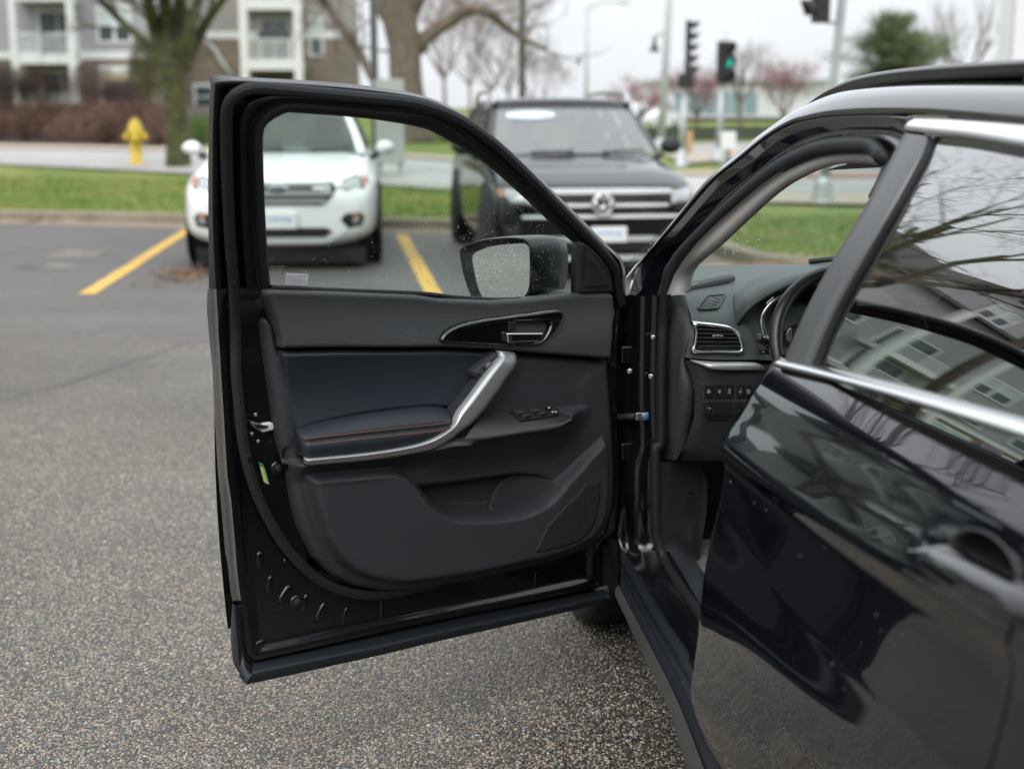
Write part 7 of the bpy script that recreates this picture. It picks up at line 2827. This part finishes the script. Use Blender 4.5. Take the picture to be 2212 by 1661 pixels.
# dried drops on the rear door
mb = MB()
for px in T('G', (248, 368), (355, 464), (408, 496), (672, 662), (800, 695), (905, 968), (925, 1040), (990, 1105), (705, 1188), (1150, 905), (760, 1300), (560, 700), (1020, 1060)):
    c = skin_hit(*px, .0012)
    rr_d = random.uniform(.0010, .0024)
    rows = []
    for f, dep in ((1, -.0006), (.7, .0004), (.05, .0007)):
        rows.append([c + (-FW * math.cos(t) * .8 + upv * math.sin(t) * 1.3) * rr_d * f + nrm * dep for t in [2 * math.pi * j / 9 for j in range(9)]])
    mb.loft(rows, True, True)
o = mb.build('water_spots', M_SPOT, rdoor)
o['kind'] = 'stuff'
# windscreen
mb = MB()
wl0 = [CW(.52, -.14 - .125 * i, 1.075 + .01 * math.sin(math.pi * i / 11)) for i in range(12)]
wl1 = [CW(-.30, -.34 - .09 * i, 1.50 + .02 * math.sin(math.pi * i / 11)) for i in range(12)]
mb.loft([wl0, [p.lerp(q, .5) + Vector((0, 0, .02)) for p, q in zip(wl0, wl1)], wl1], True)
wsc = mb.build('windscreen', M_WGLASS, suv)
mb = MB()
for i in range(46):
    f, g_ = random.uniform(.04, .16), random.uniform(0.02, 1.5)
    p = wl0[0].lerp(wl0[3], g_ / 1.5).lerp(wl1[0].lerp(wl1[3], g_ / 1.5), f)
    mb.ball(tuple(p + Vector((0, 0, .012))), random.uniform(.002, .004), None, .0012, 6, 3)
o = mb.build('raindrops', M_DROP, wsc)
o['kind'] = 'stuff'
mb = MB()
mb.tube([CW(.53, -.70, 1.078), CW(.52, -.85, 1.092), CW(.51, -1.2, 1.09)], [.008, .009, .008], 6)
mb.build('wiper', M_CLAD, suv)

# ------------------------------------------------------------------ dashboard
def krow(k, pts, a, n=40):
    aa = a if isinstance(a, (list, tuple)) else [a] * len(pts)
    return spl([Kp(*p, w) for p, w in zip(T(k, *pts), aa)], n)
mb = MB()
far = krow('E', [(590, 288), (640, 272), (800, 268), (1100, 264), (1480, 260), (1750, 258)], [.40, .48, .50, .52, .52, .5])
m1 = krow('E', [(575, 330), (680, 312), (850, 300), (1100, 292), (1480, 285), (1750, 280)], [.33, .38, .40, .42, .42, .4])
m2 = krow('E', [(560, 435), (650, 405), (800, 375), (900, 352), (1100, 330), (1480, 320)], [.10, .14, .2, .25, .3, .3])
m3 = krow('E', [(562, 470), (650, 440), (800, 410), (920, 385), (1100, 365), (1480, 350)], [.04, .07, .12, .16, .2, .2])
m4 = krow('E', [(578, 520), (660, 495), (800, 480), (930, 460), (1100, 440), (1480, 420)], [-.01, .0, .03, .06, .1, .1])
m5 = krow('E', [(603, 600), (680, 590), (800, 590), (950, 590), (1100, 580), (1480, 560)], [-.06, -.055, -.045, -.03, .0, .0])
m6 = krow('E', [(608, 650), (700, 650), (850, 665), (990, 690), (1100, 690), (1480, 680)], [-.085, -.085, -.08, -.07, -.03, -.03])
m7 = krow('E', [(596, 760), (700, 760), (850, 770), (1020, 800), (1100, 800), (1480, 800)], [-.09, -.09, -.09, -.08, -.05, -.05])
m8 = krow('E', [(560, 880), (700, 892), (850, 896), (1030, 895), (1150, 900), (1480, 900)], [-.085, -.10, -.105, -.10, -.08, -.08])
mb.loft([far, m1, m2, m3, m4, m5, m6, m7, m8], True)
dash = mb.build('dashboard', M_DASH, suv)
mb = MB()
n1 = krow('E', [(556, 896), (640, 905), (850, 912), (1080, 925), (1300, 940)], [-.080, -.115, -.13, -.13, -.12])
n2 = krow('E', [(590, 960), (690, 985), (850, 1000), (1080, 1010), (1300, 1020)], [-.085, -.12, -.135, -.135, -.13])
n3 = krow('E', [(628, 1100), (690, 1110), (850, 1120), (1080, 1130), (1300, 1140)], [-.085, -.11, -.12, -.12, -.12])
n4 = krow('E', [(625, 1280), (690, 1290), (850, 1290), (1080, 1300), (1300, 1300)], [-.075, -.09, -.10, -.10, -.10])
n5 = krow('E', [(560, 1480), (650, 1480), (850, 1480), (1080, 1480), (1300, 1480)], [-.04, -.05, -.05, -.05, -.05])
n6 = krow('E', [(540, 1565), (650, 1565), (850, 1562), (1080, 1560), (1300, 1560)], [.0, -.01, -.01, -.01, -.01])
mb.loft([n1, n2, n3, n4, n5, n6, [p + FW * .25 for p in n6]], True)
knee = mb.build('knee_panel', M_DASHL, suv)
mb = MB()
d0 = krow('E', [(470, 470), (470, 560), (462, 800), (462, 1100), (462, 1400), (470, 1560)], [-.01, -.015, -.02, -.02, -.02, -.01], 40)
d1 = krow('E', [(520, 466), (530, 560), (545, 800), (520, 1000), (525, 1300), (505, 1560)], [-.02, -.035, -.055, -.06, -.06, -.03], 40)
d2 = krow('E', [(562, 466), (588, 600), (598, 740), (545, 905), (590, 1130), (540, 1500)], [-.005, -.05, -.085, -.09, -.10, -.04], 40)
d3 = krow('E', [(575, 500), (606, 610), (612, 740), (570, 905), (632, 1130), (575, 1520)], [.02, -.05, -.08, -.075, -.08, -.03], 40)
mb.loft([[p + LW * .02 + FW * .03 for p in d0], d0, d1, d2, d3, [p + FW * .05 for p in d3]], True)
mb.build('dash_end', M_DASHL, suv)
# binnacle hood
h0 = krow('E', [(945, 430), (1000, 365), (1080, 328), (1200, 306), (1480, 296), (1700, 300)], [.05, .12, .16, .2, .22, .22])
h1 = krow('E', [(952, 470), (1040, 405), (1150, 360), (1300, 330), (1480, 312), (1700, 312)], [-.03, .02, .05, .07, .08, .08])
h2 = krow('E', [(965, 570), (1040, 508), (1150, 440), (1300, 375), (1480, 330), (1700, 320)], [-.10, -.10, -.10, -.09, -.09, -.09])
h3 = krow('E', [(970, 584), (1045, 524), (1155, 456), (1305, 390), (1485, 344), (1700, 334)], [-.10, -.10, -.10, -.09, -.09, -.09])
for rw, dz in ((h0, .0), (h1, -.01), (h2, -.02), (h3, -.03)):
    rw.insert(0, rw[0] + LW * .012 + FW * .03 + Vector((0, 0, -.012 + dz)))
mb = MB()
mb.loft([h0, [p.lerp(q, .5) + Vector((0, 0, .008)) for p, q in zip(h0, h1)], h1, [p.lerp(q, .5) + Vector((0, 0, .010)) for p, q in zip(h1, h2)], h2, h3, [p + FW * .10 for p in h3]], True)
mb.build('binnacle_hood', M_DASH, suv)
# cluster
mb = MB()
mb.prism([Kp(*p, .02) for p in T('P', (230, 1180), (180, 980), (190, 780), (300, 600), (560, 380), (900, 200), (1500, 200), (1500, 1300), (300, 1300))], FW * .02)
clu = mb.build('instrument_cluster', M_GLOSS, suv)
ring_ = krow('P', [(300, 1180), (262, 1080), (238, 980), (228, 870), (245, 760), (310, 640), (440, 500), (640, 375), (860, 250), (1100, 150)], -.07, 50)
mb = MB()
mb.tube(ring_, .0062, 8, squash=(FW, .8))
mb.build('cluster_ring', M_BRIGHT, clu)
mb = MB()
r2_ = krow('P', [(262, 1180), (212, 1060), (190, 950), (190, 840), (222, 720), (320, 580), (470, 460), (660, 345), (860, 225)], -.062, 50)
mb.loft([ring_, r2_], True)
mb.build('cluster_surround', M_GUN, clu)
gx0, gax = Kp(*T('P', (620, 1080))[0], .005), -LW
def dial(rr, ang):
    return gx0 + (gax * math.cos(ang) + Vector((0, 0, 1)) * math.sin(ang)) * rr
R_ = (Kp(*T('P', (285, 900))[0], .005) - gx0).length
mb = MB()
for i in range(26):
    an_ = math.radians(200 - i * 6)
    l_ = .010 if i % 5 == 0 else .005
    mb.tube([dial(R_ - l_, an_), dial(R_, an_)], .0006 if i % 5 else .001, 4)
mb.build('dial_ticks', M_ICON, clu)
for s_, px in (('3', (308, 888)), ('4', (448, 842))):
    text(s_, .0125, M_ICON, clu, 'dial_number', frame_mtx(Kp(*T('P', px)[0], .004), -LW, (0, 0, 1)))
text('x1000r/min', .0062, M_ICON, clu, 'dial_lettering', frame_mtx(Kp(*T('P', (470, 908))[0], .004), -LW, (0, 0, 1)))
mb = MB()
mb.tube([Kp(*T('P', (338, 1132))[0], -.001), Kp(*T('P', (640, 1068))[0], -.001)], [.0012, .002], 6)
mb.build('needle', M_RED, clu)
# vents
def vent(name, outer, inner, a, frame_m, k, parent=None, n=60, depth=.03):
    pick = (lambda p, e: Kp(*p, a - e)) if a is not None else (lambda p, e: on_mesh(dash, *p, .004 + e))
    o = spl([pick(p, 0) for p in T(k, *outer)], n, True)
    i = spl([pick(p, .002) for p in T(k, *inner)], n, True)
    co = sum(i, Vector()) / len(i)
    j0 = min(range(n), key=lambda q: (i[q] - o[0]).length)
    i = i[j0:] + i[:j0]
    mb = MB()
    mb.loft([[p + FW * .02 for p in o], o, [p.lerp(q, .45) - FW * .007 for p, q in zip(o, i)], i, [p + FW * depth for p in i]], True, True)
    v = mb.build(name, frame_m, suv)
    mb = MB()
    mb.add([p + FW * depth for p in i], [tuple(range(n))])
    mb.build('duct', M_GRBLK, v)
    return v
v1 = vent('side_vent', [(613, 648), (700, 650), (800, 662), (880, 680), (925, 720), (950, 790), (955, 840), (935, 858), (800, 853), (612, 850), (622, 790), (630, 700)], [(650, 672), (720, 676), (800, 685), (880, 705), (915, 740), (935, 800), (934, 828), (915, 836), (800, 834), (645, 830), (648, 780), (652, 710)], -.105, M_BRIGHT, 'E')
for y0, y1 in ((688, 700), (716, 722), (745, 748), (773, 774), (803, 802)):
    x0, x1 = 650, 905 + (y0 - 690) * .25
    a_, b_ = Kp(*T('E', (x0, y0))[0], -.106), Kp(*T('E', (x1, y1))[0], -.106)
    mb = MB()
    mb.obox((a_ + b_) / 2 + FW * .012, (b_ - a_) * .5, FW * .012 + Vector((0, 0, .002)), Vector((0, 0, .0012)))
    mb.build('vane', M_DASHL, v1)
mb = MB()
mb.prism([Kp(*p, -.115) for p in T('E', (748, 735), (760, 731), (815, 733), (823, 740), (815, 752), (755, 752))], FW * .012)
mb.build('vane_tab', M_BRIGHT, v1, bevel=.002)
v2 = vent('demister_vent', [(1030, 1050), (1100, 930), (1200, 790), (1310, 690), (1500, 660), (1810, 645), (1822, 675), (1720, 850), (1650, 1000), (1560, 1055), (1400, 1075), (1090, 1082)], [(1095, 1060), (1140, 950), (1230, 820), (1330, 730), (1500, 705), (1750, 688), (1770, 705), (1690, 850), (1610, 990), (1520, 1040), (1400, 1055), (1130, 1066)], None, M_DASH, 'Q', depth=.005)
for a_, b_ in (((1130, 1003), (1285, 1066)), ((1190, 925), (1510, 1046)), ((1250, 850), (1600, 975)), ((1318, 785), (1640, 890)), ((1448, 740), (1690, 815)), ((1640, 715), (1742, 748))):
    p, q = on_mesh(dash, *T('Q', a_)[0], .005), on_mesh(dash, *T('Q', b_)[0], .005)
    mb = MB()
    mb.tube([p, q], .0009, 4)
    mb.build('vane', M_GUN, v2)
# gunmetal strip under the vent
q0 = krow('E', [(608, 903), (690, 912), (800, 918), (1030, 921), (1085, 940)], [-.115, -.14, -.15, -.15, -.14])
q1 = krow('E', [(640, 918), (700, 945), (760, 960), (900, 966), (1092, 966)], [-.118, -.145, -.155, -.155, -.145])
mb = MB()
mb.loft([[p + FW * .02 for p in q0], q0, [p.lerp(q, .4) - FW * .008 for p, q in zip(q0, q1)], q1, [p + FW * .02 for p in q1]], True)
mb.build('dash_strip', M_HANDL, suv)
# buttons
mb = MB()
bp = [Kp(*p, -.128) for p in T('O', (235, 330), (300, 240), (420, 232), (2400, 262), (2400, 780), (2300, 1260), (250, 1262), (228, 1150), (232, 800))]
mb.prism(bp, FW * .02)
bpan = mb.build('button_panel', M_DASHL, suv)
def kbtn(cx, cy, w, h, ic):
    q = [Kp(*p, -.134) for p in T('O', (cx - w / 2, cy - h / 2), (cx + w / 2, cy - h / 2), (cx + w / 2, cy + h / 2), (cx - w / 2, cy + h / 2))]
    mb = MB()
    mb.prism(q, FW * .006)
    b_ = mb.build('dash_button', M_BUTT, bpan, bevel=.0018)
    for it in ic:
        if it[0] == 't':
            text(it[1], it[4] * .0000715, M_ICON, b_, 'button_lettering', frame_mtx(Kp(*T('O', (it[2], it[3]))[0], -.1345), -LW, (0, 0, 1)), extrude=.00005)
        else:
            mb = MB()
            P_ = [Kp(*p, -.1346) for p in T('O', *it[1])]
            mb.tube(P_, .00042, 4)
            mb.build('button_symbol', M_ICON, b_)
kbtn(446, 518, 280, 410, [('l', [(385, 520), (420, 560), (380, 572)]), ('l', [(410, 545), (460, 525), (500, 530), (515, 552), (460, 560), (410, 570)]), ('l', [(395, 490), (425, 482), (440, 450), (450, 480), (470, 488), (450, 500), (445, 515), (425, 500), (400, 508)])])
kbtn(766, 518, 280, 410, [('l', [(738, 462), (738, 572)]), ('l', [(752, 575), (762, 530), (806, 460), (825, 500), (800, 545), (765, 560)]), ('l', [(778, 575), (790, 545), (808, 570)])])
kbtn(1086, 518, 275, 410, [('t', 'OFF', 1086, 568, 70), ('l', [(1062, 470), (1078, 440), (1112, 440), (1126, 470), (1094, 482), (1062, 470)]), ('l', [(1045, 520), (1075, 500), (1100, 520), (1130, 500)])])
kbtn(1440, 520, 235, 390, [('t', '+', 1448, 430, 80), ('t', '-', 1440, 622, 100), ('l', [(1390, 520), (1440, 510), (1492, 520), (1465, 560), (1440, 545), (1410, 560), (1390, 520)]), ('l', [(1462, 490), (1492, 490), (1478, 475)])])
kbtn(1700, 520, 240, 390, [('t', 'HUD', 1690, 563, 62), ('l', [(1640, 478), (1692, 465), (1746, 478), (1722, 525), (1692, 512), (1662, 525), (1640, 478)])])
kbtn(400, 1040, 285, 375, [('t', '1', 382, 990, 50), ('t', '0', 380, 1055, 50), ('l', [(470, 1040), (500, 1052), (470, 1072), (466, 1055), (470, 1040)]), ('l', [(450, 1030), (440, 1055), (450, 1085)])])
for cx in (718, 1034, 1378):
    kbtn(cx, 1040, 285, 375, [])
# coin-box lid seam
mb = MB()
mb.tube(krow('E', [(1000, 1300), (700, 1298), (682, 1320), (668, 1400), (640, 1445), (632, 1478), (700, 1480), (1000, 1478)], -.098, 40), .0011, 4)
mb.build('lid_seam', M_GRBLK, knee)
# steering wheel
wc_ = CW(-.31, -.485, .975)
wax = (-FW * math.cos(math.radians(24)) + Vector((0, 0, 1)) * math.sin(math.radians(24))).normalized()
wx = LW
wy = wax.cross(wx).normalized()
mb = MB()
mb.tube([wc_ + (wx * math.cos(t) + wy * math.sin(t)) * .182 for t in [2 * math.pi * i / 72 for i in range(72)]], .0165, 14, closed=True)
whl = mb.build('steering_wheel', M_WHEEL, suv)
mb = MB()
mb.lathe([(.075, -.03), (.085, 0), (.06, .03), (.001, .035)], wc_ - wax * .02, 24, wax)
mb.build('hub', M_WHEEL, whl)
for t in (0.15, math.pi - .15, -math.pi / 2):
    mb = MB()
    d = wx * math.cos(t) + wy * math.sin(t)
    e = wax.cross(d)
    mb.add([wc_ + d * .07 + e * .03, wc_ + d * .175 + e * .02, wc_ + d * .175 - e * .02, wc_ + d * .07 - e * .03] + [wc_ + d * .07 + e * .03 - wax * .02, wc_ + d * .175 + e * .02 - wax * .02, wc_ + d * .175 - e * .02 - wax * .02, wc_ + d * .07 - e * .03 - wax * .02],
           [(0, 1, 2, 3), (7, 6, 5, 4), (0, 4, 5, 1), (2, 6, 7, 3)])
    mb.build('spoke', M_GUN, whl)
mb = MB()
mb.prism([Kp(*p, -.26) for p in T('P', (745, 1025), (775, 1012), (800, 1025), (806, 1130), (800, 1230), (752, 1285), (715, 1240), (698, 1170), (706, 1095))], FW * .006)
mb.build('paddle', M_SATIN, whl, bevel=.002)
mb = MB()
ca = [wc_ + (wx * math.cos(t) + wy * math.sin(t)) * .182 for t in (math.radians(36.0), math.radians(36.6))]
mb.tube([ca[0], ca[1]], .0172, 14)
mb.build('grip_seam', M_GRBLK, whl)
# light stalk
k0, k1, k2, k3 = [Kp(*T('P', p)[0], a) for p, a in (((140, 1192), -.20), ((225, 1215), -.19), ((400, 1310), -.17), ((520, 1370), -.15))]
mb = MB()
mb.tube([k0, k0.lerp(k1, .3), k1], [.006, .0115, .0125], 12)
stalk = mb.build('light_stalk', M_BUTT, suv)
mb = MB()
mb.tube([k1, k2], [.0128, .015], 14)
mb.build('stalk_barrel', M_GLOSS, stalk)
mb = MB()
mb.tube([k2, k2.lerp(k3, .5), k3], [.0165, .0165, .012], 14)
mb.build('stalk_ring', M_BUTT, stalk)
text('OFF', .006, M_ICON, stalk, 'stalk_lettering', frame_mtx(Kp(*T('P', (410, 1342))[0], -.193), (-LW * .8 + Vector((0, 0, -.25))), (0, 0, 1)))
text('AUTO', .005, M_ICON, stalk, 'stalk_lettering', frame_mtx(Kp(*T('P', (436, 1290))[0], -.193), (-LW * .8 + Vector((0, 0, -.25))), (0, 0, 1)))
mb = MB()
for x in (262, 285, 325, 345):
    c = Kp(*T('P', (x, 1170 + (x - 262) * .3))[0], -.208)
    mb.obox(c, -LW * .0012, FW * .0002, Vector((0, 0, .0014)))
mb.build('stalk_symbols', M_ICON, stalk)
# steering column shroud, trip buttons
mb = MB()
mb.tube([CW(-.05, -.47, .92), CW(-.2, -.475, .955), CW(-.27, -.48, .965)], [.07, .055, .045], 16)
mb.build('column_shroud', M_DASHL, suv)
for x0, x1 in ((195, 300), (315, 470)):
    q = [Kp(*p, -.145) for p in T('P', (x0, 1418), (x1, 1422), (x1, 1515), (x0, 1512))]
    mb = MB()
    mb.prism(q, FW * .02)
    tb = mb.build('trip_button', M_BUTT, suv, bevel=.002)
    mb = MB()
    if x0 == 195:
        mb.tube([Kp(*T('P', p)[0], -.146) for p in ((238, 1455), (255, 1478), (272, 1455))], .0008, 4)
    else:
        mb.tube([Kp(*T('P', p)[0], -.146) for p in ((370, 1446), (420, 1446), (425, 1485), (378, 1485), (370, 1446))], .0008, 4)
        mb.obox(Kp(*T('P', (405, 1468))[0], -.146), -LW * .0016, FW * .0002, Vector((0, 0, .0014)))
    mb.build('button_symbol', M_ICON, tb)
# tweeter strip with its lettering
mb = MB()
ts = spl([Kp(*p, w) for p, w in zip(T('Q', (700, 565), (900, 490), (1300, 380), (1900, 252), (2080, 202)), (.075, .09, .115, .16, .175))], 24)
tf = spl([Kp(*p, w) for p, w in zip(T('Q', (722, 440), (820, 388), (1300, 280), (1850, 152), (1985, 142)), (.11, .125, .15, .19, .20))], 24)
mb.loft([[p + Vector((0, 0, -.01)) for p in ts], [p + Vector((0, 0, .0015)) for p in ts], [p + Vector((0, 0, .0015)) for p in tf], [p + Vector((0, 0, -.01)) for p in tf]], True)
tw = mb.build('tweeter_strip', M_DASHL, suv)
c = ts[3].lerp(tf[3], .5) + Vector((0, 0, .0025))
text('rockford fosgate', .0070, M_ICON, tw, 'strip_lettering', frame_mtx(c, (ts[6] - ts[1]), (tf[3] - ts[3]) * 1.0 + Vector((0, 0, .004))), extrude=.0001)
tg = spl([Kp(*p, w) for p, w in zip(T('Q', (900, 60), (1250, 5), (1700, 90), (1960, 135)), (.28, .3, .26, .22))], 24)
mb = MB()
mb.loft([[p + Vector((0, 0, .002)) for p in tf], [p + Vector((0, 0, .003)) for p in tg]], True)
mb.build('tweeter_grille', M_DASH, tw)
# kick panel, carpet, floor mat
mb = MB()
k_l = [Kp(*p, -.02) for p in T('K', (438, 272), (436, 500), (440, 700), (450, 850))] + [Bc(*p, -.135) for p in T('K', (500, 1000), (600, 1150), (735, 1345), (850, 1500))]
k_m = [Kp(*p, .02) for p in T('K', (560, 272), (560, 500), (555, 700), (560, 850))] + [Bc(*p, -.165) for p in T('K', (600, 1000), (690, 1120), (800, 1290), (920, 1440))]
k_r = [Kp(*p, .16) for p in T('K', (742, 266), (738, 480), (705, 700), (680, 900))] + [Bc(*p, -.195) for p in T('K', (700, 985), (760, 1080), (860, 1230), (980, 1380))]
kl, km, kr = spl(k_l, 30), spl(k_m, 30), spl(k_r, 30)
mb.loft([kl, km, kr, [p - LW * .02 - Vector((0, 0, .06)) for p in kr]], True)
kick = mb.build('kick_panel', M_KICK, suv)
q = [Kp(*p, .085) for p in T('K', (622, 516), (700, 508), (700, 640), (620, 640))]
mb = MB()
mb.prism(q, FW * .02)
mb.build('fuse_lid', M_BUTT, kick, bevel=.003)
mb = MB()
mb.add([CW(-3.3, -.16, .30), CW(.7, -.16, .30), CW(.7, -1.6, .30), CW(-3.3, -1.6, .30)], [(0, 1, 2, 3)])
mb.add([CW(.55, -.12, .26), CW(.55, -1.6, .26), CW(.55, -1.6, .95), CW(.55, -.12, .95)], [(0, 1, 2, 3)])
mb.build('carpet', M_CARPET, suv)
mb = MB()
mb.prism([CW(-.55, -.20, .306), CW(.32, -.20, .306), CW(.40, -.62, .306), CW(-.55, -.62, .306)], (0, 0, .003))
fm = mb.build('floor_mat', M_MAT, suv)
for s_, px in (('RE', (715, 780)), ('OV', (745, 737))):
    c = atz(*T('K', px)[0], .3105)
    text(s_, .045, M_LABD, fm, 'mat_lettering', frame_mtx(c, LW * .98, FW * -1.0), extrude=.0002)
# seats inside
for b_ in (-.46, -1.18):
    mb = MB()
    mb.obox(CW(-.85, b_, .55), FW * .25, LW * .24, Vector((0, 0, .12)))
    mb.obox(CW(-1.18, b_, .92), FW * .07 + Vector((0, 0, -.02)), LW * .23, Vector((0, 0, .32)) - FW * .1)
    mb.obox(CW(-1.30, b_, 1.33), FW * .04, LW * .12, Vector((0, 0, .09)))
    mb.build('seat', M_SEAT, suv, bevel=.05)
mb = MB()
mb.obox(CW(-2.15, -.82, .85), FW * .09, LW * .62, Vector((0, 0, .33)))
mb.build('rear_seat', M_SEAT, suv, bevel=.05)
